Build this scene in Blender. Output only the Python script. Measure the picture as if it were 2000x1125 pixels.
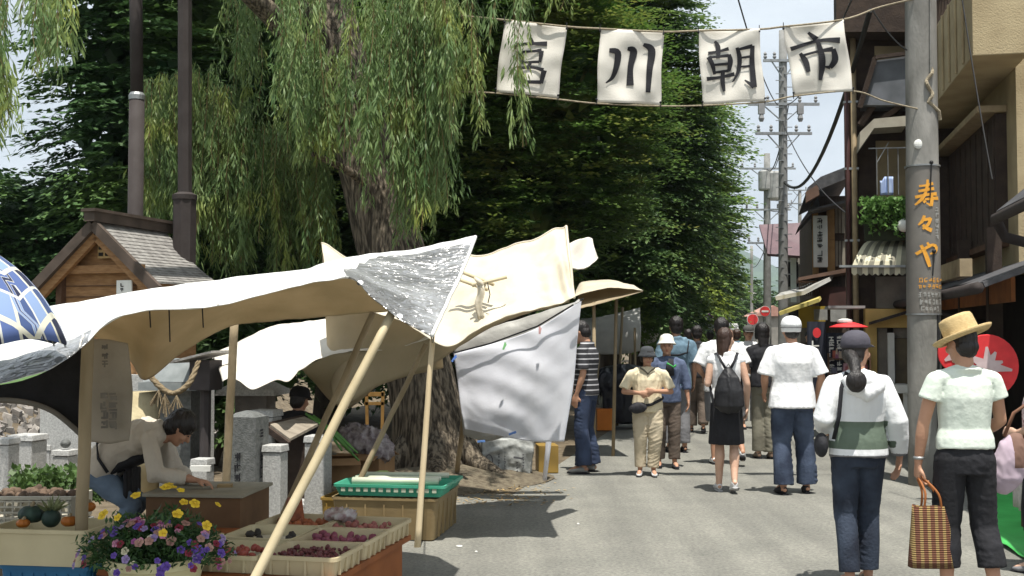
import bpy, math, random
import numpy as np
from mathutils import Vector, Matrix, Euler, noise
for _o in list(bpy.data.objects): bpy.data.objects.remove(_o)
SC = bpy.context.scene
COL = SC.collection
RN = random.Random(11)
# ------------------------------------------------------------------ camera
FPX = 2200.0; EYE = 1.55; PIT = math.atan(87.5/FPX)
cam = bpy.data.cameras.new('camera'); cam.lens = 36*FPX/2000; cam.sensor_width = 36
cam.clip_start = .05; cam.clip_end = 9000
camo = bpy.data.objects.new('camera', cam); COL.objects.link(camo)
camo.location = (0, 0, EYE); camo.rotation_euler = (math.pi/2+PIT, 0, 0)
SC.camera = camo
# ------------------------------------------------------------------ light
SUN = Vector((0.06, -0.27, 1)).normalized()
elev = math.asin(SUN.z); azim = math.atan2(SUN.x, SUN.y)
w = bpy.data.worlds.new('World'); SC.world = w; w.use_nodes = True
nt = w.node_tree; nt.nodes.clear()
def wn(t, **k):
    n = nt.nodes.new(t)
    for a, b in k.items(): setattr(n, a, b)
    return n
sky = wn('ShaderNodeTexSky', sky_type='NISHITA', sun_disc=False)
sky.sun_elevation = elev; sky.sun_rotation = azim; sky.air_density = 1.0; sky.dust_density = 2.0
tc = wn('ShaderNodeTexCoord'); mp = wn('ShaderNodeMapping'); mp.inputs['Scale'].default_value = (1.2, 1.2, 3.0)
nz = wn('ShaderNodeTexNoise'); nz.inputs['Scale'].default_value = 2.2; nz.inputs['Detail'].default_value = 7
nz.inputs['Roughness'].default_value = .55
cr = wn('ShaderNodeValToRGB'); cr.color_ramp.elements[0].position = .33; cr.color_ramp.elements[1].position = .62
cr.color_ramp.elements[0].color = (.5, .5, .5, 1); cr.color_ramp.elements[1].color = (.92, .92, .92, 1)
mx = wn('ShaderNodeMix', data_type='RGBA'); mx.inputs[7].default_value = (11.5, 12.6, 13.4, 1)
bg = wn('ShaderNodeBackground'); bg.inputs[1].default_value = .058
out = wn('ShaderNodeOutputWorld')
L = nt.links.new
L(tc.outputs['Generated'], mp.inputs[0]); L(mp.outputs[0], nz.inputs[0]); L(nz.outputs[0], cr.inputs[0])
L(cr.outputs[0], mx.inputs[0]); L(sky.outputs[0], mx.inputs[6]); L(mx.outputs[2], bg.inputs[0]); L(bg.outputs[0], out.inputs[0])
sl = bpy.data.lights.new('sun', 'SUN'); sl.energy = 5.0; sl.angle = math.radians(.6); sl.color = (1, .955, .88)
so = bpy.data.objects.new('sun', sl); COL.objects.link(so)
so.rotation_euler = SUN.to_track_quat('Z', 'Y').to_euler(); so.location = (0, 0, 30)
SC.view_settings.view_transform = 'Standard'; SC.view_settings.look = 'None'
SC.view_settings.exposure = 0.55; SC.view_settings.gamma = 1
SC.cycles.max_bounces = 6; SC.cycles.diffuse_bounces = 3; SC.cycles.transparent_max_bounces = 6
SC.cycles.use_denoising = True
# ------------------------------------------------------------------ helpers
def W(px, py, Y):
    u = (px-1000)/FPX; v = (562.5-py)/FPX; c = math.cos(PIT); s = math.sin(PIT)
    t = Y/(c-v*s)
    return Vector((u*t, Y, EYE+t*(s+v*c)))
def G(px, py, z=0.0):
    u = (px-1000)/FPX; v = (562.5-py)/FPX; c = math.cos(PIT); s = math.sin(PIT)
    t = (z-EYE)/(s+v*c)
    return Vector((u*t, t*(c-v*s), z))
TH = math.radians(12.3); ct, st = math.cos(TH), math.sin(TH)
def S(e, l, z=0.0): return Vector((e*ct+l*st, -e*st+l*ct, z))      # e to the right of the street axis, l along it
SROT = -TH
def tag(o, label=None, cat=None, group=None, kind=None):
    if label: o['label'] = label
    if cat: o['category'] = cat
    if group: o['group'] = group
    if kind: o['kind'] = kind
    return o
def empty(name, loc=(0, 0, 0), label=None, cat=None, group=None, rz=0):
    o = bpy.data.objects.new(name, None); COL.objects.link(o); o.location = loc; o.rotation_euler = (0, 0, rz)
    o.empty_display_size = .1
    return tag(o, label, cat, group)
def base_of(p):
    v = Vector((0, 0, 0))
    while p is not None: v = v+p.location; p = p.parent
    return v
def children(o): return [c for c in COL.objects if c.parent == o]
def copy_tree(o, parent=None):
    c = o.copy(); COL.objects.link(c)
    if parent: c.parent = parent
    for ch in children(o): copy_tree(ch, c)
    return c
def crm(pts, n):
    """resample control points (tuples) by Catmull-Rom, n samples"""
    P = [np.array(p, float) for p in pts]; m = len(P)
    out = []
    for i in range(n):
        t = i/(n-1)*(m-1); k = min(int(t), m-2); f = t-k
        p0 = P[max(k-1, 0)]; p1 = P[k]; p2 = P[k+1]; p3 = P[min(k+2, m-1)]
        out.append(.5*((2*p1)+(-p0+p2)*f+(2*p0-5*p1+4*p2-p3)*f*f+(-p0+3*p1-3*p2+p3)*f**3))
    return out
def nse(x, y, z, s=1.0): return noise.noise(Vector((x*s, y*s, z*s)))
class MB:
    def __init__(s): s.V = []; s.F = []; s.M = []
    def add(s, vs, fs, mi=0):
        b = len(s.V); s.V += [Vector(v) for v in vs]
        for f in fs: s.F.append([b+i for i in f]); s.M.append(mi)
        return s
    def box(s, c, sz, rot=None, mi=0, top=None):
        """top: (sx, sy) scale of the top face"""
        c = Vector(c); x, y, z = [q/2 for q in sz]; tx, ty = top or (1, 1)
        vs = [(-x, -y, -z), (x, -y, -z), (x, y, -z), (-x, y, -z), (-x*tx, -y*ty, z), (x*tx, -y*ty, z), (x*tx, y*ty, z), (-x*tx, y*ty, z)]
        if rot is None: m = Matrix()
        elif isinstance(rot, (int, float)): m = Matrix.Rotation(rot, 3, 'Z')
        else: m = rot
        if len(m) == 4: m = m.to_3x3()
        return s.add([c+m @ Vector(v) for v in vs], [(0, 3, 2, 1), (4, 5, 6, 7), (0, 1, 5, 4), (1, 2, 6, 5), (2, 3, 7, 6), (3, 0, 4, 7)], mi)
    def beam(s, a, b, wd, ht, mi=0):
        a = Vector(a); b = Vector(b); d = b-a; L_ = d.length; d.normalize()
        up = Vector((0, 0, 1)) if abs(d.z) < .95 else Vector((0, 1, 0))
        sx = d.cross(up).normalized(); uz = sx.cross(d)
        m = Matrix((sx, d, uz)).transposed()
        return s.box((a+b)/2, (wd, L_, ht), m, mi)
    def tube(s, pts, r, n=8, right=None, mi=0, cap=True):
        """r: scalar, list of scalars or list of (rx, ry); right: fixed sideways vector for elliptical sections"""
        P = [Vector(p) for p in pts]; m = len(P)
        if not isinstance(r, (list, tuple)): r = [r]*m
        r = [(q, q) if not isinstance(q, (list, tuple)) else q for q in r]
        vs = []; prev = None
        for i in range(m):
            t = (P[min(i+1, m-1)]-P[max(i-1, 0)])
            if t.length < 1e-9: t = Vector((0, 0, 1))
            t.normalize()
            if right is not None: x = Vector(right)-t*Vector(right).dot(t)
            elif prev is None: x = t.orthogonal()
            else: x = prev-t*prev.dot(t)
            if x.length < 1e-6: x = t.orthogonal()
            x.normalize(); prev = x; y = t.cross(x)
            for k in range(n):
                a = 2*math.pi*k/n
                vs.append(P[i]+x*math.cos(a)*r[i][0]+y*math.sin(a)*r[i][1])
        fs = []
        for i in range(m-1):
            for k in range(n):
                k2 = (k+1) % n; fs.append((i*n+k, i*n+k2, (i+1)*n+k2, (i+1)*n+k))
        if cap: fs.append(tuple(reversed(range(n)))); fs.append(tuple((m-1)*n+k for k in range(n)))
        return s.add(vs, fs, mi)
    def caps(s, a, b, ra, rb, n=10, right=None, mi=0, seg=3):
        """tapered capsule"""
        a = Vector(a); b = Vector(b); d = (b-a).normalized(); P = []; Rr = []
        ra = ra if isinstance(ra, tuple) else (ra, ra); rb = rb if isinstance(rb, tuple) else (rb, rb)
        for k in range(seg):
            q = (1-k/seg)*math.pi/2; P.append(a-d*math.sin(q)*min(ra)); Rr.append((ra[0]*max(math.cos(q), .05), ra[1]*max(math.cos(q), .05)))
        P.append(a); Rr.append(ra); P.append(b); Rr.append(rb)
        for k in range(1, seg+1):
            q = k/seg*math.pi/2; P.append(b+d*math.sin(q)*min(rb)); Rr.append((rb[0]*max(math.cos(q), .05), rb[1]*max(math.cos(q), .05)))
        return s.tube(P, Rr, n, right, mi)
    def chain(s, pts, rs, n=10, mi=0, right=None):
        for i in range(len(pts)-1): s.caps(pts[i], pts[i+1], rs[i], rs[i+1], n, right, mi)
        return s
    def lathe(s, c, prof, n=24, mi=0, m=None, sx=1, sy=1):
        c = Vector(c); vs = []
        for (r, z) in prof:
            for k in range(n):
                a = 2*math.pi*k/n; v = Vector((r*math.cos(a)*sx, r*math.sin(a)*sy, z))
                vs.append(c+(m @ v if m is not None else v))
        fs = []
        for i in range(len(prof)-1):
            for k in range(n):
                k2 = (k+1) % n; fs.append((i*n+k, i*n+k2, (i+1)*n+k2, (i+1)*n+k))
        fs.append(tuple(reversed(range(n)))); fs.append(tuple((len(prof)-1)*n+k for k in range(n)))
        return s.add(vs, fs, mi)
    def ell(s, c, r, n=12, m=8, rot=None, mi=0):
        c = Vector(c); vs = []; R3 = rot
        for i in range(m+1):
            p = -math.pi/2+math.pi*i/m; cc = max(math.cos(p), .02)
            for k in range(n):
                a = 2*math.pi*k/n; v = Vector((r[0]*cc*math.cos(a), r[1]*cc*math.sin(a), r[2]*math.sin(p)))
                vs.append(c+(R3 @ v if R3 is not None else v))
        fs = []
        for i in range(m):
            for k in range(n):
                k2 = (k+1) % n; fs.append((i*n+k, i*n+k2, (i+1)*n+k2, (i+1)*n+k))
        fs.append(tuple(reversed(range(n)))); fs.append(tuple(m*n+k for k in range(n)))
        return s.add(vs, fs, mi)
    def grid(s, P, mi=0, mfun=None):
        nr = len(P); nc = len(P[0]); vs = [p for row in P for p in row]; b = len(s.V)
        s.V += [Vector(v) for v in vs]
        for i in range(nr-1):
            for j in range(nc-1):
                s.F.append([b+i*nc+j, b+i*nc+j+1, b+(i+1)*nc+j+1, b+(i+1)*nc+j]); s.M.append(mfun(i, j) if mfun else mi)
        return s
    def prism(s, poly, a, b, mi=0):
        """poly: list of 3D points, extruded by vector from a to b (vectors added)"""
        a = Vector(a); b = Vector(b); n = len(poly)
        vs = [Vector(p)+a for p in poly]+[Vector(p)+b for p in poly]
        fs = [tuple(reversed(range(n))), tuple(range(n, 2*n))]+[(k, (k+1) % n, n+(k+1) % n, n+k) for k in range(n)]
        return s.add(vs, fs, mi)
    def build(s, name, mat, parent=None, smooth=False, bevel=0, solid=0, sub=0):
        base = base_of(parent)
        me = bpy.data.meshes.new(name)
        me.from_pydata([tuple(v-base) for v in s.V], [], s.F); me.validate()
        mats = mat if isinstance(mat, (list, tuple)) else [mat]
        for m_ in mats: me.materials.append(m_)
        if len(mats) > 1 and len(me.polygons) == len(s.M): me.polygons.foreach_set('material_index', s.M)
        if smooth: me.polygons.foreach_set('use_smooth', [True]*len(me.polygons))
        me.update()
        o = bpy.data.objects.new(name, me); COL.objects.link(o)
        if parent: o.parent = parent
        if solid:
            q = o.modifiers.new('s', 'SOLIDIFY'); q.thickness = solid; q.offset = 0
        if bevel:
            q = o.modifiers.new('b', 'BEVEL'); q.width = bevel; q.segments = 2; q.limit_method = 'ANGLE'; q.angle_limit = math.radians(40)
        if sub:
            q = o.modifiers.new('u', 'SUBSURF'); q.levels = sub; q.render_levels = sub
        return o
    def build_split(s, name, mat, parent=None, **k):
        """one object per piece added"""
        # split by connected pieces
        par = list(range(len(s.V)))
        def fd(i):
            while par[i] != i: par[i] = par[par[i]]; i = par[i]
            return i
        for f in s.F:
            a = fd(f[0])
            for q in f[1:]: par[fd(q)] = a
        grp = {}
        for f, m in zip(s.F, s.M): grp.setdefault(fd(f[0]), []).append((f, m))
        out_ = []
        for fs in grp.values():
            ids = sorted({i for f, m in fs for i in f}); mp_ = {i: j for j, i in enumerate(ids)}; b = MB(); b.V = [s.V[i] for i in ids]
            b.F = [[mp_[i] for i in f] for f, m in fs]; b.M = [m for f, m in fs]; out_.append(b.build(name, mat, parent, **k))
        return out_
    def fuse(s, name, mat, parent=None, vox=.01, sm=4, wr=0.0, wsc=8.0, wst=(1, 1, 1), colorfn=None):
        """voxel-join overlapping closed shapes into ONE smooth surface"""
        o = s.build('tmp', mat, None)
        q = o.modifiers.new('r', 'REMESH'); q.mode = 'VOXEL'; q.voxel_size = vox; q.use_smooth_shade = True
        if sm:
            q = o.modifiers.new('m', 'SMOOTH'); q.factor = .5; q.iterations = sm
        dg = bpy.context.evaluated_depsgraph_get(); me = bpy.data.meshes.new_from_object(o.evaluated_get(dg))
        bpy.data.objects.remove(o); me.name = name
        n = len(me.vertices); co = np.empty(n*3); me.vertices.foreach_get('co', co); co = co.reshape(-1, 3)
        if wr:
            nr = np.empty(n*3); me.vertices.foreach_get('normal', nr); nr = nr.reshape(-1, 3)
            d = np.array([noise.noise(Vector((c[0]*wsc*wst[0], c[1]*wsc*wst[1], c[2]*wsc*wst[2]+parent.location.x*7 if parent else 0))) for c in co])
            d2 = np.array([noise.noise(Vector((c[0]*wsc*2.3*wst[0]+9, c[1]*wsc*2.3*wst[1], c[2]*wsc*2.0*wst[2]+c[0]*wsc*1.5))) for c in co])
            d = (1-2.4*np.abs(d))-.5+.28*((1-2.4*np.abs(d2))-.5)
            d = np.maximum(d, -.22); co = co+nr*(d*wr)[:, None]
        b = base_of(parent); co = co-np.array(b)
        me.vertices.foreach_set('co', co.ravel())
        me.polygons.foreach_set('use_smooth', [True]*len(me.polygons))
        me.materials.clear()
        for m_ in (mat if isinstance(mat, (list, tuple)) else [mat]): me.materials.append(m_)
        if colorfn is not None:
            cen = np.empty(len(me.polygons)*3); me.polygons.foreach_get('center', cen); cen = cen.reshape(-1, 3)+np.array(b)
            me.polygons.foreach_set('material_index', [int(colorfn(c)) for c in cen])
        else: me.polygons.foreach_set('material_index', [0]*len(me.polygons))
        me.update()
        o = bpy.data.objects.new(name, me); COL.objects.link(o)
        if parent: o.parent = parent
        return o
# ------------------------------------------------------------------ materials
_MC = {}
def mat(name, c1, c2=None, sc=6.0, rough=.8, bump=.0, bs=30.0, metal=0, detail=4, spec=.3, stretch=(1, 1, 1), emis=None, transl=0, lo=.35, hi=.65, alpha=None):
    if name in _MC: return _MC[name]
    m = bpy.data.materials.new(name); m.use_nodes = True; t = m.node_tree; p = t.nodes['Principled BSDF']
    p.inputs['Roughness'].default_value = rough; p.inputs['Metallic'].default_value = metal
    p.inputs['Specular IOR Level'].default_value = spec
    p.inputs['Base Color'].default_value = (*c1, 1)
    l = t.links.new
    tc = t.nodes.new('ShaderNodeTexCoord'); mp = t.nodes.new('ShaderNodeMapping'); mp.inputs['Scale'].default_value = stretch
    l(tc.outputs['Object'], mp.inputs[0])
    if c2 is None: c2 = tuple(x*.78 for x in c1)
    n = t.nodes.new('ShaderNodeTexNoise'); n.inputs['Scale'].default_value = sc; n.inputs['Detail'].default_value = detail
    l(mp.outputs[0], n.inputs[0])
    r = t.nodes.new('ShaderNodeValToRGB'); r.color_ramp.elements[0].position = lo; r.color_ramp.elements[1].position = hi
    r.color_ramp.elements[0].color = (*c2, 1); r.color_ramp.elements[1].color = (*c1, 1)
    l(n.outputs[0], r.inputs[0]); l(r.outputs[0], p.inputs['Base Color'])
    if bump:
        n2 = t.nodes.new('ShaderNodeTexNoise'); n2.inputs['Scale'].default_value = bs; n2.inputs['Detail'].default_value = 5
        l(mp.outputs[0], n2.inputs[0])
        b = t.nodes.new('ShaderNodeBump'); b.inputs['Strength'].default_value = min(bump, 1); b.inputs['Distance'].default_value = .02*max(1, bump)
        l(n2.outputs[0], b.inputs['Height']); l(b.outputs[0], p.inputs['Normal'])
    if transl:
        tr = t.nodes.new('ShaderNodeBsdfTranslucent'); ms = t.nodes.new('ShaderNodeMixShader'); ms.inputs[0].default_value = transl
        l(r.outputs[0], tr.inputs[0]); o = t.nodes['Material Output']
        l(p.outputs[0], ms.inputs[1]); l(tr.outputs[0], ms.inputs[2]); l(ms.outputs[0], o.inputs[0])
    _MC[name] = m
    return m
def leafmat(name, c1, c2, c3, transl=.3, sc=.7):
    """per leaf random attribute mixes c1..c2, a large noise drifts towards c3 (young growth, brightened to carry sunlit highlights)"""
    m = bpy.data.materials.new(name); m.use_nodes = True; t = m.node_tree; p = t.nodes['Principled BSDF']; l = t.links.new
    p.inputs['Roughness'].default_value = .5; p.inputs['Specular IOR Level'].default_value = .35
    a = t.nodes.new('ShaderNodeAttribute'); a.attribute_name = 'rnd'
    mx = t.nodes.new('ShaderNodeMix'); mx.data_type = 'RGBA'; mx.inputs[6].default_value = (*c1, 1); mx.inputs[7].default_value = (*c2, 1)
    l(a.outputs['Fac'], mx.inputs[0])
    tc = t.nodes.new('ShaderNodeTexCoord'); n = t.nodes.new('ShaderNodeTexNoise'); n.inputs['Scale'].default_value = sc; n.inputs['Detail'].default_value = 3
    l(tc.outputs['Object'], n.inputs[0])
    r = t.nodes.new('ShaderNodeValToRGB'); r.color_ramp.elements[0].position = .5; r.color_ramp.elements[1].position = .72
    l(n.outputs[0], r.inputs[0])
    m2 = t.nodes.new('ShaderNodeMix'); m2.data_type = 'RGBA'; l(r.outputs[0], m2.inputs[0]); l(mx.outputs[2], m2.inputs[6]); m2.inputs[7].default_value = (*c3, 1)
    l(m2.outputs[2], p.inputs['Base Color'])
    tr = t.nodes.new('ShaderNodeBsdfTranslucent'); ms = t.nodes.new('ShaderNodeMixShader'); ms.inputs[0].default_value = transl
    l(m2.outputs[2], tr.inputs[0]); l(p.outputs[0], ms.inputs[1]); l(tr.outputs[0], ms.inputs[2]); l(ms.outputs[0], t.nodes['Material Output'].inputs[0])
    return m
def leaf_mesh(name, C, D, Nn, ln, wd, m, parent=None, rnd=None, stuff=False):
    """C centres, D directions, Nn rough normals (N x 3 arrays), ln/wd arrays: one diamond leaf each, ONE mesh"""
    C = np.asarray(C, float); D = np.asarray(D, float); Nn = np.asarray(Nn, float); N = len(C)
    D /= np.linalg.norm(D, axis=1)[:, None]+1e-9
    Sd = np.cross(D, Nn); Sd /= np.linalg.norm(Sd, axis=1)[:, None]+1e-9
    ln = np.asarray(ln)[:, None]; wd = np.asarray(wd)[:, None]
    V = np.empty((N, 4, 3)); V[:, 0] = C-D*ln*.5; V[:, 1] = C+Sd*wd*.5-D*ln*.08; V[:, 2] = C+D*ln*.5; V[:, 3] = C-Sd*wd*.5-D*ln*.08
    V -= np.array(base_of(parent))
    me = bpy.data.meshes.new(name); me.vertices.add(N*4); me.vertices.foreach_set('co', V.ravel())
    me.loops.add(N*4); me.loops.foreach_set('vertex_index', np.arange(N*4, dtype=np.int32))
    me.polygons.add(N); me.polygons.foreach_set('loop_start', np.arange(0, N*4, 4, dtype=np.int32))
    try: me.polygons.foreach_set('loop_total', np.full(N, 4, dtype=np.int32))
    except Exception: pass
    at = me.attributes.new('rnd', 'FLOAT', 'FACE'); at.data.foreach_set('value', np.asarray(rnd if rnd is not None else np.random.rand(N), dtype=np.float32))
    me.materials.append(m); me.update(); me.validate()
    o = bpy.data.objects.new(name, me); COL.objects.link(o)
    if parent: o.parent = parent
    return o
def text_mb(txt, h, tf, extr=0.0, thick=0.0):
    """glyph outline mesh; tf maps (x, y) in metres to a 3D point"""
    cu = bpy.data.curves.new('t', 'FONT'); cu.body = txt; cu.size = h; cu.align_x = 'CENTER'; cu.align_y = 'CENTER'; cu.offset = thick
    cu.resolution_u = 3
    o = bpy.data.objects.new('t', cu); COL.objects.link(o)
    dg = bpy.context.evaluated_depsgraph_get(); me = bpy.data.meshes.new_from_object(o.evaluated_get(dg))
    bpy.data.objects.remove(o)
    mb = MB(); mb.add([tf(v.co.x, v.co.y) for v in me.vertices], [tuple(p.vertices) for p in me.polygons])
    return mb
_LIFT = [0]
def stroke(mb, pts, wds, tf, n=10, mi=0):
    """brush stroke: polyline with widths -> ribbon through tf(x, y)"""
    q = crm([(p[0], p[1], w_) for p, w_ in zip(pts, wds)], n); L_ = []; R_ = []
    for i, p in enumerate(q):
        a = q[max(i-1, 0)]; b = q[min(i+1, n-1)]; d = np.array((b[0]-a[0], b[1]-a[1])); d /= np.linalg.norm(d)+1e-9
        nx, ny = -d[1]*p[2]/2, d[0]*p[2]/2
        L_.append(tf(p[0]+nx, p[1]+ny)); R_.append(tf(p[0]-nx, p[1]-ny))
    e = abs(q[0][2])*.3+1e-4; x0, y0 = q[n//2][0], q[n//2][1]; a = tf(x0, y0); nn = (tf(x0+e, y0)-a).cross(tf(x0, y0+e)-a)
    if nn.length > 1e-12:                         # crossing strokes lie one above the other
        nn.normalize(); nn = -nn if nn.dot(a-Vector((0, 0, EYE))) > 0 else nn
        _LIFT[0] = (_LIFT[0]+1) % 9; nn = nn*(.0006*_LIFT[0]); L_ = [p+nn for p in L_]; R_ = [p+nn for p in R_]
    mb.grid([L_, R_], mi)
def glyphs(mb, x0, y0, cw, chh, n, tf, seed, vertical=True, wd=.14):
    """small unreadable writing: clusters of short strokes in n character cells"""
    r = random.Random(seed)
    for k in range(n):
        cx = x0+(0 if vertical else k*cw*1.15); cy = y0+(k*chh*1.15 if vertical else 0)
        for q in range(r.randint(4, 6)):
            if r.random() < .55:
                yy = cy+chh*r.choice((.1, .3, .5, .7, .9)); a = r.uniform(.02, .25); b = r.uniform(.75, .98)
                stroke(mb, [(cx+cw*a, yy), (cx+cw*b, yy-chh*.03)], [cw*wd]*2, tf, 2)
            else:
                xx = cx+cw*r.choice((.2, .5, .8)); a = r.uniform(0, .3); b = r.uniform(.6, 1)
                stroke(mb, [(xx, cy+chh*a), (xx, cy+chh*b)], [cw*wd*1.1]*2, tf, 2)
# ------------------------------------------------------------------ palette
ASPH = mat('asphalt', (.236, .235, .212), (.195, .196, .178), 1.6, .92, .5, 160, detail=9)
_t = ASPH.node_tree   # fine aggregate speckle over the large tone drift
_n = _t.nodes.new('ShaderNodeTexNoise'); _n.inputs['Scale'].default_value = 38; _n.inputs['Detail'].default_value = 6; _n.inputs['Roughness'].default_value = .75
_r = _t.nodes.new('ShaderNodeValToRGB'); _r.color_ramp.elements[0].position = .32; _r.color_ramp.elements[1].position = .66
_r.color_ramp.elements[0].color = (.62, .62, .62, 1); _r.color_ramp.elements[1].color = (1.28, 1.26, 1.2, 1)
_m = _t.nodes.new('ShaderNodeMix'); _m.data_type = 'RGBA'; _m.blend_type = 'MULTIPLY'; _m.inputs[0].default_value = 1
_src = [n for n in _t.nodes if n.type == 'VALTORGB'][0]
_t.links.new(_t.nodes['Texture Coordinate'].outputs['Object'], _n.inputs[0]); _t.links.new(_n.outputs[0], _r.inputs[0])
_t.links.new(_src.outputs[0], _m.inputs[6]); _t.links.new(_r.outputs[0], _m.inputs[7]); _t.links.new(_m.outputs[2], _t.nodes['Principled BSDF'].inputs['Base Color'])
DIRT = mat('dirt', (.17, .135, .09), (.09, .07, .045), 5, .95, .8, 40, detail=8)
LITTER = mat('litter', (.17, .145, .10), (.09, .072, .05), 16, .95, .8, 60, detail=8)
GRASS = mat('grass', (.09, .16, .04), (.05, .10, .03), 3, .9, .6, 60)
WATER = mat('water', (.05, .08, .06), (.03, .05, .04), 2, .08, .3, 6, spec=.6)
STONEW = mat('river_stone', (.25, .225, .2), (.14, .13, .12), 3, .9, .6, 30)
GRAN = mat('granite', (.50, .50, .48), (.33, .33, .32), 60, .8, .3, 120, detail=6)
GRAND = mat('granite_dark', (.16, .165, .16), (.10, .105, .10), 30, .75, .3, 80)
CONC = mat('concrete', (.36, .36, .345), (.25, .25, .24), 5, .85, .4, 70, detail=8)
POLEC = mat('pole_concrete', (.30, .29, .265), (.17, .165, .15), 5, .85, .25, 60, detail=9, stretch=(1, 1, .35))
BROWNP = mat('brown_paint', (.045, .037, .035), (.035, .028, .026), 8, .8, .1, 60)
WOOD = mat('warm_wood', (.36, .2, .09), (.25, .13, .055), 9, .75, .3, 50, stretch=(1, 1, 6))
WOODD = mat('dark_wood', (.062, .043, .032), (.038, .026, .02), 7, .8, .3, 40)
WOODM = mat('brown_wood', (.13, .07, .04), (.08, .043, .025), 7, .75, .3, 40)
BAMB = mat('bamboo_pole', (.55, .47, .31), (.40, .33, .2), 4, .6, .15, 40, stretch=(1, 1, .3))
WOODP = mat('weathered_pole', (.34, .27, .17), (.22, .17, .10), 5, .75, .3, 40, stretch=(1, 1, .3))
PLAST = mat('ochre_plaster', (.44, .36, .22), (.34, .27, .16), 2.5, .9, .35, 60, detail=8)
YELW = mat('yellow_wall', (.68, .47, .17), (.54, .37, .12), 3, .85, .2, 50)
WHITEP = mat('white_paint', (.78, .78, .74), (.62, .62, .58), 3, .6, .1, 40)
BLACK = mat('black_cloth', (.012, .012, .014), (.006, .006, .007), 9, .8, .3, 40)
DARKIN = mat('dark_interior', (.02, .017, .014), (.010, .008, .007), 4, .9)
TILE = mat('grey_tile', (.11, .11, .115), (.06, .06, .065), 8, .55, .3, 40)
SHING = mat('cedar_shingle', (.30, .29, .27), (.18, .17, .16), 14, .85, .5, 60, stretch=(.4, 1, 1))
MAROON = mat('maroon_tin', (.13, .075, .085), (.09, .05, .06), 3, .5, .1, 20)
MPIPE = mat('maroon_pipe', (.07, .03, .028), (.05, .022, .02), 6, .5)
OPIPE = mat('ochre_pipe', (.36, .28, .17), (.26, .2, .12), 8, .6)
RED = mat('red_cloth', (.75, .045, .05), (.55, .03, .035), 5, .6)
WIRE = mat('wire', (.02, .02, .02), None, 5, .6)
ROPE = mat('rope', (.36, .31, .22), (.24, .2, .14), 40, .9, .5, 120)
STEEL = mat('galvanised', (.35, .36, .36), (.25, .26, .26), 8, .45, .1, 30, metal=.6)
ORANGEM = mat('orange_print', (.80, .38, .05), (.70, .32, .04), 30, .6)
SIGNG = mat('sign_grey', (.19, .175, .155), (.155, .145, .13), 6, .6)
PRINTW = mat('pale_print', (.42, .42, .40), (.34, .34, .32), 30, .6)
INK = mat('black_ink', (.018, .018, .022), None, 9, .8)
GREENP = mat('green_sheet', (.08, .50, .12), (.06, .4, .09), 3, .5, .2, 20)
GLASS = mat('dark_glass', (.03, .035, .04), (.02, .022, .025), 2, .08, spec=.7)
# ------------------------------------------------------------------ ground, river
def strip(name, e0, e1, l0, l1, z0, z1, m, sub=None, kind='structure'):
    mb = MB(); mb.grid([[S(e0, l0, z0), S(e1, l0, z1)], [S(e0, l1, z0), S(e1, l1, z1)]]); o = mb.build(name, m); return tag(o, kind=kind)
_n3 = _t.nodes.new('ShaderNodeTexNoise'); _n3.inputs['Scale'].default_value = 1; _n3.inputs['Detail'].default_value = 5     # tyre and drain streaks along the street
_mp3 = _t.nodes.new('ShaderNodeMapping'); _mp3.inputs['Rotation'].default_value = (0, 0, TH); _mp3.inputs['Scale'].default_value = (3.2, .22, 1)
_r3 = _t.nodes.new('ShaderNodeValToRGB'); _r3.color_ramp.elements[0].position = .38; _r3.color_ramp.elements[1].position = .60; _r3.color_ramp.elements[0].color = (.84, .84, .85, 1); _r3.color_ramp.elements[1].color = (1.03, 1.03, 1.03, 1)
_m3 = _t.nodes.new('ShaderNodeMix'); _m3.data_type = 'RGBA'; _m3.blend_type = 'MULTIPLY'; _m3.inputs[0].default_value = 1
_t.links.new(_t.nodes['Texture Coordinate'].outputs['Object'], _mp3.inputs[0]); _t.links.new(_mp3.outputs[0], _n3.inputs[0]); _t.links.new(_n3.outputs[0], _r3.inputs[0]); _t.links.new(_m.outputs[2], _m3.inputs[6]); _t.links.new(_r3.outputs[0], _m3.inputs[7]); _t.links.new(_m3.outputs[2], _t.nodes['Principled BSDF'].inputs['Base Color'])
strip('ground', -8.2, 2500, -60, 4000, 0, 0, DIRT)
strip('road', -2.3, 2.6, -30, 900, .004, .004, ASPH)
# widened paved apron: near stalls the asphalt reaches under the tables
strip('paved_apron', -4.2, -2.3, -30, 10.6, .0041, .0041, ASPH)
strip('river_bed', -17.0, -8.2, -60, 2000, -2.6, -2.6, WATER)
strip('river_wall', -8.2, -8.199, -60, 2000, -2.6, 0, GRAN)
strip('river_bank', -21.0, -17.0, -60, 2000, -.35, -2.6, DIRT)
strip('far_field', -2500, -21.0, -60, 4000, -.35, -.35, GRASS)
# loose stones facing the far bank
mb = MB(); r = random.Random(3)
for i in range(2600):
    l = r.uniform(8, 42); f = r.random(); e = -21.0+4.0*f; z = -.35-2.25*f
    p = S(e, l, z); s_ = r.uniform(.12, .3); x = Euler((r.uniform(0, 3), r.uniform(0, 3), r.uniform(0, 3))).to_matrix()
    mb.box(p, (s_*1.5, s_, s_*.7), x, mi=r.choice((0, 0, 1)), top=(.6, .7))
tag(mb.build('bank_stone', [STONEW, mat('pale_stone', (.34, .31, .27), (.22, .2, .18), 4, .9, .5, 40)]), 'grey brown rubble stones facing the far river bank', 'stones', kind='stuff')
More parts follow.
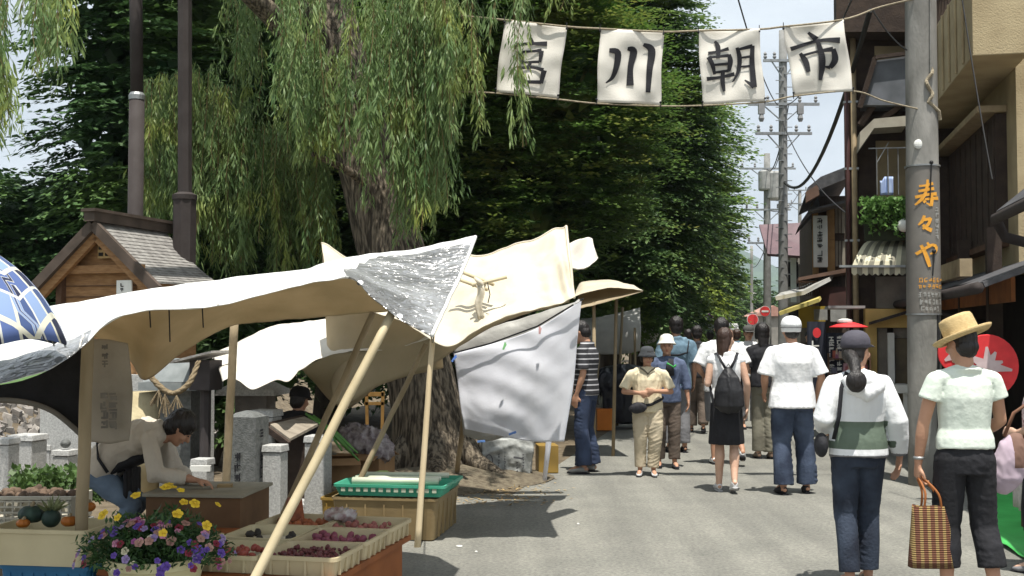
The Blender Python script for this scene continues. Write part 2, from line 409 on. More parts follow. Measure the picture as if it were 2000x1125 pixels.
# soil mound and leaf litter round the willow
mb = MB(); c0 = W(850, 900, 12.0); c0.z = 0; P = []
for i in range(9):
    row = []
    for k in range(33):
        a = 2*math.pi*k/32; q = i/8*(1+.12*math.sin(3*a+1)); row.append(c0+Vector((math.cos(a)*1.15*q, math.sin(a)*1.35*q, .006+.17*(1-(i/8)**1.6)+.02*nse(math.cos(a)*q*3, math.sin(a)*q*3, 0))))
    P.append(row)
mb.grid(P); tag(mb.build('soil_mound', LITTER, smooth=True), kind='structure')
# fallen leaves scattered on the asphalt
N = 520; rr = np.random.RandomState(5); C = np.zeros((N, 3)); 
for i in range(N):
    p = G(rr.uniform(880, 1060), rr.uniform(925, 985)); C[i] = (p.x+rr.normal()*.15, p.y+rr.normal()*.2, .012)
D = rr.normal(size=(N, 3)); D[:, 2] *= .15; Nn = np.tile((0, 0, 1.), (N, 1))
tag(leaf_mesh('fallen_leaves', C, D, Nn, rr.uniform(.03, .07, N), rr.uniform(.015, .03, N), leafmat('dry_leaf', (.42, .30, .13), (.25, .15, .06), (.5, .38, .2), .1)), 'dry yellow brown leaves fallen beside the willow base', 'leaves', kind='stuff')
for px, py in ((897, 1069), (1129, 1025), (930, 1080)):
    mb = MB(); p = G(px, py); s_ = .028 if px == 897 else .012
    mb.ell(p+Vector((0, 0, .008)), (s_, s_*.8, .008), 8, 4)
    tag(mb.build('paper_scrap', WHITEP, smooth=True), 'crumpled white scrap of paper on the asphalt beyond the bamboo pole' if px == 897 else 'tiny white speck of litter on the sunlit asphalt' if px == 1129 else 'small pale crumb on asphalt right of the white scrap', 'litter')
# ------------------------------------------------------------------ hills and far things
def ridge(name, Y, pts, m, label=None):
    mb = MB(); q = crm(pts, 60); r1 = []; r0 = []; r2 = []
    for i, p in enumerate(q):
        t = W(p[0], p[1]+3*nse(i*.7, 0, 0), Y); r1.append(t); r0.append(Vector((t.x, t.y-Y*.35, -1))); r2.append(Vector((t.x, t.y+Y*.3, -1)))
    mb.grid([r0, [(a+b)/2+Vector((0, 0, b.z*.12*nse(i*.9, 1, 0))) for i, (a, b) in enumerate(zip(r0, r1))], r1, r2])
    return tag(mb.build(name, m, smooth=True), kind='structure')
HILLM = mat('forest_hill', (.055, .10, .045), (.028, .058, .028), .02, .95, detail=9)
ridge('hills', 2600, [(-2500, 520), (-1200, 470), (-400, 440), (60, 455), (500, 480), (900, 470), (1200, 470), (1380, 478), (1440, 484), (1490, 508), (1540, 530), (1620, 500), (1900, 470), (2500, 450), (3600, 500)], HILLM)
# ------------------------------------------------------------------ buildings, right side
def quad_prism(mb, pts, d, mi=0): mb.prism(pts, (0, 0, 0), d, mi)
def spx(px, e):                                  # distance along the street at which offset e shows at pixel px
    k = (px-1000)/FPX                            # x = k y ; x = e ct + l st ; y = -e st + l ct
    return e*(ct+k*st)/(k*ct-st)
def zpy(py, p): v = (562.5-py)/FPX; return EYE+p.y/(math.cos(PIT)-v*math.sin(PIT))*(math.sin(PIT)+v*math.cos(PIT))
def sbox(mb, e0, e1, l0, l1, z0, z1, mi=0):
    return mb.box(S((e0+e1)/2, (l0+l1)/2, (z0+z1)/2), (abs(e1-e0), abs(l1-l0), abs(z1-z0)), SROT, mi)
# near ochre building
B = empty('plaster_building', S(4.5, 12.5, 0), 'ochre plaster building with balcony box and dark shuttered window behind the utility pole', 'building')
e1 = 2.75
lA, lB = spx(1992, e1), spx(1838, e1)-.2
mb = MB(); sbox(mb, e1, 8, lA, lB+2.5, 2.25, 9); mb.build('wall', PLAST, B)
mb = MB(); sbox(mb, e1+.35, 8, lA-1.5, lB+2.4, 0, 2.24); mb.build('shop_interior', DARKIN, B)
# balcony box with a solid parapet and top railing
e0 = 2.2; l0 = spx(1908, e0); l1 = l0+6.0; zb = zpy(109, S(e0, l0))
mb = MB(); sbox(mb, e0, e1+.002, l0, l1, zb, zb+.95)
for k in range(1, 7): sbox(mb, e0-.03, e0-.001, l0+k*.45, l0+k*.45+.03, zb+.02, zb+.93)
mb.build('balcony', PLAST, B, bevel=.01)
mb = MB(); sbox(mb, e0+.002, e0+.06, l0+.05, l1, zb+1.45, zb+1.5)
for k in range(24): sbox(mb, e0+.01, e0+.04, l0+.1+k*.24, l0+.13+k*.24, zb+.95, zb+1.46)
mb.build('railing', WOODD, B)
# window box with shutter
lw0, lw1 = spx(1950, e1-.12), spx(1856, e1-.12)
zt, zb2 = zpy(222, S(e1-.12, lw0)), zpy(470, S(e1-.12, lw0))
f = MB(); sbox(f, e1-.12, e1-.001, lw0, lw1, zb2, zt); fo = f.build('shutter_box', WOODD, B)
f = MB(); sbox(f, e1-.32, e1-.002, lw0-.05, lw1+.2, zt+.01, zt+.09); f.build('hood', OPIPE, fo, bevel=.01)
f = MB()
for k in range(9): sbox(f, e1-.135, e1-.121, lw0+.05+k*(lw1-lw0)/9, lw0+.05+k*(lw1-lw0)/9+.05, zb2+.05, zt-.05)
f.build('slat', WOODD, fo)
f = MB(); sbox(f, e1-.17, e1-.002, lw0-.04, lw1+.1, zb2-.07, zb2-.002); f.build('sill', WOODM, fo)
# lower canopy roof over the shop and its gutter
lr0 = lA-2.4
f = MB()
za = zpy(545, S(1.9, spx(1960, 1.9)))
P = [[S(1.95, lr0+(lB-lr0)*k/10, za), S(e1+.3, lr0+(lB-lr0)*k/10, za+.42)] for k in range(11)]
f.grid(P); f.build('shop_roof', TILE, B, solid=.05)
f = MB(); f.tube([S(1.9, lr0, za-.03), S(1.9, lB, za-.03)], .055, 8); g = f.build('gutter', BROWNP, B, smooth=True)
f = MB(); f.tube([S(1.9, lA+.6, za-.05), S(1.93, lA+.62, za-.16), S(2.5, lA+.7, za-.32), S(2.62, lA+.7, za-.5), S(2.62, lA+.7, .02)], .035, 8); f.build('downpipe', BROWNP, B, smooth=True)
# upper right tiled eave poking into frame with its curved gutter
q0 = spx(2060, 2.0); z3 = zpy(360, S(2.0, q0))
f = MB(); f.grid([[S(2.15, q0-3, z3+.05), S(e1+.6, q0-3, z3+.55)], [S(2.15, spx(1952, 2.15), z3+.05), S(e1, spx(1952, 2.15), z3+.55)]]); f.build('side_eave', TILE, B, solid=.07)
f = MB(); lq = spx(1948, 2.1); f.tube([S(2.1, q0-3, z3), S(2.1, lq, z3), S(2.13, lq+.1, z3-.02), S(2.2, lq+.12, z3-.16), S(2.6, lq+.1, z3-.28), S(2.72, lq+.1, z3-.5)], .05, 8)
f.build('gutter', BROWNP, B, smooth=True)
# shop front: posts, counter, orange lintel
f = MB(); sbox(f, 2.45, 2.6, lA+.1, lA+.22, 0, 2.7); sbox(f, 2.45, 2.6, lB-.2, lB, 0, 2.7); sbox(f, 2.45, 2.6, lA+1.9, lA+2.0, 0, 2.7); f.build_split('post', WOODD, B)
f = MB(); sbox(f, 2.46, 2.5, lA-1, lB-.2, zpy(600, S(2.45, lA+1.5)), zpy(560, S(2.45, lA+1.5))); f.build('lintel_board', mat('rust_board', (.34, .13, .04), (.2, .08, .03), 5, .7), B)
f = MB(); sbox(f, 2.0, 2.12, lA-.9, lA+.6, 2.12, 2.3); f.build('lintel_panel', OPIPE, B)
# round red fan with white splash hanging in the shop
def fan(px, py, Y, r_, name, lab, rot):
    c = W(px, py, Y); mb = MB(); m = Matrix.Rotation(math.pi/2, 3, 'X'); mb.lathe(c, [(r_*.98, -.012), (r_, 0), (r_*.98, .012)], 32, 0, m)
    mb.beam(c-Vector((0, 0, r_)), c-Vector((0, 0, r_+.35)), .03, .02)
    o = mb.build(name, RED); tag(o, lab, 'fan'); mb = MB(); rq = random.Random(4)
    for k in range(9):
        a = rot+k*2*math.pi/9+rq.uniform(-.2, .2); L_ = r_*rq.uniform(.45, .85)
        tf = lambda x, y: Vector((x, c.y-.016, y))
        stroke(mb, [(c.x, c.z), (c.x+math.cos(a)*L_, c.z+math.sin(a)*L_)], [.1, .02], tf, 4)
    mb.build('white_splash', mat('pale_splash', (.62, .5, .5), (.5, .38, .38), 9, .7), o)
fan(1928, 715, 9.6, .27, 'paper_fan', 'large round red fan with a white splash hanging behind the straw hat woman', .4)
fan(1868, 690, 10.2, .17, 'paper_fan', 'smaller red fan peeking out just left of the straw hat woman\'s neck', 1.4)
# low display table with green sheet, pale folded cloths
T = empty('display_table', S(2.25, 8.6, 0), 'low shop table beside the right edge under a bright green sheet', 'table')
f = MB(); sbox(f, 2.0, 2.6, 7.6, 9.6, .62, .66); f.build('table_top', WOODM, T)
for (a, b) in ((2.03, 7.65), (2.57, 7.65), (2.03, 9.55), (2.57, 9.55)):
    f = MB(); sbox(f, a-.02, a+.02, b-.02, b+.02, 0, .619); f.build_split('leg', WOODM, T)
f = MB(); c1 = [G(1938, 960), G(1945, 1062), G(2040, 1120), G(2060, 960)]
P = [[c1[0]*(1-i/8)+c1[1]*i/8+(c1[3]*(1-i/8)+c1[2]*i/8-(c1[0]*(1-i/8)+c1[1]*i/8))*(j/8)+Vector((0, 0, .03+.035*nse(i*.6, j*.5, 3))) for j in range(9)] for i in range(9)]
f.grid(P); tag(f.build('green_sheet', GREENP, smooth=True, solid=.006), 'bright green plastic sheet spread on the ground behind the straw hat woman', 'sheet')
f = MB(); rq = random.Random(8)
for k in range(5):
    a = 7.75+k*.38
    P = [[S(2.0-.02*math.sin(j*1.3+k)-(.02 if i else 0), a+.33*j/8, .70-.52*i/6) for j in range(9)] for i in range(7)]
    f = MB(); f.grid([[S(2.5, a+.33*j/8, .675) for j in range(9)]]+[[S(2.02, a+.33*j/8, .68+.01*math.sin(j)) for j in range(9)]]+P)
    tag(f.build('folded_cloth', mat('pale_cloth_%d' % (k % 3), [(.42, .40, .44), (.5, .47, .45), (.35, .38, .42)][k % 3], None, 30, .8, stretch=(9, 1, 1)), smooth=True, solid=.006), ['lilac grey cloth hanging off the shop table nearest the camera', 'cream cloth hanging second from the near end of the shop table', 'slate blue cloth hanging mid table beside cream one', 'lilac cloth hanging fourth along the shop table', 'cream cloth at the far end of the shop table'][k], 'cloth', 'cloths hanging off the shop table')
# ---- building 2: dark timber with a wall facing the camera
def frame_plane(l, e): return S(e, l)
L2 = 16.6; E2 = 1.36
def p2(px, py, dl=0.0):                          # point on the plane l = L2+dl (perpendicular to the street) seen at the pixel
    k = (px-1000)/FPX; l = L2+dl; e = l*(k*ct-st)/(ct+k*st); p = S(e, l); p.z = zpy(py, p); return p
def panel(mb, x0, y0, x1, y1, dl, th=.05, mi=0):
    a, b, c, d = p2(x0, y1, dl), p2(x1, y1, dl), p2(x1, y0, dl), p2(x0, y0, dl); d_ = S(0, th)
    mb.prism([a, b, c, d], (0, 0, 0), d_, mi)
B2 = empty('timber_building', S(E2+1.5, L2+2, 0), 'dark timber town house with striped awning and plants on its balcony', 'building')
a = p2(1657, 650); f = MB()
e2 = (a.x*ct-a.y*st)
sbox(f, e2, 6, L2+.06, L2+.4, 0, 6.7); sbox(f, e2+.9, 6, L2+.4, L2+7, 0, 5.3); f.build_split('wall', WOODD, B2)
f = MB(); panel(f, 1715, 90, 1775, 140, 0, .05); panel(f, 1715, 275, 1790, 400, .0, .05); f.build_split('plaster_panel', mat('tan_plaster', (.34, .27, .16), (.25, .2, .12), 3, .9), B2)
f = MB()
panel(f, 1640, -60, 1900, 62, -.5, .5); f.build('eave', WOODD, B2)
for nm, x, m_ in (('maroon_downpipe', 1659, MPIPE), ('ochre_downpipe', 1672, OPIPE)):
    f = MB(); t = p2(x, -60, -.12); b = p2(x+1, 600, -.12); f.tube([t, Vector((t.x, t.y, .02))], .035 if x == 1659 else .042, 8); f.build(nm, m_, B2, smooth=True)
for yy in (70, 200, 330, 470):
    f = MB(); f.box(p2(1666, yy, -.1), (.2, .1, .03), SROT); f.build_split('pipe_bracket', STEEL, B2)
# little upper roof (grey slope) and the pale box hood under it
f = MB(); f.prism([p2(1690, 205, -.5), p2(1718, 118, -.5), p2(1790, 108, -.5), p2(1790, 205, -.5)], (0, 0, 0), S(0, .45)); f.build('upper_roof', mat('slate_sheet', (.16, .17, .19), (.1, .11, .12), 4, .5), B2)
f = MB(); f.beam(p2(1684, 210, -.55), p2(1716, 112, -.55), .06, .05); f.beam(p2(1716, 112, -.55), p2(1790, 103, -.55), .06, .05); f.build_split('roof_edge', WOODD, B2)
f = MB(); f.beam(p2(1684, 245, -.3), p2(1760, 135, -.3), .12, .09); f.beam(p2(1700, 252, -.35), p2(1775, 200, -.35), .1, .07); f.build_split('strut', WOODD, B2)
f = MB(); f.prism([p2(1682, 292, -.6), p2(1684, 258, -.6), p2(1712, 232, -.6), p2(1712, 250, -.6)], (0, 0, 0), S(0, .5)); f.prism([p2(1712, 250, -.6), p2(1712, 232, -.6), p2(1775, 226, -.6), p2(1775, 246, -.6)], (0, 0, 0), S(0, .5)); f.build_split('window_hood', mat('pale_hood', (.45, .42, .34), (.34, .31, .25), 5, .7), B2)
# balcony floor, rail, laundry frame
f = MB(); panel(f, 1690, 395, 1790, 403, -.7, .7); f.build('balcony_floor', WOODD, B2)
f = MB(); panel(f, 1690, 400, 1790, 470, -.65, .05); f.build('balcony_front', mat('dark_board', (.05, .055, .03), (.03, .035, .02), 5, .9), B2)  # dark greenish board behind the climber leaves
f = MB()
for x in (1716, 1738, 1758): f.beam(p2(x, 290, -.5), p2(x, 380, -.5), .012, .012)
f.beam(p2(1716, 318, -.5), p2(1740, 278, -.5), .012, .012); f.beam(p2(1700, 290, -.5), p2(1790, 288, -.5), .015, .015); f.build('drying_rack', STEEL, B2)
f = MB(); P = [[p2(1722+26*j/6, 345+36*i/6+(8 if j < 2 else 0)*(1-i/6), -.48-.02*math.sin(j*2.0)) for j in range(7)] for i in range(7)]
f.grid(P); tag(f.build('towel', mat('blue_white_towel', (.55, .65, .85), (.2, .3, .6), 18, .8, stretch=(6, 6, .2)), smooth=True, solid=.006), 'blue and white towel drying on the balcony above the striped awning', 'towel')
# plants on the balcony
rr = np.random.RandomState(12); N = 900; C = np.zeros((N, 3))
for i in range(N):
    vx = 1692+(i % 9)*10.5; yy_ = rr.beta(1.0, 1.3)*(56+24*math.sin(i % 9*2.3)); p = p2(vx+rr.normal()*5+3*math.sin(yy_*.1), 385+yy_, -.70-abs(rr.normal())*.08); C[i] = p
D = rr.normal(size=(N, 3)); D[:, 2] -= .6
tag(leaf_mesh('balcony_plants', C, D, rr.normal(size=(N, 3))+(0, -.4, .8), rr.uniform(.05, .1, N), rr.uniform(.03, .06, N), leafmat('ivy_leaf', (.05, .12, .03), (.10, .22, .05), (.16, .3, .07))), 'leafy green climber spilling over the balcony above the striped awning', 'plant')
f = MB(); f.ell(p2(1768, 440, -.8), (.09, .09, .09)); tag(f.build('white_lantern', WHITEP, smooth=True), 'small white globe lamp beside the balcony plants', 'lamp')
# striped awning
A = empty('striped_awning', p2(1715, 500, -.5), 'cream and grey striped shop awning with scalloped hem', 'awning')
f = MB(); n = 40; prof = []
for i in range(8):
    q = i/7; row = []
    for j in range(n+1):
        u = j/n; x = 1700+ (1775-1700)*u; x2 = 1664+(1770-1664)*u
        px = x+(x2-x)*q; dl = -.05-.75*math.sin(q*math.pi/2); py = 471+ (522-471)*(1-math.cos(q*math.pi/2))
        row.append(p2(px, py, dl))
    prof.append(row)
row = [p2(1664+106*j/n, 533+5*abs(math.sin(j*math.pi/4.4)), -.8) for j in range(n+1)]; prof.append(row)
f.grid(prof, mfun=lambda i, j: (j//4) % 2); f.build('canvas', [mat('awning_cream', (.72, .68, .50), (.62, .58, .42), 4, .8), mat('awning_grey', (.30, .285, .22), (.24, .225, .17), 4, .8)], A, solid=.008)
f = MB(); f.prism([p2(1664, 533, -.8), p2(1664, 522, -.8), p2(1680, 495, -.55), p2(1700, 471, -.06), p2(1700, 520, -.06)], (0, 0, 0), (.01, 0, 0)); f.build('side_panel', mat('awning_cream', (.72, .68, .5)), A)
f = MB(); f.beam(p2(1640, 520, -.82), p2(1770, 520, -.82), .03, .03); f.build('frame', STEEL, A)
# ground storey: ochre wall, porch roof, door
f = MB(); panel(f, 1712, 540, 1790, 602, -.1, .1); f.build('rubble_panel', mat('grey_panel', (.26, .235, .2), (.17, .15, .13), 4, .9, .4), B2)
f = MB(); panel(f, 1690, 603, 1712, 900, -.3, .3); panel(f, 1712, 603, 1790, 640, -.3, .3); f.build_split('yellow_front', YELW, B2)
f = MB(); panel(f, 1618, 597, 1690, 602, -.9, .9); f.build('porch_roof', mat('porch_tin', (.30, .30, .29), (.2, .2, .2), 3, .6), B2)
f = MB(); f.prism([p2(1700, 634, -.55), p2(1700, 629, -.55), p2(1785, 603, -.55), p2(1785, 609, -.55)], (0, 0, 0), S(0, .3)); f.build('lean_to_roof', BROWNP, B2)
d = empty('x', (0, 0, 0)); bpy.data.objects.remove(d)
f = MB(); panel(f, 1713, 641, 1732, 905, -.2, .1); panel(f, 1745, 641, 1790, 660, -.2, .1); f.build_split('wall_panel', mat('grey_panel', (.26, .235, .2)), B2)
f = MB(); panel(f, 1733, 650, 1746, 905, -.35, .1); fo = f.build('door', WHITEP, B2)
f = MB(); panel(f, 1747, 661, 1790, 790, -.18, .04); f.build('pane', mat('ochre_glass', (.17, .13, .07), (.1, .08, .05), 6, .3), fo)
f = MB(); panel(f, 1747, 792, 1790, 905, -.2, .06); f.build('lower_panel', WHITEP, fo)
f = MB(); panel(f, 1728, 752, 1775, 768, -.9, .5); panel(f, 1732, 768, 1740, 880, -.85, .05); panel(f, 1762, 768, 1770, 880, -.85, .05)
tag(f.build('white_bench', WHITEP), 'narrow white table outside the yellow fronted shop left of the utility pole', 'table')
# shop goods under the porch: noren banners, parasol, shelves
def noren(px0, py0, px1, py1, dl, m_, lab, seed, dot=None):
    f = MB(); n = 9; P = [[p2(px0+(px1-px0)*j/n, py0+(py1-py0)*i/n, dl+.02*math.sin(j*1.1+seed)) for j in range(n+1)] for i in range(n+1)]
    f.grid(P); o = tag(f.build('shop_banner', m_, solid=.006), lab, 'banner', 'dark cloth banners of the far shop')
    g = MB(); tf = lambda x, y: p2(x, y, dl-.03); wdt = px1-px0
    if dot: glyphs(g, px0+wdt*.2, dot[1]+14, wdt*.45, 13, 5, tf, seed, wd=.16)
    else:
        glyphs(g, px0+wdt*.15, py0+8, wdt*.32, 9, 8, tf, seed, wd=.16); glyphs(g, px0+wdt*.58, py0+4, wdt*.32, 9, 8, tf, seed+5, wd=.16)
    g.build('lettering', WHITEP, o)
    if dot:
        g = MB(); g.add([tf(dot[0]+math.cos(k*.3927)*8, dot[1]+math.sin(k*.3927)*10) for k in range(16)], [tuple(range(16))]); g.build('red_disc', RED, o)
noren(1576, 628, 1612, 765, -.5, mat('navy_banner', (.035, .038, .055), None, 5, .8), 'tall navy banner with a red disc beside the white capped man', 3, (1595, 650))
noren(1612, 650, 1648, 735, -.4, mat('navy_banner', (.035, .038, .055)), 'black banner with two rows of white characters under the red parasol', 9)
Pz = empty('red_parasol', p2(1660, 800, -1.0), 'flat red shop parasol with a white knob above the far stall', 'parasol')
f = MB(); c = p2(1657, 640, -1.0); f.lathe(c, [(.25, 0), (.245, .015), (.16, .045), (.08, .07), (.02, .08)], 24); f.build('canopy', RED, Pz, smooth=True)
f = MB(); f.lathe(c+Vector((-.05, 0, .07)), [(.1, 0), (.1, .03), (.04, .05)], 12); f.build('cap', WHITEP, Pz)
f = MB(); f.tube([Vector((c.x, c.y, 0)), c], .012, 6); f.build('pole', STEEL, Pz)
SH = empty('goods_shelf', p2(1660, 860, -.6), 'shelf of small souvenirs under the red parasol', 'shelf')
rq = random.Random(21); f = MB()
for yy in (700, 730, 760, 800): panel(f, 1616, yy, 1700, yy+3, -.55, .3)
panel(f, 1616, 690, 1619, 905, -.55, .3); panel(f, 1697, 690, 1700, 905, -.55, .3); f.build('rack', WOODM, SH)
cols = [(.55, .2, .2), (.55, .52, .48), (.3, .12, .2), (.5, .4, .3), (.6, .35, .4), (.2, .2, .25), (.5, .15, .1)]
for k in range(60):
    f = MB(); yy = rq.choice((700, 730, 760, 800)); xx = rq.uniform(1622, 1690); h_ = rq.uniform(10, 20); ww = rq.uniform(5, 11)
    cc = cols[k % 7]; m_ = mat('souvenir_%d' % (k % 7), cc, None, 30, .6)
    p = p2(xx, yy-h_/2, -.42); f.box(p, (ww/133, rq.uniform(.05, .09), h_/133), SROT+rq.uniform(-.3, .3), top=(rq.uniform(.3, 1), rq.uniform(.3, 1)))
    if k < 24: tag(f.build('souvenir', m_, bevel=.004), 'small coloured souvenir standing on the shelf under the red parasol', 'souvenir', 'souvenirs on the shelf')
# ---- building 3: farther brown house, roofs and white sign
L3 = 26
def p3(px, py, dl=0.0, l3=None):
    k = (px-1000)/FPX; l = (l3 or L3)+dl; e = l*(k*ct-st)/(ct+k*st); p = S(e, l); p.z = zpy(py, p); return p
def pan3(mb, x0, y0, x1, y1, dl, th=.06, l3=None, mi=0):
    mb.prism([p3(x0, y1, dl, l3), p3(x1, y1, dl, l3), p3(x1, y0, dl, l3), p3(x0, y0, dl, l3)], (0, 0, 0), S(0, th), mi)
B3 = empty('brown_house', p3(1640, 900), 'dark brown house with jutting tiled roof and vertical white sign', 'building')
f = MB(); a = p3(1592, 650); e3 = a.x*ct-a.y*st; sbox(f, e3, 7, L3, L3+9, 0, 4.6); f.build('wall', mat('brown_boards', (.085, .06, .045), (.05, .035, .026), 7, .8, .3, 40, stretch=(6, 6, .5)), B3)
for (x0, y0, x1, y1) in ((1626, 400, 1652, 455), (1626, 470, 1652, 520)):
    f = MB(); pan3(f, x0, y0, x1, y1, -.06, .05); fw = f.build('window', mat('shoji', (.34, .31, .25), (.26, .24, .19), 5, .7), B3); f = MB()
    for k in range(1, 4): pan3(f, x0+(x1-x0)*k/4-.6, y0, x0+(x1-x0)*k/4+.6, y1, -.1, .03)
    pan3(f, x0-2, y0-3, x1+2, y0-.5, -.1, .05); f.build('lattice', WOODD, fw)
f = MB(); f.prism([p3(1584, 412, -.9), p3(1584, 408, -.9), p3(1664, 388, -.9), p3(1664, 394, -.9)], (0, 0, 0), S(0, .9)); f.build('middle_eave', TILE, B3)
f = MB(); f.prism([p3(1560, 548, -1.5), p3(1560, 542, -1.5), p3(1664, 522, -1.5), p3(1664, 530, -1.5)], (0, 0, 0), S(0, 1.5)); f.build('lower_eave', mat('brown_tile', (.18, .11, .08)), B3)
f = MB()
for k in range(10): pan3(f, 1562+k*4.2, 552, 1563.2+k*4.2, 578, -1.4, .04)
pan3(f, 1560, 549, 1606, 552, -1.42, .05); f.build('balcony_rail', WOODM, B3)
f = MB(); pan3(f, 1588, 400, 1600, 600, -.1, .1); pan3(f, 1617, 400, 1632, 540, -.1, .1); f.build_split('ochre_post', mat('ochre_post', (.36, .22, .09), (.26, .15, .06), 4, .8), B3)
f = MB(); f.prism([p3(1574, 384, -1.2), p3(1580, 366, -1.2), p3(1606, 345, -1.2), p3(1665, 322, -1.2), p3(1665, 345, -1.2), p3(1608, 368, -1.2)], (0, 0, 0), S(0, 4)); f.build('main_roof', TILE, B3)
f = MB(); f.prism([p3(1576, 395, -1.3), p3(1576, 375, -1.3), p3(1600, 360, -1.3), p3(1603, 380, -1.3)], (0, 0, 0), S(0, .3)); f.build('gable_tile', mat('brown_tile', (.18, .11, .08), (.12, .07, .05), 6, .6), B3)
f = MB(); f.prism([p3(1560, 445, -.5), p3(1568, 430, -.5), p3(1600, 385, -.5), p3(1603, 400, -.5)], (0, 0, 0), S(0, 2)); f.build('side_roof', TILE, B3)
f = MB(); f.grid([[p3(1515, 583, -3), p3(1570, 572, -2.6), p3(1622, 545, -1.6)], [p3(1525, 575, 1), p3(1575, 560, 1), p3(1632, 530, 1)]]); f.build('canopy_roof', mat('pale_tin', (.42, .41, .38), (.3, .3, .28), 3, .6), B3, solid=.08)
f = MB(); f.grid([[p3(1522, 613, -4), p3(1600, 586, -4)], [p3(1530, 606, 0), p3(1606, 578, 0)]]); f.build('yellow_canopy', mat('yellow_tin', (.62, .52, .16), (.5, .42, .14), 3, .6), B3, solid=.07)
f = MB(); pan3(f, 1560, 598, 1612, 640, -2, .1); f.build('yellow_fascia', mat('mustard', (.42, .30, .04), (.34, .24, .03), 3, .7), B3)
f = MB(); pan3(f, 1600, 560, 1660, 598, -1.4, 1.4); f.build('maroon_eave', mat('maroon_eave', (.09, .04, .035), (.06, .03, .025), 3, .7), B3)
f = MB(); pan3(f, 1590, 604, 1616, 625, -2.2, .1); pan3(f, 1622, 603, 1655, 628, -2.2, .1); f.build_split('grey_fascia', CONC, B3)
o = empty('vertical_sign', p3(1604, 470, -.4), 'tall white vertical shop sign with dark characters on brown house', 'sign')
f = MB(); pan3(f, 1590, 421, 1618, 522, -.5, .1); f.build('board', mat('sign_white', (.62, .66, .64), (.52, .56, .55), 4, .6), o, bevel=.01)
g = MB(); glyphs(g, 1597, 426, 12, 11, 7, lambda x, y: p3(x, y, -.52), 7, wd=.13); g.build('lettering', INK, o)
# ---- building 4: pale house with maroon roof
L4 = 38
B4 = empty('pale_house', p3(1545, 700, 0, L4), 'pale far house with maroon tin roof', 'building')
f = MB(); a = p3(1534, 650, 0, L4); e4 = a.x*ct-a.y*st; sbox(f, e4, 8, L4, L4+8, 0, 4.9); f.build('wall', mat('faded_plaster', (.40, .38, .33), (.28, .27, .24), 3, .9), B4)
f = MB(); f.grid([[p3(1484, 441, -1, L4), p3(1600, 436, -1, L4)], [p3(1500, 498, -2.2, L4), p3(1610, 505, -2.2, L4)]]); f.build('roof', MAROON, B4, solid=.1)
f = MB()
for (x0, y0, x1, y1) in ((1536, 512, 1560, 560), (1566, 500, 1592, 560), (1540, 600, 1570, 650)): pan3(f, x0, y0, x1, y1, -.05, .05, L4)
f.build_split('window', DARKIN, B4)
f = MB(); pan3(f, 1545, 500, 1556, 590, -.3, .2, L4); f.build('white_pillar', mat('pale_green_white', (.7, .78, .7), (.6, .66, .6), 3, .7), B4)
f = MB(); f.prism([p3(1533, 490, -1, L4), p3(1545, 482, -1, L4), p3(1562, 490, -1, L4), p3(1562, 498, -1, L4), p3(1533, 500, -1, L4)], (0, 0, 0), S(0, 1)); f.build('white_hood', WHITEP, B4)
f = MB(); pan3(f, 1565, 440, 1600, 500, -.8, .5, L4); f.build('dark_gable', WOODD, B4)
# ---- farther blocks closing the street
B5 = empty('far_house', p3(1515, 700, 0, 60), 'distant grey house behind the utility poles', 'building')
f = MB(); sbox(f, 1.9, 9, 52, 66, 0, 4.6); f.build('wall', mat('far_wall', (.30, .28, .25), (.2, .19, .17), 2, .9), B5)
f = MB(); f.prism([S(1.4, 52, 4.6), S(9, 52, 4.6), S(5.2, 52, 6.3)], (0, 0, 0), S(0, 14)); f.build('roof', TILE, B5)
f = MB()
for k in range(4): sbox(f, 1.87, 1.9, 53+k*3.2, 54.6+k*3.2, 2.8, 3.9)
f.build_split('window', DARKIN, B5)
B6 = empty('white_block', W(1445, 700, 150), 'small white building far behind the trees at the street end', 'building')
f = MB(); c = W(1445, 575, 150); f.box((c.x, 153, 3), (4.6, 6, 6+ (c.z-3)*.9)); f.build('wall', mat('block_white', (.7, .68, .62), (.6, .58, .52), 1, .8), B6)
f = MB(); f.box((c.x, 149.96, 3.4), (1.2, .1, .9)); f.box((c.x-1.4, 149.96, 3.4), (.7, .1, .9)); f.build_split('window', DARKIN, B6)
B7 = empty('roadside_shed', W(1490, 640, 75), 'low far shed with pinkish roof under the street signs', 'building')
f = MB(); f.box(W(1500, 640, 76)+Vector((0, 0, -.3)), (2.2, 3, 2.6)); f.build('wall', mat('far_wall', (.3, .28, .25)), B7)
f = MB(); c = W(1500, 618, 76); f.prism([c+Vector((-1.4, -1.7, 0)), c+Vector((1.4, -1.7, 0)), c+Vector((0, -1.7, .7))], (0, 0, 0), (0, 3.4, 0)); f.build('roof', mat('pink_roof', (.45, .25, .2), None, 3), B7)
# low far left roofs
B8 = empty('riverside_house', W(10, 520, 90), 'far riverside house with pink roof glimpsed at the left edge', 'building')
f = MB(); c = W(0, 500, 92); f.box((c.x, 96, 3.4), (9, 6, 6.8)); f.build('wall', mat('block_white', (.7, .68, .62)), B8)
f = MB(); c = W(-5, 472, 92); f.prism([c+Vector((-5.5, -1, 0)), c+Vector((2.2, -1, 0)), c+Vector((1.6, -1, .75)), c+Vector((-5, -1, .75))], (0, 0, 0), (0, 8, 0)); f.build('roof', mat('pink_roof', (.45, .25, .2)), B8)
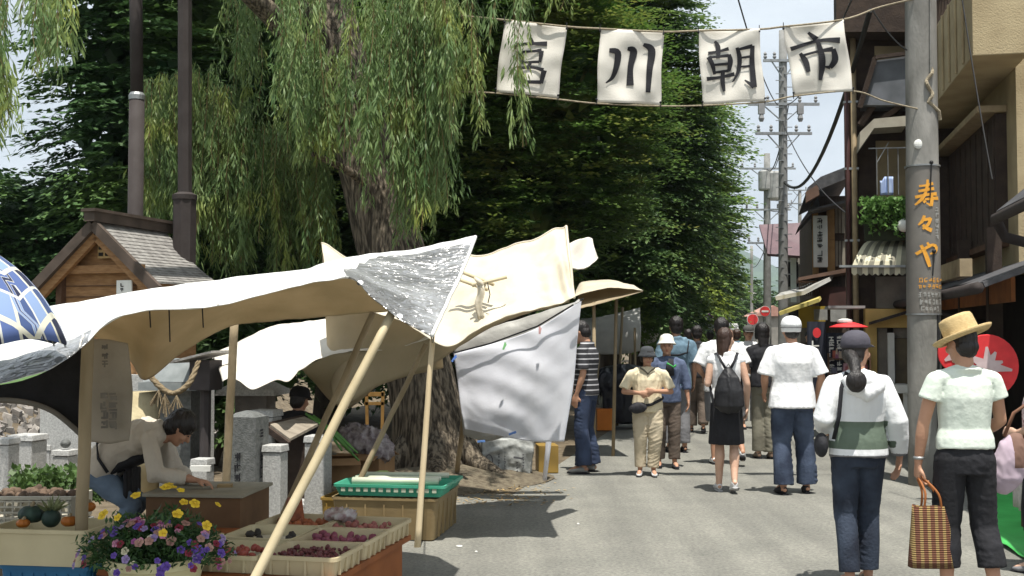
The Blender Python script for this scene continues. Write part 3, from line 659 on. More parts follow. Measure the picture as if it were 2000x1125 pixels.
# ------------------------------------------------------------------ utility poles
def upole(px, pyb, Y, pt, r0, r1, lab, arms, trans=None, m=POLEC, lean=0):
    b = W(px, pyb, Y); b.z = 0; t = W(px+lean, pt, Y); o = empty('utility_pole', b, lab, 'utility pole', 'utility poles along the right side of the street')
    f = MB(); f.tube([b+(t-b)*k/8 for k in range(9)], [r0+(r1-r0)*k/8 for k in range(9)], 16); f.build('shaft', m, o, smooth=True)
    for (py, hw) in arms:
        c = W(px+lean, py, Y); f = MB(); f.beam(c+Vector((-hw, -.1, 0)), c+Vector((hw, -.1, 0)), .07, .07)
        g = f.build('crossarm', STEEL, o); f = MB()
        for q in (-.9, -.45, .45, .9): f.lathe(c+Vector((hw*q, -.1, .05)), [(.03, 0), (.055, .05), (.03, .09), (.05, .13), (.02, .18)], 8)
        f.build_split('insulator', mat('insulator', (.3, .3, .3), None, 5, .4), g)
        f = MB(); f.beam(c+Vector((-hw*.6, -.08, 0)), c+Vector((0, -.08, -.5)), .03, .03); f.beam(c+Vector((hw*.6, -.08, 0)), c+Vector((0, -.08, -.5)), .03, .03); f.build_split('brace', STEEL, g)
    if trans:
        for (dx, py, rr_) in trans:
            c = W(px+lean+dx, py, Y); f = MB(); f.lathe(c, [(rr_*.9, 0), (rr_, .05), (rr_, rr_*2.4), (rr_*.8, rr_*2.6), (.04, rr_*2.7)], 14); f.build_split('transformer', CONC, o, smooth=False)
    return o
U2 = upole(1529, 660, 30, 60, .14, .105, 'tall far utility pole standing against the sky between the third and fourth banners', [(120, .55), (205, .95), (262, .75)], None, mat('pole_far', (.25, .25, .24), (.18, .18, .17), 6, .85))
f = MB()
for k in range(34):
    c = W(1529, 120+k*13, 30); sgn = (-1) ** k; f.beam(c+Vector((0, -.12, 0)), c+Vector((sgn*.22, -.12, 0)), .02, .02)
f.build_split('step_bolt', STEEL, U2)
U3 = upole(1498, 660, 44, 300, .17, .12, 'farther utility pole carrying a grey transformer', [(330, 1.1), (410, .9), (475, .8)], [(18, 390, .42), (-2, 372, .3)], mat('pole_far', (.25, .25, .24)))
U4 = upole(1562, 660, 70, 370, .17, .1, 'slim distant pole with crossarms above the maroon roof', [(372, .8), (398, 1.2)])
U5 = upole(1468, 660, 95, 480, .15, .11, 'short bare pole near the hills at the street end', [])
def insul(px, py, Y):
    f = MB(); c = W(px, py, Y); f.box(c, (.16, .12, .3)); f.lathe(c+Vector((0, 0, -.35)), [(.05, 0), (.08, .08), (.05, .2)], 8); return f
for px in (1487, 1563):
    insul(px, 212, 29.9).build('hanging_insulator', mat('insulator', (.3, .3, .3)), U2)
def wire(a, b, sag, r_=.012, lab=None, nm='overhead_wire'):
    P = [a.lerp(b, k/16)+Vector((0, 0, -sag*4*(k/16)*(1-k/16))) for k in range(17)]
    f = MB(); f.tube(P, r_, 5); o = f.build(nm, WIRE); return tag(o, lab, 'wire', 'overhead wires')
wire(W(1532, 355, 30), W(1700, 20, 14), .9, .035, 'thick dark cable curving from the tall pole up past the last banner')
wire(W(1537, 205, 30), W(1690, -60, 12), .3, .012, 'thin wire rising from the crossarm behind the last banner')
wire(W(1519, 205, 30), W(1420, -80, 14), .3, .012, 'thin wire rising left of the tall pole to the top of the picture')
wire(W(1529, 262, 30), W(1498, 330, 44), .4, .02, 'short wire between the two largest far poles')
wire(W(1540, 205, 30), W(1512, 330, 44), .3, .015, 'wire from the upper crossarm down to the transformer pole')
wire(W(1498, 475, 44), W(1468, 520, 95), .4, .02, 'wire from the transformer pole to the bare pole by the hills')
wire(W(1529, 240, 30), W(1658, 420, 17), .3, .012, 'thin wire falling from the tall pole to the timber house')
wire(W(1562, 372, 70), W(1500, 410, 44), .5, .02, 'distant wire joining the slim pole and the transformer pole')
wire(W(1555, 160, 30), W(1660, 60, 17), .1, .012, 'faint wire between the tall pole and the eave of the timber house')
# no entry sign and small round signs
def roundsign(px, py, Y, r_, name, lab, col, bar=None):
    c = W(px, py, Y); o = empty(name, (c.x, c.y, 0), lab, 'traffic sign'); m = Matrix.Rotation(math.pi/2, 3, 'X')
    f = MB(); f.lathe(c, [(r_, -.015), (r_, .015)], 28, 0, m); d_ = f.build('disc', mat('sign_rim', (.75, .72, .72), None, 5, .5), o)
    f = MB(); f.lathe(c+Vector((0, -.02, 0)), [(r_*.92, -.003), (r_*.92, .003)], 28, 0, m); f.build('face', col, d_)
    if bar: f = MB(); f.box(c+Vector((0, -.028, 0)), (r_*1.3, .006, r_*.34)); f.build('bar', WHITEP, d_)
    f = MB(); f.tube([(c.x, c.y+.05, 0), (c.x, c.y+.05, c.z+.1)], .03, 8); f.build_split('post', STEEL, o)
roundsign(1494, 608, 42, .20, 'no_entry_sign', 'round red no entry sign with a white bar down the street', mat('sign_red', (.70, .05, .05), None, 5, .5), True)
roundsign(1386, 619, 36, .12, 'round_sign', 'small round blue and red sign before the dark trees', mat('sign_blue', (.08, .08, .35), (.4, .05, .08), 9, .5))
roundsign(1470, 624, 55, .28, 'round_sign', 'small red disc sign left of the no entry sign', mat('sign_red', (.7, .05, .05)))
# ------------------------------------------------------------------ near utility pole with wrap sign
pb = G(1808, 948); PY = pb.y
near = empty('utility_pole', pb, 'thick near concrete utility pole wrapped in a grey sign with orange characters', 'utility pole', 'utility poles along the right side of the street')
ptop = W(1797, -80, PY); f = MB()
f.tube([pb+(ptop-pb)*k/12 for k in range(13)], [.168-.015*k/12 for k in range(13)], 28); f.build('shaft', POLEC, near, smooth=True)
def onpole(px, py, off=.0):                      # wraps picture points round the front of the near pole
    p = W(px, py, PY); q = (p.z-pb.z)/(ptop.z-pb.z); ax = pb.lerp(ptop, q); R0 = .168-.015*q+off; x = max(-.98, min(.98, (p.x-ax.x)/R0))
    return Vector((ax.x+x*R0, ax.y-math.sqrt(1-x*x)*R0, p.z))
f = MB(); P = []
for i in range(13):
    q = i/12; py = 330+(612-330)*q; c = W(1799+ (1804-1799)*q, py, PY)
    t_ = (c.z-pb.z)/(ptop.z-pb.z); ax = pb.lerp(ptop, t_); P.append([Vector((ax.x+math.cos(a)*(.168-.015*t_+.006), ax.y+math.sin(a)*(.168-.015*t_+.006), c.z)) for a in [2*math.pi*k/32 for k in range(33)]])
f.grid(P); wrap = f.build('wrap_sign', SIGNG, near, smooth=True)
for st_ in ([([(1785, 367), (1798, 366), (1811, 362)], [4, 4, 6]), ([(1800, 355), (1799, 368), (1796, 380)], [4, 6, 5]), ([(1784, 377), (1813, 372)], [5, 6]), ([(1779, 388), (1800, 384), (1819, 382)], [6, 5, 7]), ([(1797, 380), (1789, 393), (1779, 403)], [6, 6, 3]), ([(1807, 382), (1808, 394), (1806, 406)], [6, 7, 7]), ([(1806, 405), (1797, 400)], [5, 2]), ([(1790, 392), (1796, 399)], [4, 6]), ([(1795, 393), (1823, 390)], [4, 7])],
            [([(1794, 424), (1791, 434), (1784, 442)], [5, 6, 3]), ([(1791, 433), (1806, 430)], [5, 6]), ([(1806, 429), (1801, 441), (1791, 450)], [6, 6, 4]), ([(1791, 442), (1799, 449), (1808, 453)], [5, 7, 8])],
            [([(1780, 498), (1792, 490), (1806, 481), (1817, 484), (1815, 494), (1804, 498)], [6, 6, 5, 7, 6, 3]), ([(1799, 476), (1804, 486)], [4, 6]), ([(1788, 481), (1795, 496), (1800, 510), (1804, 523)], [5, 7, 8, 6])]):
    g = MB()
    for pp_, ww_ in st_: stroke(g, pp_, ww_, lambda x, y: onpole(x, y, .010), 12)
    g.build('orange_character', ORANGEM, wrap)
g = MB(); tfp = lambda x, y: onpole(x, y, .010)
glyphs(g, 1815, 408, 9, 9, 6, tfp, 31); g.build('small_lettering', PRINTW, wrap)
g = MB(); glyphs(g, 1785, 544, 7, 9, 6, tfp, 32, False, .16); glyphs(g, 1783, 556, 7, 9, 7, tfp, 33, False, .16); g.build('orange_lettering', ORANGEM, wrap)
g = MB(); glyphs(g, 1784, 571, 6.5, 11, 6, tfp, 34, False, .17); glyphs(g, 1786, 585, 6.5, 11, 6, tfp, 35, False, .17); glyphs(g, 1788, 599, 6.5, 10, 5, tfp, 36, False, .17); g.build('pale_lettering', PRINTW, wrap)
for yy in (326, 614):
    f = MB(); c = W(1799 if yy < 400 else 1804, yy, PY); f.lathe((pb.lerp(ptop, (c.z-pb.z)/(ptop.z-pb.z)).x, PY, c.z), [(.176, -.008), (.176, .008)], 32); f.build('band', STEEL, near)
f = MB(); f.tube([onpole(1822, y, .012) for y in range(616, 900, 12)], .012, 6); f.build('ground_cable', WIRE, near)
f = MB(); f.tube([onpole(1807, 322, .02), onpole(1806, 345, .02), onpole(1804, 390, .02)], .007, 5); f.tube([onpole(1812, 495, .02), onpole(1809, 540, .02)], .007, 5); f.build('hook_wire', WIRE, near)
f = MB(); f.ell(onpole(1807, 322, .015), (.02, .02, .02)); f.ell(onpole(1812, 493, .02), (.022, .02, .022)); f.build_split('hook', WIRE, near)
f = MB(); f.ell(onpole(1785, 286, .0), (.05, .02, .05)); f.build('paper_patch', WHITEP, near)
f = MB()
f.tube([onpole(1806, y, .014) for y in range(-20, 150, 12)], .012, 6); f.build('conduit', POLEC, near)
f = MB(); f.tube([onpole(1803+6*math.sin(y*.14), y, .02+.01*math.sin(y*.3)) for y in range(140, 205, 4)]+[onpole(1826, 222, .02), onpole(1829, 238, .02)], .018, 7); f.build('rope_knot', ROPE, near)
# ------------------------------------------------------------------ brown steel posts on the left
for (cx, Y, r0, r1, ys, lab) in ((258, 12.3, .083, .070, 190, 'slimmer dark brown steel post with a pale collar rising beside the shrine roof'), (355, 12.1, .126, .077, 385, 'thicker dark brown steel post behind the shrine roof with a stepped base')):
    b = W(cx, 900, Y); b.z = 0; o = empty('steel_post', b, lab, 'post'); j = W(cx, ys, Y); t = W(cx+6, -150, Y)
    f = MB(); f.tube([b, Vector((b.x, b.y, j.z))], r0, 8 if r0 > .1 else 20); f.build('lower_shaft', BROWNP, o, smooth=False if r0 > .1 else True)
    f = MB(); f.tube([Vector((b.x, b.y, j.z)), t], r1, 8 if r0 > .1 else 20); f.build('upper_shaft', BROWNP, o, smooth=r0 < .1)
    f = MB(); f.lathe((b.x, b.y, j.z-.03), [(r0*1.04, 0), (r0*1.06, .05), (r1*1.02, .08)], 20); f.build('collar', STEEL if r0 < .1 else BROWNP, o)
# ------------------------------------------------------------------ trees
BARK = mat('willow_bark', (.20, .165, .12), (.045, .036, .026), 8, .95, 2.2, 11, detail=12, stretch=(4, 4, .55), lo=.42, hi=.6)
BARK2 = mat('dark_bark', (.09, .07, .05), (.04, .03, .022), 6, .95, .8, 30, stretch=(2, 2, .5))
def trunk(mb, pts, rs, n=14, rough_=.04, seed=0):
    q = crm([(*p, r_) for p, r_ in zip(pts, rs)], 26); m = len(q); vs = []
    for i, p in enumerate(q):
        for k in range(n):
            a = 2*math.pi*k/n; r_ = p[3]*(1+rough_*3*noise.noise(Vector((math.cos(a)*2.2+seed, math.sin(a)*2.2, p[2]*.8)))+rough_*math.sin(5*a+seed+p[2]))
            if p[2] < .6: r_ *= 1+.12*(0.6-p[2])*math.sin(6*a+seed)
            vs.append((p[0]+math.cos(a)*r_, p[1]+math.sin(a)*r_, p[2]))
    mb.add(vs, [(i*n+k, i*n+(k+1) % n, (i+1)*n+(k+1) % n, (i+1)*n+k) for i in range(m-1) for k in range(n)]+[tuple((m-1)*n+k for k in range(n))])
NPR = np.random.RandomState(42)
def crown_tree(name, lab, base, c, rad, lm, nspray, nleaf, lsize, spray=.75, seed=1, layered=.12, zmin=1.7, group=None, tr=.16, inner=7000, bias=None, cat='tree', lobes=9, tilt=.12, lump_a=1.0):
    """uneven crown of flat leafy sprays over a lumpy envelope, with larger inner leaves coloured darker in place of shade"""
    rs = np.random.RandomState(seed); c = Vector(c); base = Vector(base); o = empty(name, base, lab, cat, group)
    mb = MB(); top = Vector((c.x, c.y, c.z+rad[2]*.4)); mid = base.lerp(top, .35)+Vector((.12, 0, 0))
    mb2 = MB(); trunk(mb, [base, mid, base.lerp(top, .7), top], [tr*1.25, tr, tr*.7, tr*.25], 10, .05, seed)
    mb.build('trunk', BARK2, o, smooth=True)
    for k in range(7):
        a = rs.uniform(0, 6.28); s_ = base.lerp(top, rs.uniform(.35, .8)); e_ = c+Vector((math.cos(a)*rad[0]*.75, math.sin(a)*rad[1]*.75, rs.uniform(-.3, .5)*rad[2]))
        mb = MB(); mb.tube([s_, s_.lerp(e_, .5)+Vector((0, 0, .25)), e_], [tr*.4, tr*.25, .02], 7); mb.build('limb', BARK2, o, smooth=True)
    # lumpy radius
    ph = rs.uniform(0, 6.28, (lobes, 2)); ad = rs.uniform(.5, 1, lobes)
    def lump(d):
        return 1+lump_a*.17*np.sin(d[:, 0]*4+ph[0, 0])*np.sin(d[:, 2]*5+ph[0, 1])+.10*np.sin(d[:, 1]*7+ph[1, 0]+d[:, 2]*6)+.08*np.sin(d[:, 0]*9+ph[2, 0]+d[:, 2]*11+ph[2, 1])
    d = rs.normal(size=(nspray, 3)); d /= np.linalg.norm(d, axis=1)[:, None]
    if bias is not None:                       # a few more sprays on the sides one can see
        k = rs.rand(nspray) < .55; d[k] += np.array(bias)*rs.uniform(.2, 1.2, (k.sum(), 1)); d /= np.linalg.norm(d, axis=1)[:, None]
    rr_ = (1-rs.beta(1, 4.5, nspray)*.5)*lump(d)
    cc = np.array(c)+d*rr_[:, None]*np.array(rad)
    keep = cc[:, 2] > zmin-.4*rs.rand(nspray); cc = cc[keep]; d = d[keep]; n = len(cc)
    out_ = d.copy(); out_[:, 2] *= .25; out_[:, 2] -= tilt; out_ += rs.normal(size=out_.shape)*np.array((.22, .22, .12)); out_ /= np.linalg.norm(out_, axis=1)[:, None]
    side = np.cross(out_, (0, 0, 1.)); side /= np.linalg.norm(side, axis=1)[:, None]
    up = np.cross(side, out_)
    sz = spray*rs.uniform(.55, 1.35, n)
    ntw = 6; per = nleaf//ntw; nleaf = ntw*per                                   # six fanning twigs a spray, leaves in two rows on each
    tw = np.repeat((np.linspace(-.62, .62, ntw)[None, :]+rs.normal(size=(n, ntw))*.10), per, axis=1)
    tt = np.tile(np.linspace(.05, 1, per), ntw)[None, :]*np.ones((n, 1))*(1-.35*np.abs(tw))+rs.normal(size=(n, nleaf))*.02
    sg = np.tile(np.where(np.arange(per) % 2, 1., -1.), ntw)[None, :]*np.ones((n, 1)); a = tt-.35
    ca, sa = np.cos(tw), np.sin(tw); wd_l = lsize*.42
    du = out_[:, None, :]*ca[..., None]+side[:, None, :]*sa[..., None]; dv = -out_[:, None, :]*sa[..., None]+side[:, None, :]*ca[..., None]
    h = rs.normal(size=(n, nleaf))*layered*.12-.16*tt**2
    P = cc[:, None, :]+du*(a*sz[:, None])[..., None]+dv*(sg*wd_l)[..., None]+up[:, None, :]*(h*sz[:, None])[..., None]
    D = du*.75+dv*(sg*rs.uniform(.5, 1.0, sg.shape))[..., None]+rs.normal(size=P.shape)*.16
    D[..., 2] -= .18
    Nn = up[:, None, :]+rs.normal(size=P.shape)*.30
    P = P.reshape(-1, 3); D = D.reshape(-1, 3); Nn = Nn.reshape(-1, 3); m = len(P)
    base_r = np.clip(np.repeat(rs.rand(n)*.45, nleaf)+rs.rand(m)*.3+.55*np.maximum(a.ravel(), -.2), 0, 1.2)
    ln = lsize*rs.uniform(.7, 1.35, m); wd = ln*rs.uniform(.38, .55, m)
    # inner foliage, crown shade put into its darker tint
    di = rs.normal(size=(inner, 3)); di /= np.linalg.norm(di, axis=1)[:, None]
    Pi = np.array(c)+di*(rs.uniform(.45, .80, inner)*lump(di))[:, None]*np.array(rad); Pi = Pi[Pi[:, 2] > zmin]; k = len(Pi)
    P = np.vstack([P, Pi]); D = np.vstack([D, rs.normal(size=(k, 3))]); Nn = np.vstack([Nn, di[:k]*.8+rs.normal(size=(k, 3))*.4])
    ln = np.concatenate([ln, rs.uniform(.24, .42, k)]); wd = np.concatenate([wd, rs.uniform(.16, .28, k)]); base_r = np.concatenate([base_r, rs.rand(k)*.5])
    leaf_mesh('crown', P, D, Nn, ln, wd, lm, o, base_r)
    return o
LM_K = leafmat('zelkova_leaf', (.030, .080, .018), (.14, .235, .04), (.25, .30, .05), .38, .9)
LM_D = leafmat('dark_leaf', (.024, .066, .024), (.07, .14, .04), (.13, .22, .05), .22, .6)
LM_W = leafmat('willow_leaf', (.085, .17, .055), (.23, .31, .115), (.34, .39, .09), .40, 1.6)
LM_F = leafmat('far_leaf', (.045, .085, .025), (.07, .13, .04), (.10, .17, .04), .3, .4)
RIVT = 'riverside zelkova trees in a row behind the stalls'
def ST(px, Y):  # point on the ground
    p = W(px, 650, Y); p.z = 0; return p
LM_K1 = leafmat('zelkova_leaf_warm', (.030, .080, .018), (.13, .23, .045), (.25, .26, .06), .38, 1.1)
LM_K2 = leafmat('zelkova_leaf_deep', (.024, .066, .024), (.12, .21, .06), (.22, .30, .06), .36, .8)
LM_K3 = leafmat('zelkova_leaf_lime', (.035, .09, .025), (.15, .25, .05), (.30, .36, .05), .4, .8)
for (px, Y, cz, rad, ns, nl, ls, zmn, sd, lm_, tl, lab) in (
    (985, 17.5, 5.7, (1.95, 2.2, 4.3), 2300, 84, .085, 2.5, 3, LM_K1, -.22, 'zelkova crown with warm reddish tips right behind the first banner'),
    (1185, 24.5, 5.6, (2.1, 2.6, 4.6), 2000, 84, .11, 2.0, 4, LM_K2, .10, 'dark green layered zelkova standing behind the third banner'),
    (1240, 33, 4.9, (2.3, 2.8, 3.7), 1500, 84, .14, 1.7, 5, LM_K3, .12, 'sunlit zelkova in the row, its crown ending at the sky below the third banner'),
    (1300, 44, 5.1, (2.5, 3.0, 3.1), 1100, 84, .19, 1.5, 6, LM_K3, .10, 'broad zelkova whose tip reaches farthest toward the distant poles'),
    (1338, 60, 5.0, (2.3, 3.2, 3.4), 800, 72, .25, 1.3, 7, LM_K2, .1, 'last large riverside zelkova before the hills')):
    b = ST(px, Y); crown_tree('zelkova_tree', lab, b, (b.x, b.y, cz), rad, lm_, ns, nl, ls, spray=1.15 if Y < 30 else 1.5, seed=sd, zmin=zmn, group=RIVT, bias=(.35, -1, .1), tr=.2, tilt=tl, lump_a=1.5)
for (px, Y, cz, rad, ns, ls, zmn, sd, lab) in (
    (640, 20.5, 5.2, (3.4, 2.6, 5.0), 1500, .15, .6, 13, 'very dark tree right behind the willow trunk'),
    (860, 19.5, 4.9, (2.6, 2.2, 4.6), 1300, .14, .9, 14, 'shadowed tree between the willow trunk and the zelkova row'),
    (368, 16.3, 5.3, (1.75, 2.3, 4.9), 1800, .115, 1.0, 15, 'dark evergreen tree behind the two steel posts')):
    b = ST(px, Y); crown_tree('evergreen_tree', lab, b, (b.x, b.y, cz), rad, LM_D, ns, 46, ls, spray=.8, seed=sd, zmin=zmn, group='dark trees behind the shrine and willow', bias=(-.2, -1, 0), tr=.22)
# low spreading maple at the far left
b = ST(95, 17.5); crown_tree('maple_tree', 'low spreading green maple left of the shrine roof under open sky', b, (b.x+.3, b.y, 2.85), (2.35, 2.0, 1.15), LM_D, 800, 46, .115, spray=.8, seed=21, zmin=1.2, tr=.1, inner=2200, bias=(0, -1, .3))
# small shrub behind stall 2 (visible between the canopies)
b = ST(420, 13.2); crown_tree('garden_shrub', 'bushy green shrub seen in the gap between the two canopies', b, (b.x, b.y, 1.15), (.9, .7, .72), LM_F, 200, 40, .085, spray=.4, seed=22, zmin=.2, tr=.04, inner=900, cat='shrub')
# far greenery closing the street
for (px, Y, cz, rad, sd, lab) in ((1455, 120, 3.2, (5, 4, 3.8), 31, 'bright green tree at the end of the street left of the bare pole'), (1500, 140, 2.6, (5, 4, 3.2), 32, 'bright green bush beyond the no entry sign'), (1425, 100, 2.4, (4, 4, 2.8), 33, 'green bush behind the far white tents')):
    b = ST(px, Y); crown_tree('far_tree', lab, b, (b.x, b.y, cz), rad, LM_F, 320, 40, .42, spray=2.0, seed=sd, zmin=.5, tr=.15, inner=1200, group='green trees at the street end')
# far-off wood across the river
rs = np.random.RandomState(8); N = 60000; C = np.zeros((N, 3)); C[:, 0] = rs.uniform(-130, 20, N); C[:, 1] = 120+rs.normal(size=N)*6-C[:, 0]*.3
C[:, 2] = rs.beta(1.3, 1.2, N)*(4.6+1.6*np.sin(C[:, 0]*.31)+1.0*np.sin(C[:, 0]*.83+1))-.3
D = rs.normal(size=(N, 3)); tag(leaf_mesh('far_wood', C, D, rs.normal(size=(N, 3))+(0, -.5, .6), rs.uniform(.6, 1.3, N), rs.uniform(.4, .9, N), LM_F), 'far belt of woodland across the river', 'wood', kind='stuff')
# ------------------------------------------------------------------ the willow
wb = G(850, 935); wb = W(850, 925, 12.3); wb.z = 0
WIL = empty('willow_tree', wb, 'huge old weeping willow whose leaning trunk rises behind the canopies', 'tree')
mb = MB()
pts = [W(855, 945, 12.3), W(850, 905, 12.3), W(838, 830, 12.3), W(822, 740, 12.35), W(800, 640, 12.4), W(775, 520, 12.5), W(742, 400, 12.6), W(705, 270, 12.7), W(672, 150, 12.8), W(640, 20, 13), W(610, -120, 13.2)]
wid = [210, 180, 146, 132, 130, 132, 126, 118, 110, 104, 96]
trunk(mb, pts, [w_/2/FPX*12.5 for w_ in wid], 40, .035, 2)
for k in range(7):   # flaring roots
    a = k*.9+.3; mb.tube([wb+Vector((math.cos(a)*.3, math.sin(a)*.3, .42)), wb+Vector((math.cos(a)*.55, math.sin(a)*.55, .16)), wb+Vector((math.cos(a)*.95, math.sin(a)*.95, .02))], [.16, .12, .05], 10)
mb.build('trunk', BARK, WIL, smooth=True)
for (a, b_, c_, r_) in ((W(690, 230, 12.7), W(560, 60, 12.2), W(430, -60, 11.5), .2), (W(700, 260, 12.7), W(800, 60, 12), W(900, -80, 11.2), .22), (W(660, 120, 12.8), W(500, -60, 12), W(250, -140, 10), .18), (W(740, 390, 12.6), W(690, 340, 12.2), W(610, 300, 11.9), .07), (W(800, 60, 12), W(930, -60, 10.9), W(1050, -120, 10.6), .13)):
    m_ = MB(); m_.tube([Vector(v) for v in [v_[:3] for v_ in crm([a, b_, c_], 9)]], [r_*(1-.08*k) for k in range(9)], 10); m_.build('limb', BARK, WIL, smooth=True)
# hanging strands: (x0, x1, top y at x0/x1, bottom y range, depth range, count, slant)
curt = [
    (430, 640, -40, -20, 60, 260, 12.5, 13.6, 50),
    (275, 420, 165, 130, 330, 545, 12.6, 13.7, 120),
    (400, 640, 150, 330, 400, 560, 12.6, 13.6, 170),
    (280, 640, 210, 250, 280, 480, 12.6, 13.7, 90),
    (540, 690, -60, -60, 120, 330, 11.0, 12.4, 50),
    (690, 905, -60, -60, 150, 430, 10.8, 11.8, 105),
    (770, 905, -60, 100, 300, 490, 10.8, 11.8, 48),
    (850, 925, -60, -60, 120, 300, 10.4, 11.2, 42),
    (955, 1040, -60, -60, 10, 190, 10.3, 10.9, 9),
    (995, 1025, -60, -60, 250, 300, 10.4, 10.8, 4),
    (1040, 1105, -60, -60, 0, 75, 10.4, 10.9, 7),
    (-20, 60, -60, -60, 100, 320, 8.0, 9.6, 42),
    (50, 185, -60, -60, 10, 165, 8.0, 9.6, 46),
    (560, 760, 60, 140, 200, 330, 11.4, 12.1, 70),
]
SP, SDr, SN, SL, SWd, SR = [], [], [], [], [], []
rq = random.Random(77); stem = MB()
for (x0, x1, yt0, yt1, yb0, yb1, da, db, cnt) in curt:
    clumps = [rq.uniform(0, 1) for _ in range(max(3, cnt//9))]
    for i in range(cnt):
        u = min(1, max(0, rq.choice(clumps)+rq.gauss(0, .028))); px = x0+(x1-x0)*u; Y = rq.uniform(da, db)
        yt = yt0+(yt1-yt0)*u+rq.uniform(-15, 25); yb = rq.uniform(yb0, yb1) if rq.random() < .75 else rq.uniform((yt+yb0)/2, yb0)
        if yb < yt+25: yb = yt+30
        a = W(px, yt, Y); b_ = W(px+rq.uniform(-10, 10), yb, Y); Ls = (a-b_).length; sway = rq.uniform(-.06, .06); ph = rq.uniform(0, 6)
        n = int(Ls/.020); tone = rq.random()*.6
        dx, dy = rq.uniform(-.12, .12), rq.uniform(-.12, .12); prevp = None
        for k in range(n):
            f = k/n; p = a.lerp(b_, f)+Vector((dx*f+sway*math.sin(f*5+ph), dy*f+sway*math.cos(f*4+ph), 0))
            thick = 1.15 if f > .55 else .8
            ang = rq.uniform(0, 6.28); spread = rq.uniform(.12, .6)*(1.25 if k % 9 else 2.2)
            dvec = (math.cos(ang)*spread, math.sin(ang)*spread, -1)
            ln = rq.uniform(.06, .13)*thick*(1-.35*max(0, f-.9)/.1)
            off = .035*(1-max(0, f-.85)*4)
            SP.append((p.x+math.cos(ang)*off, p.y+math.sin(ang)*off, p.z)); SDr.append(dvec); SN.append((math.cos(ang+1.57)*.5+rq.uniform(-1, 1), math.sin(ang)*.5-.4, rq.uniform(-.2, .8)))
            SL.append(ln); SWd.append(ln*rq.uniform(.12, .20)); SR.append(tone+.4*rq.random())
            if rq.random() < .22:    # side twig leaf cluster
                q = rq.uniform(.04, .11); 
                for z in range(3):
                    an2 = ang+rq.uniform(-.5, .5)
                    SP.append((p.x+math.cos(an2)*q, p.y+math.sin(an2)*q, p.z-.03-z*.035)); SDr.append((math.cos(an2)*.4, math.sin(an2)*.4, -1)); SN.append((rq.uniform(-1, 1), -.5, .3)); SL.append(ln*.9); SWd.append(ln*.17); SR.append(tone+.4*rq.random())
        if i % 2 == 0:
            P = [a.lerp(b_, f)+Vector((dx*f+sway*math.sin(f*5+ph), dy*f+sway*math.cos(f*4+ph), 0)) for f in (0, .2, .4, .6, .8, 1)]; stem.tube(P, .0035, 3, cap=False)
leaf_mesh('crown', SP, SDr, SN, SL, SWd, LM_W, WIL, SR)
tag(stem.build('twig', mat('willow_twig', (.16, .12, .05), None, 5, .8), WIL), kind='stuff')
# crown top above the frame, so that the ground below lies in real shade and it looks whole from a step aside
rs = np.random.RandomState(9); N = 16000; d = rs.normal(size=(N, 3)); d /= np.linalg.norm(d, axis=1)[:, None]
c = np.array(W(640, -330, 12.6)); C = c+d*(rs.uniform(.6, 1, N)*(1+.15*np.sin(d[:, 0]*6)))[:, None]*np.array((2.6, 1.2, .9)); C = C[C[:, 2] > EYE+(C[:, 1])*.33]
N = len(C); D = rs.normal(size=(N, 3)); D[:, 2] -= 1.2
leaf_mesh('crown_top', C, D, rs.normal(size=(N, 3)), rs.uniform(.08, .14, N), rs.uniform(.02, .04, N), LM_W, WIL)
# maple-like twig hanging in above the banners
def twig(px0, py0, px1, py1, Y, n, lab):
    a = W(px0, py0, Y); b_ = W(px1, py1, Y); P = [a.lerp(b_, rq.random()) for _ in range(n)]
    C = [(p.x+rq.gauss(0, .04), p.y+rq.gauss(0, .1), p.z+rq.gauss(0, .04)) for p in P]
    return tag(leaf_mesh('hanging_twig', C, [(b_-a)+Vector((rq.gauss(0, .5), 0, rq.gauss(0, .4))) for _ in P], [(0, -1, .5)]*n, [.08]*n, [.03]*n, LM_K), lab, 'twig')
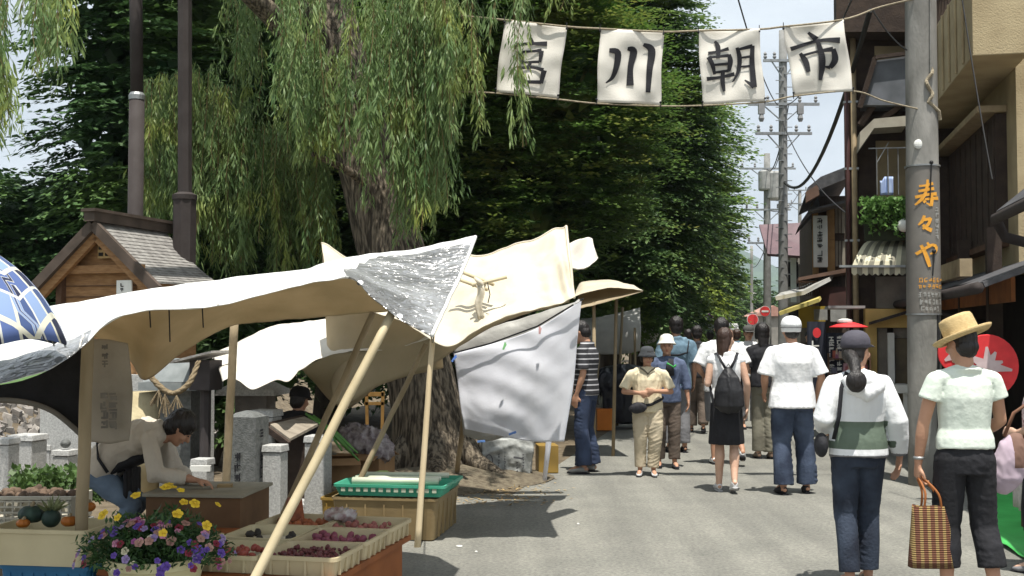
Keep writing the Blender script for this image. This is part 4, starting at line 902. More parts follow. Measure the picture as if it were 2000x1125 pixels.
# ------------------------------------------------------------------ banners on ropes across the street
CANV = mat('banner_cotton', (.80, .77, .70), (.75, .72, .65), 3, .85, .15, 90, transl=.22)
BY = 11.25
def bdisp(px, py, k): return .025*math.sin(px*.035+k)+.017*math.sin((px+py)*.05+k*2)+.02*nse(px*.03, py*.03, k)
BN = [
    ((985, 37), (1107, 50), (1090, 192), (968, 180), 'leftmost banner, half hidden by willow strands, with a stacked box character', .62),
    ((1172, 54), (1296, 60), (1290, 206), (1165, 200), 'off-white banner whose character is three tall downward strokes', 1.3),
    ((1364, 57), (1483, 55), (1494, 198), (1372, 205), 'off-white banner with the densest two-part black character', 2.1),
    ((1530, 50), (1648, 38), (1666, 178), (1550, 187), 'rightmost tilted banner, with a crossbar character, beside the dark house', 3.3)]
def zc(x, y): return (950+x/2.6667, y/2.6667)
STK = [
  [([(228, 198), (236, 222)], [14, 20]), ([(150, 236), (225, 228), (316, 228)], [18, 12, 20]), ([(155, 236), (150, 256)], [12, 8]),
   ([(178, 262), (184, 300), (190, 332)], [18, 16, 12]), ([(180, 270), (230, 268), (288, 262)], [12, 10, 16]), ([(288, 264), (278, 325)], [20, 12]), ([(188, 326), (275, 322)], [10, 12]),
   ([(228, 328), (215, 356)], [16, 10]), ([(168, 345), (180, 390), (192, 432)], [20, 20, 14]), ([(176, 356), (240, 352), (298, 366)], [14, 12, 18]), ([(300, 366), (284, 435)], [24, 16]), ([(190, 426), (284, 428)], [14, 16])],
  [([(640, 262), (684, 275), (676, 350), (655, 405), (622, 432)], [18, 28, 24, 16, 5]), ([(735, 254), (766, 268), (750, 350), (748, 445)], [14, 32, 24, 32]), ([(818, 232), (860, 262), (850, 360), (842, 482)], [14, 32, 26, 20])],
  [([(1155, 278), (1210, 268), (1262, 254)], [14, 10, 16]), ([(1190, 215), (1206, 245), (1208, 300)], [10, 20, 16]), ([(1156, 296), (1178, 340), (1188, 388)], [20, 18, 12]), ([(1165, 300), (1262, 290)], [10, 14]), ([(1262, 284), (1270, 320), (1262, 372)], [16, 22, 14]),
   ([(1185, 338), (1258, 332)], [10, 12]), ([(1188, 378), (1262, 368)], [10, 12]), ([(1148, 412), (1220, 402), (1292, 386)], [18, 12, 18]), ([(1232, 370), (1230, 420), (1238, 476)], [16, 20, 12]),
   ([(1305, 248), (1318, 300), (1312, 370), (1282, 428)], [14, 20, 16, 5]), ([(1310, 258), (1386, 240)], [10, 18]), ([(1386, 238), (1384, 330), (1394, 455)], [18, 22, 26]), ([(1394, 452), (1345, 418)], [22, 6]), ([(1320, 302), (1380, 294)], [8, 12]), ([(1320, 348), (1380, 344)], [8, 12])],
  [([(1676, 170), (1720, 206)], [12, 26]), ([(1585, 256), (1690, 222), (1760, 208), (1842, 210)], [18, 14, 14, 26]), ([(1634, 278), (1662, 320), (1678, 375)], [14, 26, 18]), ([(1645, 290), (1730, 268), (1806, 256)], [10, 12, 22]), ([(1806, 254), (1816, 310), (1790, 352)], [20, 28, 18]), ([(1790, 352), (1758, 346)], [16, 5]), ([(1722, 205), (1746, 290), (1748, 350), (1738, 418)], [16, 28, 26, 14])]]
for bi, (tl, tr_, br, bl, lab, sd) in enumerate(BN):
    c = W((tl[0]+br[0])/2, (tl[1]+br[1])/2, BY)
    f = MB(); P = []
    for i in range(25):
        v = i/24; row = []
        for j in range(21):
            u = j/20; x = (tl[0]*(1-u)+tr_[0]*u)*(1-v)+(bl[0]*(1-u)+br[0]*u)*v; y = (tl[1]*(1-u)+tr_[1]*u)*(1-v)+(bl[1]*(1-u)+br[1]*u)*v
            y += 2.2*math.sin(u*math.pi)*(1-v) - 1.5*math.sin(u*math.pi)*v; x += 1.3*math.sin(v*7+sd)
            row.append(W(x, y, BY+bdisp(x, y, sd)))
        P.append(row)
    f.grid(P); o = tag(f.build('cloth_banner', CANV, smooth=True, solid=.003), lab, 'banner', 'cloth banners strung across the street')
    q = o.modifiers[0]; q.offset = 1
    g = MB()
    for k, (pts_, wd_) in enumerate(STK[bi]):
        tf = lambda x, y, k=k: W(x, y, BY+bdisp(x, y, sd)-.009-k*.0006)
        n = 6+int(sum(math.dist(pts_[i], pts_[i+1]) for i in range(len(pts_)-1))/14)
        stroke(g, [zc(*p) for p in pts_], [w_*1.22/2.6667 for w_ in wd_], tf, n)
    g.build('brush_character', INK, o)
    for (cx, cy), dy in ((tl, 1), (tr_, 1), (br, -1), (bl, -1)):     # tie cords at the corners
        g = MB(); p = W(cx, cy+dy*6, BY-.01); g.ell(p, (.012, .012, .012)); g.beam(p, W(cx, cy-dy*6, BY), .007, .007); g.build('tie', INK, o)
def rope(pts_, r_, lab, m=ROPE, nm='banner_rope', grp=None):
    f = MB(); f.tube([Vector(v) for v in crm(pts_, 60)], r_, 6); o = f.build(nm, m, smooth=True); return tag(o, lab, 'rope', grp)
rope([W(700, 20, 12.0), W(860, 28, 11.4), W(985, 39, BY), W(1107, 52, BY), W(1172, 56, BY), W(1296, 62, BY), W(1364, 60, BY), W(1483, 57, BY), W(1530, 52, BY), W(1648, 38, BY), W(1715, 15, BY+.3), W(1785, -2, 11.4)], .010, 'upper rope from which the four banners hang')
rope([W(700, 150, 12.1), W(870, 176, 11.4), W(968, 182, BY), W(1090, 194, BY), W(1165, 202, BY), W(1290, 207, BY), W(1372, 206, BY), W(1494, 199, BY), W(1550, 188, BY), W(1666, 178, BY), W(1730, 198, BY+.1), W(1826, 220, 11.42)], .008, 'lower rope tying the feet of the banners to the near pole')
wire(W(1705, 20, 11.5), W(1772, 98, 11.45), .05, .009, 'short blue grey line falling to the near pole from the rope end')
wire(W(1875, -30, 9.8), W(1938, 350, 9.3), .05, .007, 'thin line hanging down past the ochre balcony')
# ------------------------------------------------------------------ canopies
TARP = mat('white_tarp', (.80, .80, .77), (.70, .71, .69), 2.2, .6, .25, 14, transl=.2)
CREAM = mat('cream_canvas', (.72, .66, .53), (.60, .54, .42), 2.6, .85, .3, 18, transl=.22)
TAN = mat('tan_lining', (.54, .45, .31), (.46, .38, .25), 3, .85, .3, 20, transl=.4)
PALEC = mat('pale_canvas', (.78, .74, .66), (.64, .60, .53), 2.2, .85, .3, 14, transl=.15)
WSHEET = mat('white_sheet', (.88, .89, .93), (.83, .84, .89), 2, .8, .08, 50, transl=.45)
VINYL = mat('grey_vinyl', (.50, .49, .45), (.38, .37, .34), 4, .5, .4, 18, transl=.25)
def foilmat():
    m = mat('silver_foil', (.60, .60, .60), (.26, .26, .26), 3, .30, 0, metal=.68)  # dark blotches in the base colour stand in for dark reflections
    t = m.node_tree; l = t.links.new; p = t.nodes['Principled BSDF']; tc = t.nodes['Texture Coordinate']
    mp2 = t.nodes.new('ShaderNodeMapping'); mp2.inputs['Scale'].default_value = (9, 9, 27); mp2.inputs['Rotation'].default_value = (0, .25, 0); l(tc.outputs['Object'], mp2.inputs[0])
    n = t.nodes.new('ShaderNodeTexNoise'); n.inputs['Scale'].default_value = 1.1; n.inputs['Detail'].default_value = 2.5; n.inputs['Distortion'].default_value = 1.2; l(mp2.outputs[0], n.inputs[0])
    b = t.nodes.new('ShaderNodeBump'); b.inputs['Strength'].default_value = 1; b.inputs['Distance'].default_value = .05; l(n.outputs[0], b.inputs['Height']); l(b.outputs[0], p.inputs['Normal'])
    return m
FOIL = foilmat()
def drape(rows, nu, nv, wr=.02, wsc=2.0, sd=0.0, fine=.006):
    """rows: list of rows of (px, py, Y); smooth surface through them, gentle random folds"""
    R_ = [crm([tuple(W(*p)) for p in row], nu) for row in rows]
    cols = [crm([tuple(R_[i][j]) for i in range(len(rows))], nv) for j in range(nu)]
    P = []
    for i in range(nv):
        row = []
        for j in range(nu):
            v = Vector(cols[j][i]); edge = min(1, 4*min(i, nv-1-i)/nv+.25)
            dz = wr*edge*(nse(v.x+sd, v.y, v.z*.5, wsc)+.5*nse(v.x+sd, v.y+3, v.z, wsc*2.7)); dz2 = fine*nse(v.x*3+sd, v.y*3, v.z*3, 4)
            row.append(v+Vector((0, -dz*.5, dz+dz2)))
        P.append(row)
    return P
# --- stall 1 canopy (front): near edge, ridge, far edge
C1 = empty('stall_canopy', W(470, 650, 7.0), 'long white tarp canopy over the nearest stall, one silver corner hanging down', 'canopy')
near_e = [(-160, 800, 4.1), (0, 747, 4.3), (90, 722, 4.4), (160, 680, 4.5), (215, 628, 4.6), (290, 605, 4.7), (400, 600, 4.9), (480, 583, 5.0), (560, 563, 5.15), (640, 545, 5.3), (690, 542, 5.4), (725, 578, 5.45), (780, 620, 5.5), (842, 657, 5.55)]
mid1 = [(-160, 735, 5.05), (0, 690, 5.15), (100, 655, 5.2), (170, 630, 5.35), (230, 606, 5.45), (300, 590, 5.55), (400, 578, 5.7), (480, 562, 5.8), (560, 546, 5.9), (625, 528, 6.0), (685, 525, 6.05), (755, 545, 6.1), (820, 563, 6.15), (885, 566, 6.2)]
ridge1 = [(-160, 640, 6.0), (0, 622, 6.1), (80, 606, 6.2), (165, 592, 6.3), (250, 576, 6.4), (340, 562, 6.5), (430, 551, 6.6), (510, 538, 6.7), (590, 531, 6.75), (650, 514, 6.8), (715, 500, 6.82), (790, 493, 6.85), (855, 480, 6.88), (927, 464, 6.9)]
b_e = [(-160, 700, 7.6), (0, 690, 7.6), (80, 670, 7.6), (165, 650, 7.6), (250, 700, 7.6), (285, 742, 7.4), (355, 690, 7.7), (445, 640, 7.9), (540, 628, 7.9), (640, 620, 7.8), (720, 612, 7.7), (780, 606, 7.6), (835, 590, 7.5), (880, 560, 7.35)]
P = drape([near_e, mid1, ridge1], 90, 30, .03, 1.7, 1.0)
f = MB(); cols_ = 90
def mf(i, j): return 1 if (j > 66+(29-i)*.0 and i < 27-(j-66)*.04 and (j-66) > (i*.30)-3) or (j < 22 and i < 8) else 0
f.grid(P, mfun=mf); fo = f.build('sunny_slope', [TARP, FOIL], C1, smooth=True, solid=.004)
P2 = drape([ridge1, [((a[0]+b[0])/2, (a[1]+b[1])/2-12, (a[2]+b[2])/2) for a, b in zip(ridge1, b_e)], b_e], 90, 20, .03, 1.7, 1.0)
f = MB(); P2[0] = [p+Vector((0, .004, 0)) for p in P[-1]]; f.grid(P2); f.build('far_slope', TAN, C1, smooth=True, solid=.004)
for jj in (20, 43, 66):
    f = MB(); f.grid([[P[i][jj]+Vector((0, -.004, .005)) for i in range(30)], [P[i][jj].lerp(P[i][jj+1], .35)+Vector((0, -.004, .005)) for i in range(30)]]); f.build('seam', PALEC, C1, smooth=True)
for jj in (5, 16, 27, 38, 49, 60, 71, 82):
    f = MB(); p = P[1][jj]+Vector((0, -.006, .006)); f.lathe(p, [(.010, 0), (.016, .001), (.016, .004), (.010, .004)], 12, 0, Matrix.Rotation(.9, 3, 'X')); f.build('eyelet', STEEL, C1)
f = MB(); f.tube([P[i][89]+Vector((.005, -.005, .004)) for i in range(30)], .011, 6); f.build('edge_hem', TARP, C1, smooth=True)
f = MB(); f.tube([P[29][j]+Vector((0, 0, .002)) for j in range(90)], .009, 6); f.build('ridge_hem', TARP, C1, smooth=True)
def pole(px0, py0, Y0, px1, py1, Y1, r0, r1, m, lab, foot_z=None, nm='bamboo_pole', cat='pole'):
    a = W(px0, py0, Y0) if foot_z is None else None
    if foot_z is not None: a = W(px0, py0, Y0); a.z = foot_z
    b = W(px1, py1, Y1); f = MB(); n = 12
    f.tube([a.lerp(b, k/n)+Vector((.006*nse(k*.5, px0, 0), .006*nse(k*.5, px0, 4), 0)) for k in range(n+1)], [r0+(r1-r0)*k/n for k in range(n+1)], 10)
    o = f.build(nm, m, smooth=True); return tag(o, lab, cat, 'slim poles propping the canopies')
pole(815, 1065, 8.2, 846, 640, 8.35, .024, .020, mat('pale_bamboo', (.74, .63, .42), (.62, .5, .32), 4, .55, .1, 40, stretch=(1, 1, .3)), 'pale upright pole footed on the asphalt under the silver corner', 0)
pole(384, 1350, 4.87, 765, 612, 5.55, .024, .021, BAMB, 'thick speckled pole slanting from the bottom edge up to the silver corner')
pole(520, 1080, 7.25, 728, 612, 6.6, .022, .018, WOODP, 'brown slanting pole running close behind the thick speckled one')
pole(662, 1020, 8.6, 832, 672, 8.9, .022, .02, WOODP, 'brown slanting pole that leans between the green tray and the trays of produce')
pole(436, 985, 8.3, 458, 625, 8.2, .03, .03, WOODP, 'square looking brown post in front of the dark stone tablet', 0)
pole(156, 1030, 6.0, 172, 640, 5.9, .034, .032, WOODP, 'thick brown post at left between the hanging sheet and the pumpkin tub', 0)
# cords under the canopy
for (x, y0, y1) in ((330, 612, 668), (395, 612, 640), (292, 615, 640)):
    f = MB(); f.tube([W(x, y0-12, 6.3), W(x+2, y1, 6.3)], .004, 5); tag(f.build('cord', WIRE), {330: 'longest dark cord dangling under the front canopy', 395: 'short cord dangling right of the longest one under the front canopy', 292: 'short cord dangling left of the longest one under the front canopy'}[x], 'cord')
rope([W(842, 657, 5.6), W(846, 668, 6.6), W(848, 645, 8.35)], .005, 'thin cord tying the silver corner back to the pale upright pole', ROPE, 'tie_cord')
# --- stall 2 cream canvas
C2 = empty('stall_canopy', W(980, 650, 9.6), 'tall cream canvas canopy rising to a sharp peak at its right end', 'canopy')
r2 = [(628, 476, 9.7), (690, 508, 9.6), (770, 508, 9.5), (850, 502, 9.4), (925, 500, 9.3), (985, 487, 9.25), (1045, 466, 9.2), (1085, 450, 9.18), (1106, 441, 9.15)]
m2 = [(634, 520, 9.15), (695, 545, 9.05), (775, 560, 8.95), (855, 590, 8.8), (925, 570, 8.7), (985, 552, 8.6), (1045, 535, 8.55), (1088, 520, 8.55), (1114, 512, 8.55)]
f2 = [(640, 585, 8.55), (700, 606, 8.45), (780, 625, 8.35), (868, 676, 8.2), (925, 648, 8.15), (985, 622, 8.15), (1045, 604, 8.15), (1090, 592, 8.15), (1121, 580, 8.17)]
bk2 = [(640, 700, 9.8), (660, 790, 9.5), (740, 752, 9.5), (838, 715, 9.7), (905, 672, 9.8), (960, 640, 9.9), (1030, 612, 10.0), (1080, 600, 10.0), (1112, 590, 10.0)]
P = drape([r2, m2, f2], 130, 50, .05, 2.4, 5.0, .008)
for i in range(50):            # heavy vertical folds under the knot and the peak
    for j in range(130):
        u = j/129; v = i/49
        sag = math.exp(-((u-.86-.10*v)/.035)**2)+.7*math.exp(-((u-.72-.16*v)/.04)**2)+.5*math.exp(-((u-.56+.05*v)/.03)**2)
        P[i][j] += Vector((0, -.075*sag*min(1, v*1.8)-.014*v*math.sin(u*44+3*v)+.01*nse(u*14, v*8, 5), .012*math.sin(u*31)*(1-v)))
f = MB(); f.grid(P); f.build('sunny_slope', CREAM, C2, smooth=True, solid=.004)
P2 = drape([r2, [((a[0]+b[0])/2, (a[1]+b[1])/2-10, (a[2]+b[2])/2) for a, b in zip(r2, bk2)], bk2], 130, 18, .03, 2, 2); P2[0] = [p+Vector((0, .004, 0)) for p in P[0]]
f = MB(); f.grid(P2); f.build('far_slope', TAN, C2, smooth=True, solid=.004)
f = MB(); f.tube([P[i][129] for i in range(50)], .012, 6); f.tube([p+Vector((0, 0, .003)) for p in P[0]], .01, 6); f.build_split('hem', CREAM, C2, smooth=True)
# horn: a rolled end sticking out right of the peak
f = MB(); f.grid(drape([[(1104, 478, 9.1), (1130, 468, 9.25), (1147, 463, 9.35), (1157, 466, 9.35)], [(1107, 500, 8.95), (1132, 510, 9.15), (1150, 500, 9.25), (1162, 486, 9.3)], [(1110, 524, 8.8), (1138, 525, 9.05), (1157, 515, 9.2), (1168, 503, 9.3)]], 24, 20, .02, 5, 8))
tag(f.build('canvas_flap', PALEC, smooth=True, solid=.01), 'short rolled canvas end sticking out right of the sharp cream peak', 'canvas flap')
# knot of sticks and hanging cloth
K = empty('lashed_sticks', W(935, 548, 8.4), 'lashed bamboo sticks with a knotted cloth tail at the left of the cream canopy', 'sticks')
for (a, b_) in (((893, 528, 8.5), (964, 556, 8.35)), ((922, 558, 8.3), (990, 541, 8.3)), ((880, 540, 8.5), (952, 566, 8.35))):
    f = MB(); f.tube([W(*a), W(*b_)], .013, 8); f.build('stick', BAMB, K, smooth=True)
f = MB(); f.grid([[W(930+14*j/4+3*math.sin(i), 556+68*i/8, 8.28+.012*math.sin(j*2.2+i*.5)) for j in range(5)] for i in range(9)]); f.build('cloth_tail', CREAM, K, smooth=True, solid=.004)
f = MB(); f.tube([W(928, 543, 8.34), W(938, 552, 8.27), W(944, 560, 8.32), W(950, 549, 8.30)], [.012, .022, .02, .012], 8); f.build('knot', CREAM, K, smooth=True)
f = MB(); f.tube([W(952, 552, 8.28), W(957, 575, 8.26), W(953, 592, 8.26)], .004, 6); f.build('cord', WIRE, K)
# --- lower pale canopy
C3 = empty('stall_canopy', W(600, 700, 9.9), 'low bright off-white canopy between the front tarp and the willow trunk', 'canopy')
tp = [(412, 692, 11.1), (465, 667, 11.0), (525, 640, 10.9), (600, 628, 10.7), (680, 618, 10.6), (760, 608, 10.5), (850, 596, 10.4)]
md = [(425, 716, 10.2), (475, 700, 10.1), (530, 680, 10.0), (600, 672, 9.9), (680, 655, 9.9), (760, 640, 9.9), (855, 628, 9.9)]
lo = [(438, 745, 9.3), (490, 752, 9.2), (548, 748, 9.2), (590, 722, 9.3), (655, 690, 9.4), (745, 684, 9.5), (862, 655, 9.6)]
P = drape([tp, md, lo], 60, 30, .05, 2.2, 9, .01)
for i in range(30):
    for j in range(60): P[i][j] += Vector((0, -.05*math.sin(j*.55+i*.05)*(i/29)*(1 if j < 28 else .25), .03*math.sin(j*.45)*(i/29)*(1 if j < 28 else .1)))
f = MB(); f.grid(P); f.build('sunny_slope', PALEC, C3, smooth=True, solid=.004)
bk = [(500, 770, 11.6), (560, 790, 11.4), (612, 790, 11.2), (672, 800, 11.0), (745, 745, 11.1), (815, 725, 11.2), (862, 700, 11.2)]
P2 = drape([tp, [((a[0]+b[0])/2, (a[1]+b[1])/2-8, (a[2]+b[2])/2) for a, b in zip(tp, bk)], bk], 60, 12, .03, 2, 4)
# underside hangs from the front edge, seen as a tan band
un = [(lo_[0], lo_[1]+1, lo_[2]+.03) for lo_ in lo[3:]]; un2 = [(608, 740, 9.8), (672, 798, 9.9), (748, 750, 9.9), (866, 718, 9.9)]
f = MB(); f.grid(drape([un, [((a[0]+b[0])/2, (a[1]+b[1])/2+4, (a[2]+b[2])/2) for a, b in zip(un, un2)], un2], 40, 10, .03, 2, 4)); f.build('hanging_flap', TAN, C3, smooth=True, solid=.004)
# roped paper patches printed on the pale canvas
f = MB(); f.grid([[W(475+x*7, 712+y*6+2*math.sin(x), 9.62-.03*y) for x in range(8)] for y in range(3)]); 
# --- white sheet with clips, vinyl above it
SHR = [[(886, 690, 10.55), (960, 672, 10.45), (1050, 640, 10.35), (1136, 585, 10.3)], [(893, 740, 10.55), (965, 738, 10.4), (1045, 715, 10.3), (1128, 660, 10.3)], [(900, 795, 10.5), (965, 808, 10.35), (1045, 790, 10.3), (1120, 750, 10.3)], [(908, 838, 10.5), (970, 850, 10.4), (1040, 862, 10.35), (1102, 862, 10.3)]]
P = drape(SHR, 50, 44, .006, 3, 3, .002)
for i in range(44):
    for j in range(50):
        u = j/49; v = i/43
        P[i][j] += Vector((0, -.011*math.sin((v-u*u*.7)*24+1.2*math.sin(u*4))*(1-v*.6)*math.sin(math.pi*min(1, u*1.05))-.009*math.sin((v-u*u*.7)*9)*(1-v)-.010*math.sin(u*26+3*v)*v-.004*nse(u*12, v*12, 2), 0))
f = MB(); f.grid(P); sh = tag(f.build('hanging_sheet', WSHEET, smooth=True, solid=.003), 'white bedsheet clipped up as a side wall, sagging in curved folds', 'sheet')
VR = [[(880, 675, 10.7), (960, 640, 10.65), (1050, 612, 10.6), (1124, 590, 10.55)], [(890, 700, 10.65), (965, 682, 10.6), (1050, 655, 10.55), (1126, 625, 10.5)], [(905, 850, 10.7), (965, 860, 10.7), (1050, 820, 10.7), (1105, 800, 10.7)]]
f = MB(); f.grid(drape(VR, 30, 20, .04, 3, 7)); tag(f.build('vinyl_sheet', VINYL, smooth=True, solid=.003), 'greyish vinyl sheet showing above the white bedsheet', 'sheet')
f = MB(); f.tube([W(884, 690, 10.5), W(960, 670, 10.38), W(1050, 637, 10.28), W(1140, 583, 10.24)], .008, 6); tag(f.build('clip_cord', WIRE), 'dark cord running slantwise along the top of the white bedsheet', 'cord')
for i, (x, y, m_, nm_) in enumerate(((1054, 645, (.75, .45, .45), 'pink clothes peg on the slanting cord'), (985, 676, (.3, .7, .3), 'green clothes peg on the slanting cord'), (887, 700, (.15, .3, .75), 'blue clothes peg at the left end of the cord'), (1126, 590, (.8, .8, .78), 'white clothes peg at the upper right corner of the bedsheet'), (1001, 846, (.12, .25, .6), 'upper blue clip holding the bedsheet to the newspaper bundle'), (940, 862, (.15, .3, .65), 'lower left blue clip on the newspaper bundle'))):
    f = MB(); p = W(x, y, 10.2); f.box(p, (.018, .014, .07), Matrix.Rotation(.3*i, 3, 'Y')); f.box(p+Vector((.008, 0, 0)), (.012, .02, .04), Matrix.Rotation(.3*i+.2, 3, 'Y')); tag(f.build('clothes_peg', mat('peg_%d' % i, m_, None, 9, .5)), nm_, 'peg', 'clothes pegs on the side wall')
# newspaper bundle
NB = G(985, 936); o = empty('newspaper_bundle', NB, 'bulky bundle wrapped in printed newspaper under the bedsheet', 'bundle')
NEWS = mat('newsprint', (.42, .43, .41), (.25, .26, .25), 14, .85, .5, 16, detail=7)
f = MB(); f.box(NB+Vector((.02, .22, .215)), (.50, .40, .43), .06, top=(1.15, 1.0)); b = f.fuse('wrapped_box', NEWS, o, .018, 3, .035, 5)
f = MB(); tfn = lambda x, y: W(x, y, 0) if 0 else Vector((W(x, y, NB.y-.035).x, NB.y-.035, W(x, y, NB.y-.035).z))
glyphs(f, 972, 884, 4, 5, 7, tfn, 51, True, .2); glyphs(f, 984, 882, 4, 5, 6, tfn, 52, True, .2); glyphs(f, 1008, 902, 4, 4.5, 4, tfn, 53, True, .2); glyphs(f, 1020, 886, 4, 4.5, 6, tfn, 54, True, .2)
for a in range(14): stroke(f, [(955+7*math.cos(a*.45), 900+12*math.sin(a*.45)), (955+7*math.cos(a*.45+.5), 900+12*math.sin(a*.45+.5))], [2.5, 2.5], tfn, 3)
stroke(f, [(1003, 893), (1022, 896)], [4, 3], tfn, 3); f.build('print', mat('news_ink', (.10, .10, .11), None, 9, .8), o)
# wrapped white stake
o = empty('wrapped_stake', G(1063, 942), 'short white stake wrapped in cloth with a yellow tie in front of the bedsheet', 'stake')
f = MB(); a = G(1063, 942); f.tube([a, W(1070, 880, a.y), W(1076, 800, a.y), W(1081, 752, a.y), W(1080, 745, a.y)], [.022, .028, .045, .035, .012], 10); f.build('stake', WSHEET, o, smooth=True)
f = MB(); f.tube([W(1072, 748, a.y-.04), W(1086, 744, a.y-.05), W(1097, 752, a.y-.02)], .012, 6); f.build('tie', mat('yellow_tie', (.6, .45, .08), None, 5), o)
pole(893, 921, 11.5, 926, 645, 10.9, .026, .024, WOODP, 'brown pole in front of the bedsheet standing on the leaf litter by the trunk')
# --- farther stalls
def farcan(rows, m, lab, nu=24, nv=10, wr=.05, nm='stall_canopy', cat='canopy', sd=1):
    f = MB(); f.grid(drape(rows, nu, nv, wr, 1.8, sd)); return tag(f.build(nm, m, smooth=True, solid=.006), lab, cat)
farcan([[(1128, 560, 15), (1140, 549, 15), (1185, 547, 15), (1215, 553, 15)], [(1120, 580, 13.8), (1150, 570, 13.8), (1195, 562, 13.8), (1256, 568, 13.6)]], CREAM, 'small cream canopy floating beyond the bedsheet stall')
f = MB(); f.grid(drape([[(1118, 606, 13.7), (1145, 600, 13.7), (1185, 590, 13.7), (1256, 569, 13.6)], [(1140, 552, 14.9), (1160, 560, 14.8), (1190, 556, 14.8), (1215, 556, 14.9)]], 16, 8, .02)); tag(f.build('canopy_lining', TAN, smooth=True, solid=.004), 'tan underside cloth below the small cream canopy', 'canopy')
GREYT = mat('grey_tarp', (.66, .66, .63), (.5, .5, .48), 2.5, .6, .4, 10, transl=.45)
farcan([[(1135, 622, 19.5), (1180, 618, 19.5), (1220, 608, 19.5), (1250, 600, 19.5)], [(1140, 655, 19), (1180, 650, 19), (1220, 645, 19), (1252, 650, 19)], [(1145, 690, 19), (1185, 692, 19), (1225, 690, 19), (1250, 686, 19)]], GREYT, 'grey plastic side sheet of the third stall', nm='side_sheet', cat='sheet')
farcan([[(1250, 618, 25), (1275, 610, 25), (1303, 609, 25)], [(1252, 645, 24), (1280, 640, 24), (1300, 628, 24)], [(1255, 672, 24), (1278, 668, 24), (1290, 640, 24)]], GREYT, 'smaller grey sheet canopy behind the third stall', nm='side_sheet', cat='sheet', sd=4)
farcan([[(1335, 640, 34), (1370, 632, 34), (1440, 632, 34)], [(1340, 652, 32), (1380, 647, 32), (1445, 645, 32)]], TARP, 'low white tent roof glimpsed above the walkers heads', sd=6)
farcan([[(1395, 622, 60), (1412, 612, 60), (1427, 612, 60)], [(1396, 655, 58), (1412, 655, 58), (1428, 655, 58)]], WSHEET, 'distant upright white cloth between the trees and the no entry sign', nm='side_sheet', cat='sheet', sd=7)
for i, (x, y0, Y, yb) in enumerate(((1160, 590, 13.8, 700), (1204, 578, 14.2, 640), (1216, 600, 18.8, 760), (1240, 640, 18.7, 800), (1232, 650, 19.2, 780), (1170, 690, 18, 790))):
    t_ = W(x, y0, Y); f = MB(); f.tube([Vector((t_.x-.05*(i % 3), Y, 0)), t_], .022, 8); tag(f.build('bamboo_pole', WOODP, smooth=True), ['leftmost thin pole under the small cream canopy', 'thin pole at the right under the small cream canopy', 'pole in front of the grey plastic side sheet', 'rightmost of the poles by the grey side sheet', 'pole just left of the rightmost one by the grey side sheet', 'pole beside the dark covered heap'][i], 'pole', 'slim poles propping the canopies')
# dark covered heap and orange crate by the third stall
f = MB(); 
for k in range(9): f.ell(W(1185+k*7, 745+7*math.sin(k*1.7), 18.2)+Vector((0, .1*(k % 3), 0)), (.24, .3, .22))
f.box(W(1212, 790, 18.3), (.62, .6, .55)); tag(f.fuse('covered_heap', mat('black_vinyl', (.018, .02, .028), (.01, .011, .015), 4, .35, .4, 12), None, .03, 3, .06, 4), 'heap covered in glossy black vinyl beside the third stall', 'heap')
# ------------------------------------------------------------------ crates and trays
def crate(name, lab, cat, px, py, z0, sz, rot, m, grp=None, wall=.012, taper=.93, holes=False, ribs=0, Y=None, rimw=.018, corner=None):
    """open plastic tub: bottom, four walls, outward rim; (px, py) = picture position of the rim's near right corner, or centre when corner is False"""
    w_, d_, h_ = sz; zt = z0+h_
    c = corner if corner is not None else G(px, py, zt); c = Vector((c.x, c.y, z0))
    o = empty(name, c, lab, cat, grp, rz=0); R3 = Matrix.Rotation(rot, 3, 'Z')
    f = MB(); n = 8
    def ring(wx, dy, z):                          # rounded rectangle ring
        pts = []; r_ = min(.03, wx*.2)
        for (sx, sy, a0) in ((1, 1, 0), (-1, 1, 90), (-1, -1, 180), (1, -1, 270)):
            for k in range(4):
                a = math.radians(a0+30*k); pts.append(c+R3 @ Vector((sx*(wx/2-r_)+math.cos(a)*r_, sy*(dy/2-r_)+math.sin(a)*r_, z)))
        return pts
    prof = [(w_*taper, d_*taper, 0), (w_, d_, h_-.02), (w_+rimw, d_+rimw, h_-.02), (w_+rimw, d_+rimw, h_), (w_-wall, d_-wall, h_), ((w_-2*wall)*taper, (d_-2*wall)*taper, .012)]
    vs = []; N = 16
    for (a, b_, z) in prof: vs += ring(a, b_, z)
    fs = [(i*N+k, i*N+(k+1) % N, (i+1)*N+(k+1) % N, (i+1)*N+k) for i in range(len(prof)-1) for k in range(N)]+[tuple(reversed(range(N))), tuple((len(prof)-1)*N+k for k in range(N))]
    f.add(vs, fs)
    if ribs:
        for s_ in (-1, 1):
            for k in range(ribs):
                x = (k+.5)/ribs-.5; f.box(c+R3 @ Vector((x*w_*.9, s_*(d_/2)*.985, h_*.45)), (.012, .014, h_*.8), rot); f.box(c+R3 @ Vector((s_*(w_/2)*.985, x*d_*.9, h_*.45)), (.014, .012, h_*.8), rot)
    f.build('tub', m, o)
    if holes:
        g = MB()
        for k in range(13):
            x = (k+.5)/13-.5
            for s_ in (-1, 1): g.box(c+R3 @ Vector((x*w_*.9, s_*(d_/2+.0015), h_*.55)), (w_*.038, .006, h_*.34), rot)
        g.build('slot', holes, o)
    return o, c, R3, zt
CREAMP = mat('cream_plastic', (.60, .52, .33), (.50, .43, .27), 3, .45, .08, 40)
TANP = mat('tan_plastic', (.30, .22, .11), (.22, .16, .08), 4, .5, .1, 40)
BLUEP = mat('blue_plastic', (.03, .17, .33), (.02, .12, .25), 3, .45, .1, 40)
ORANGEP = mat('orange_plastic', (.70, .22, .03), (.58, .17, .02), 3, .45, .1, 40)
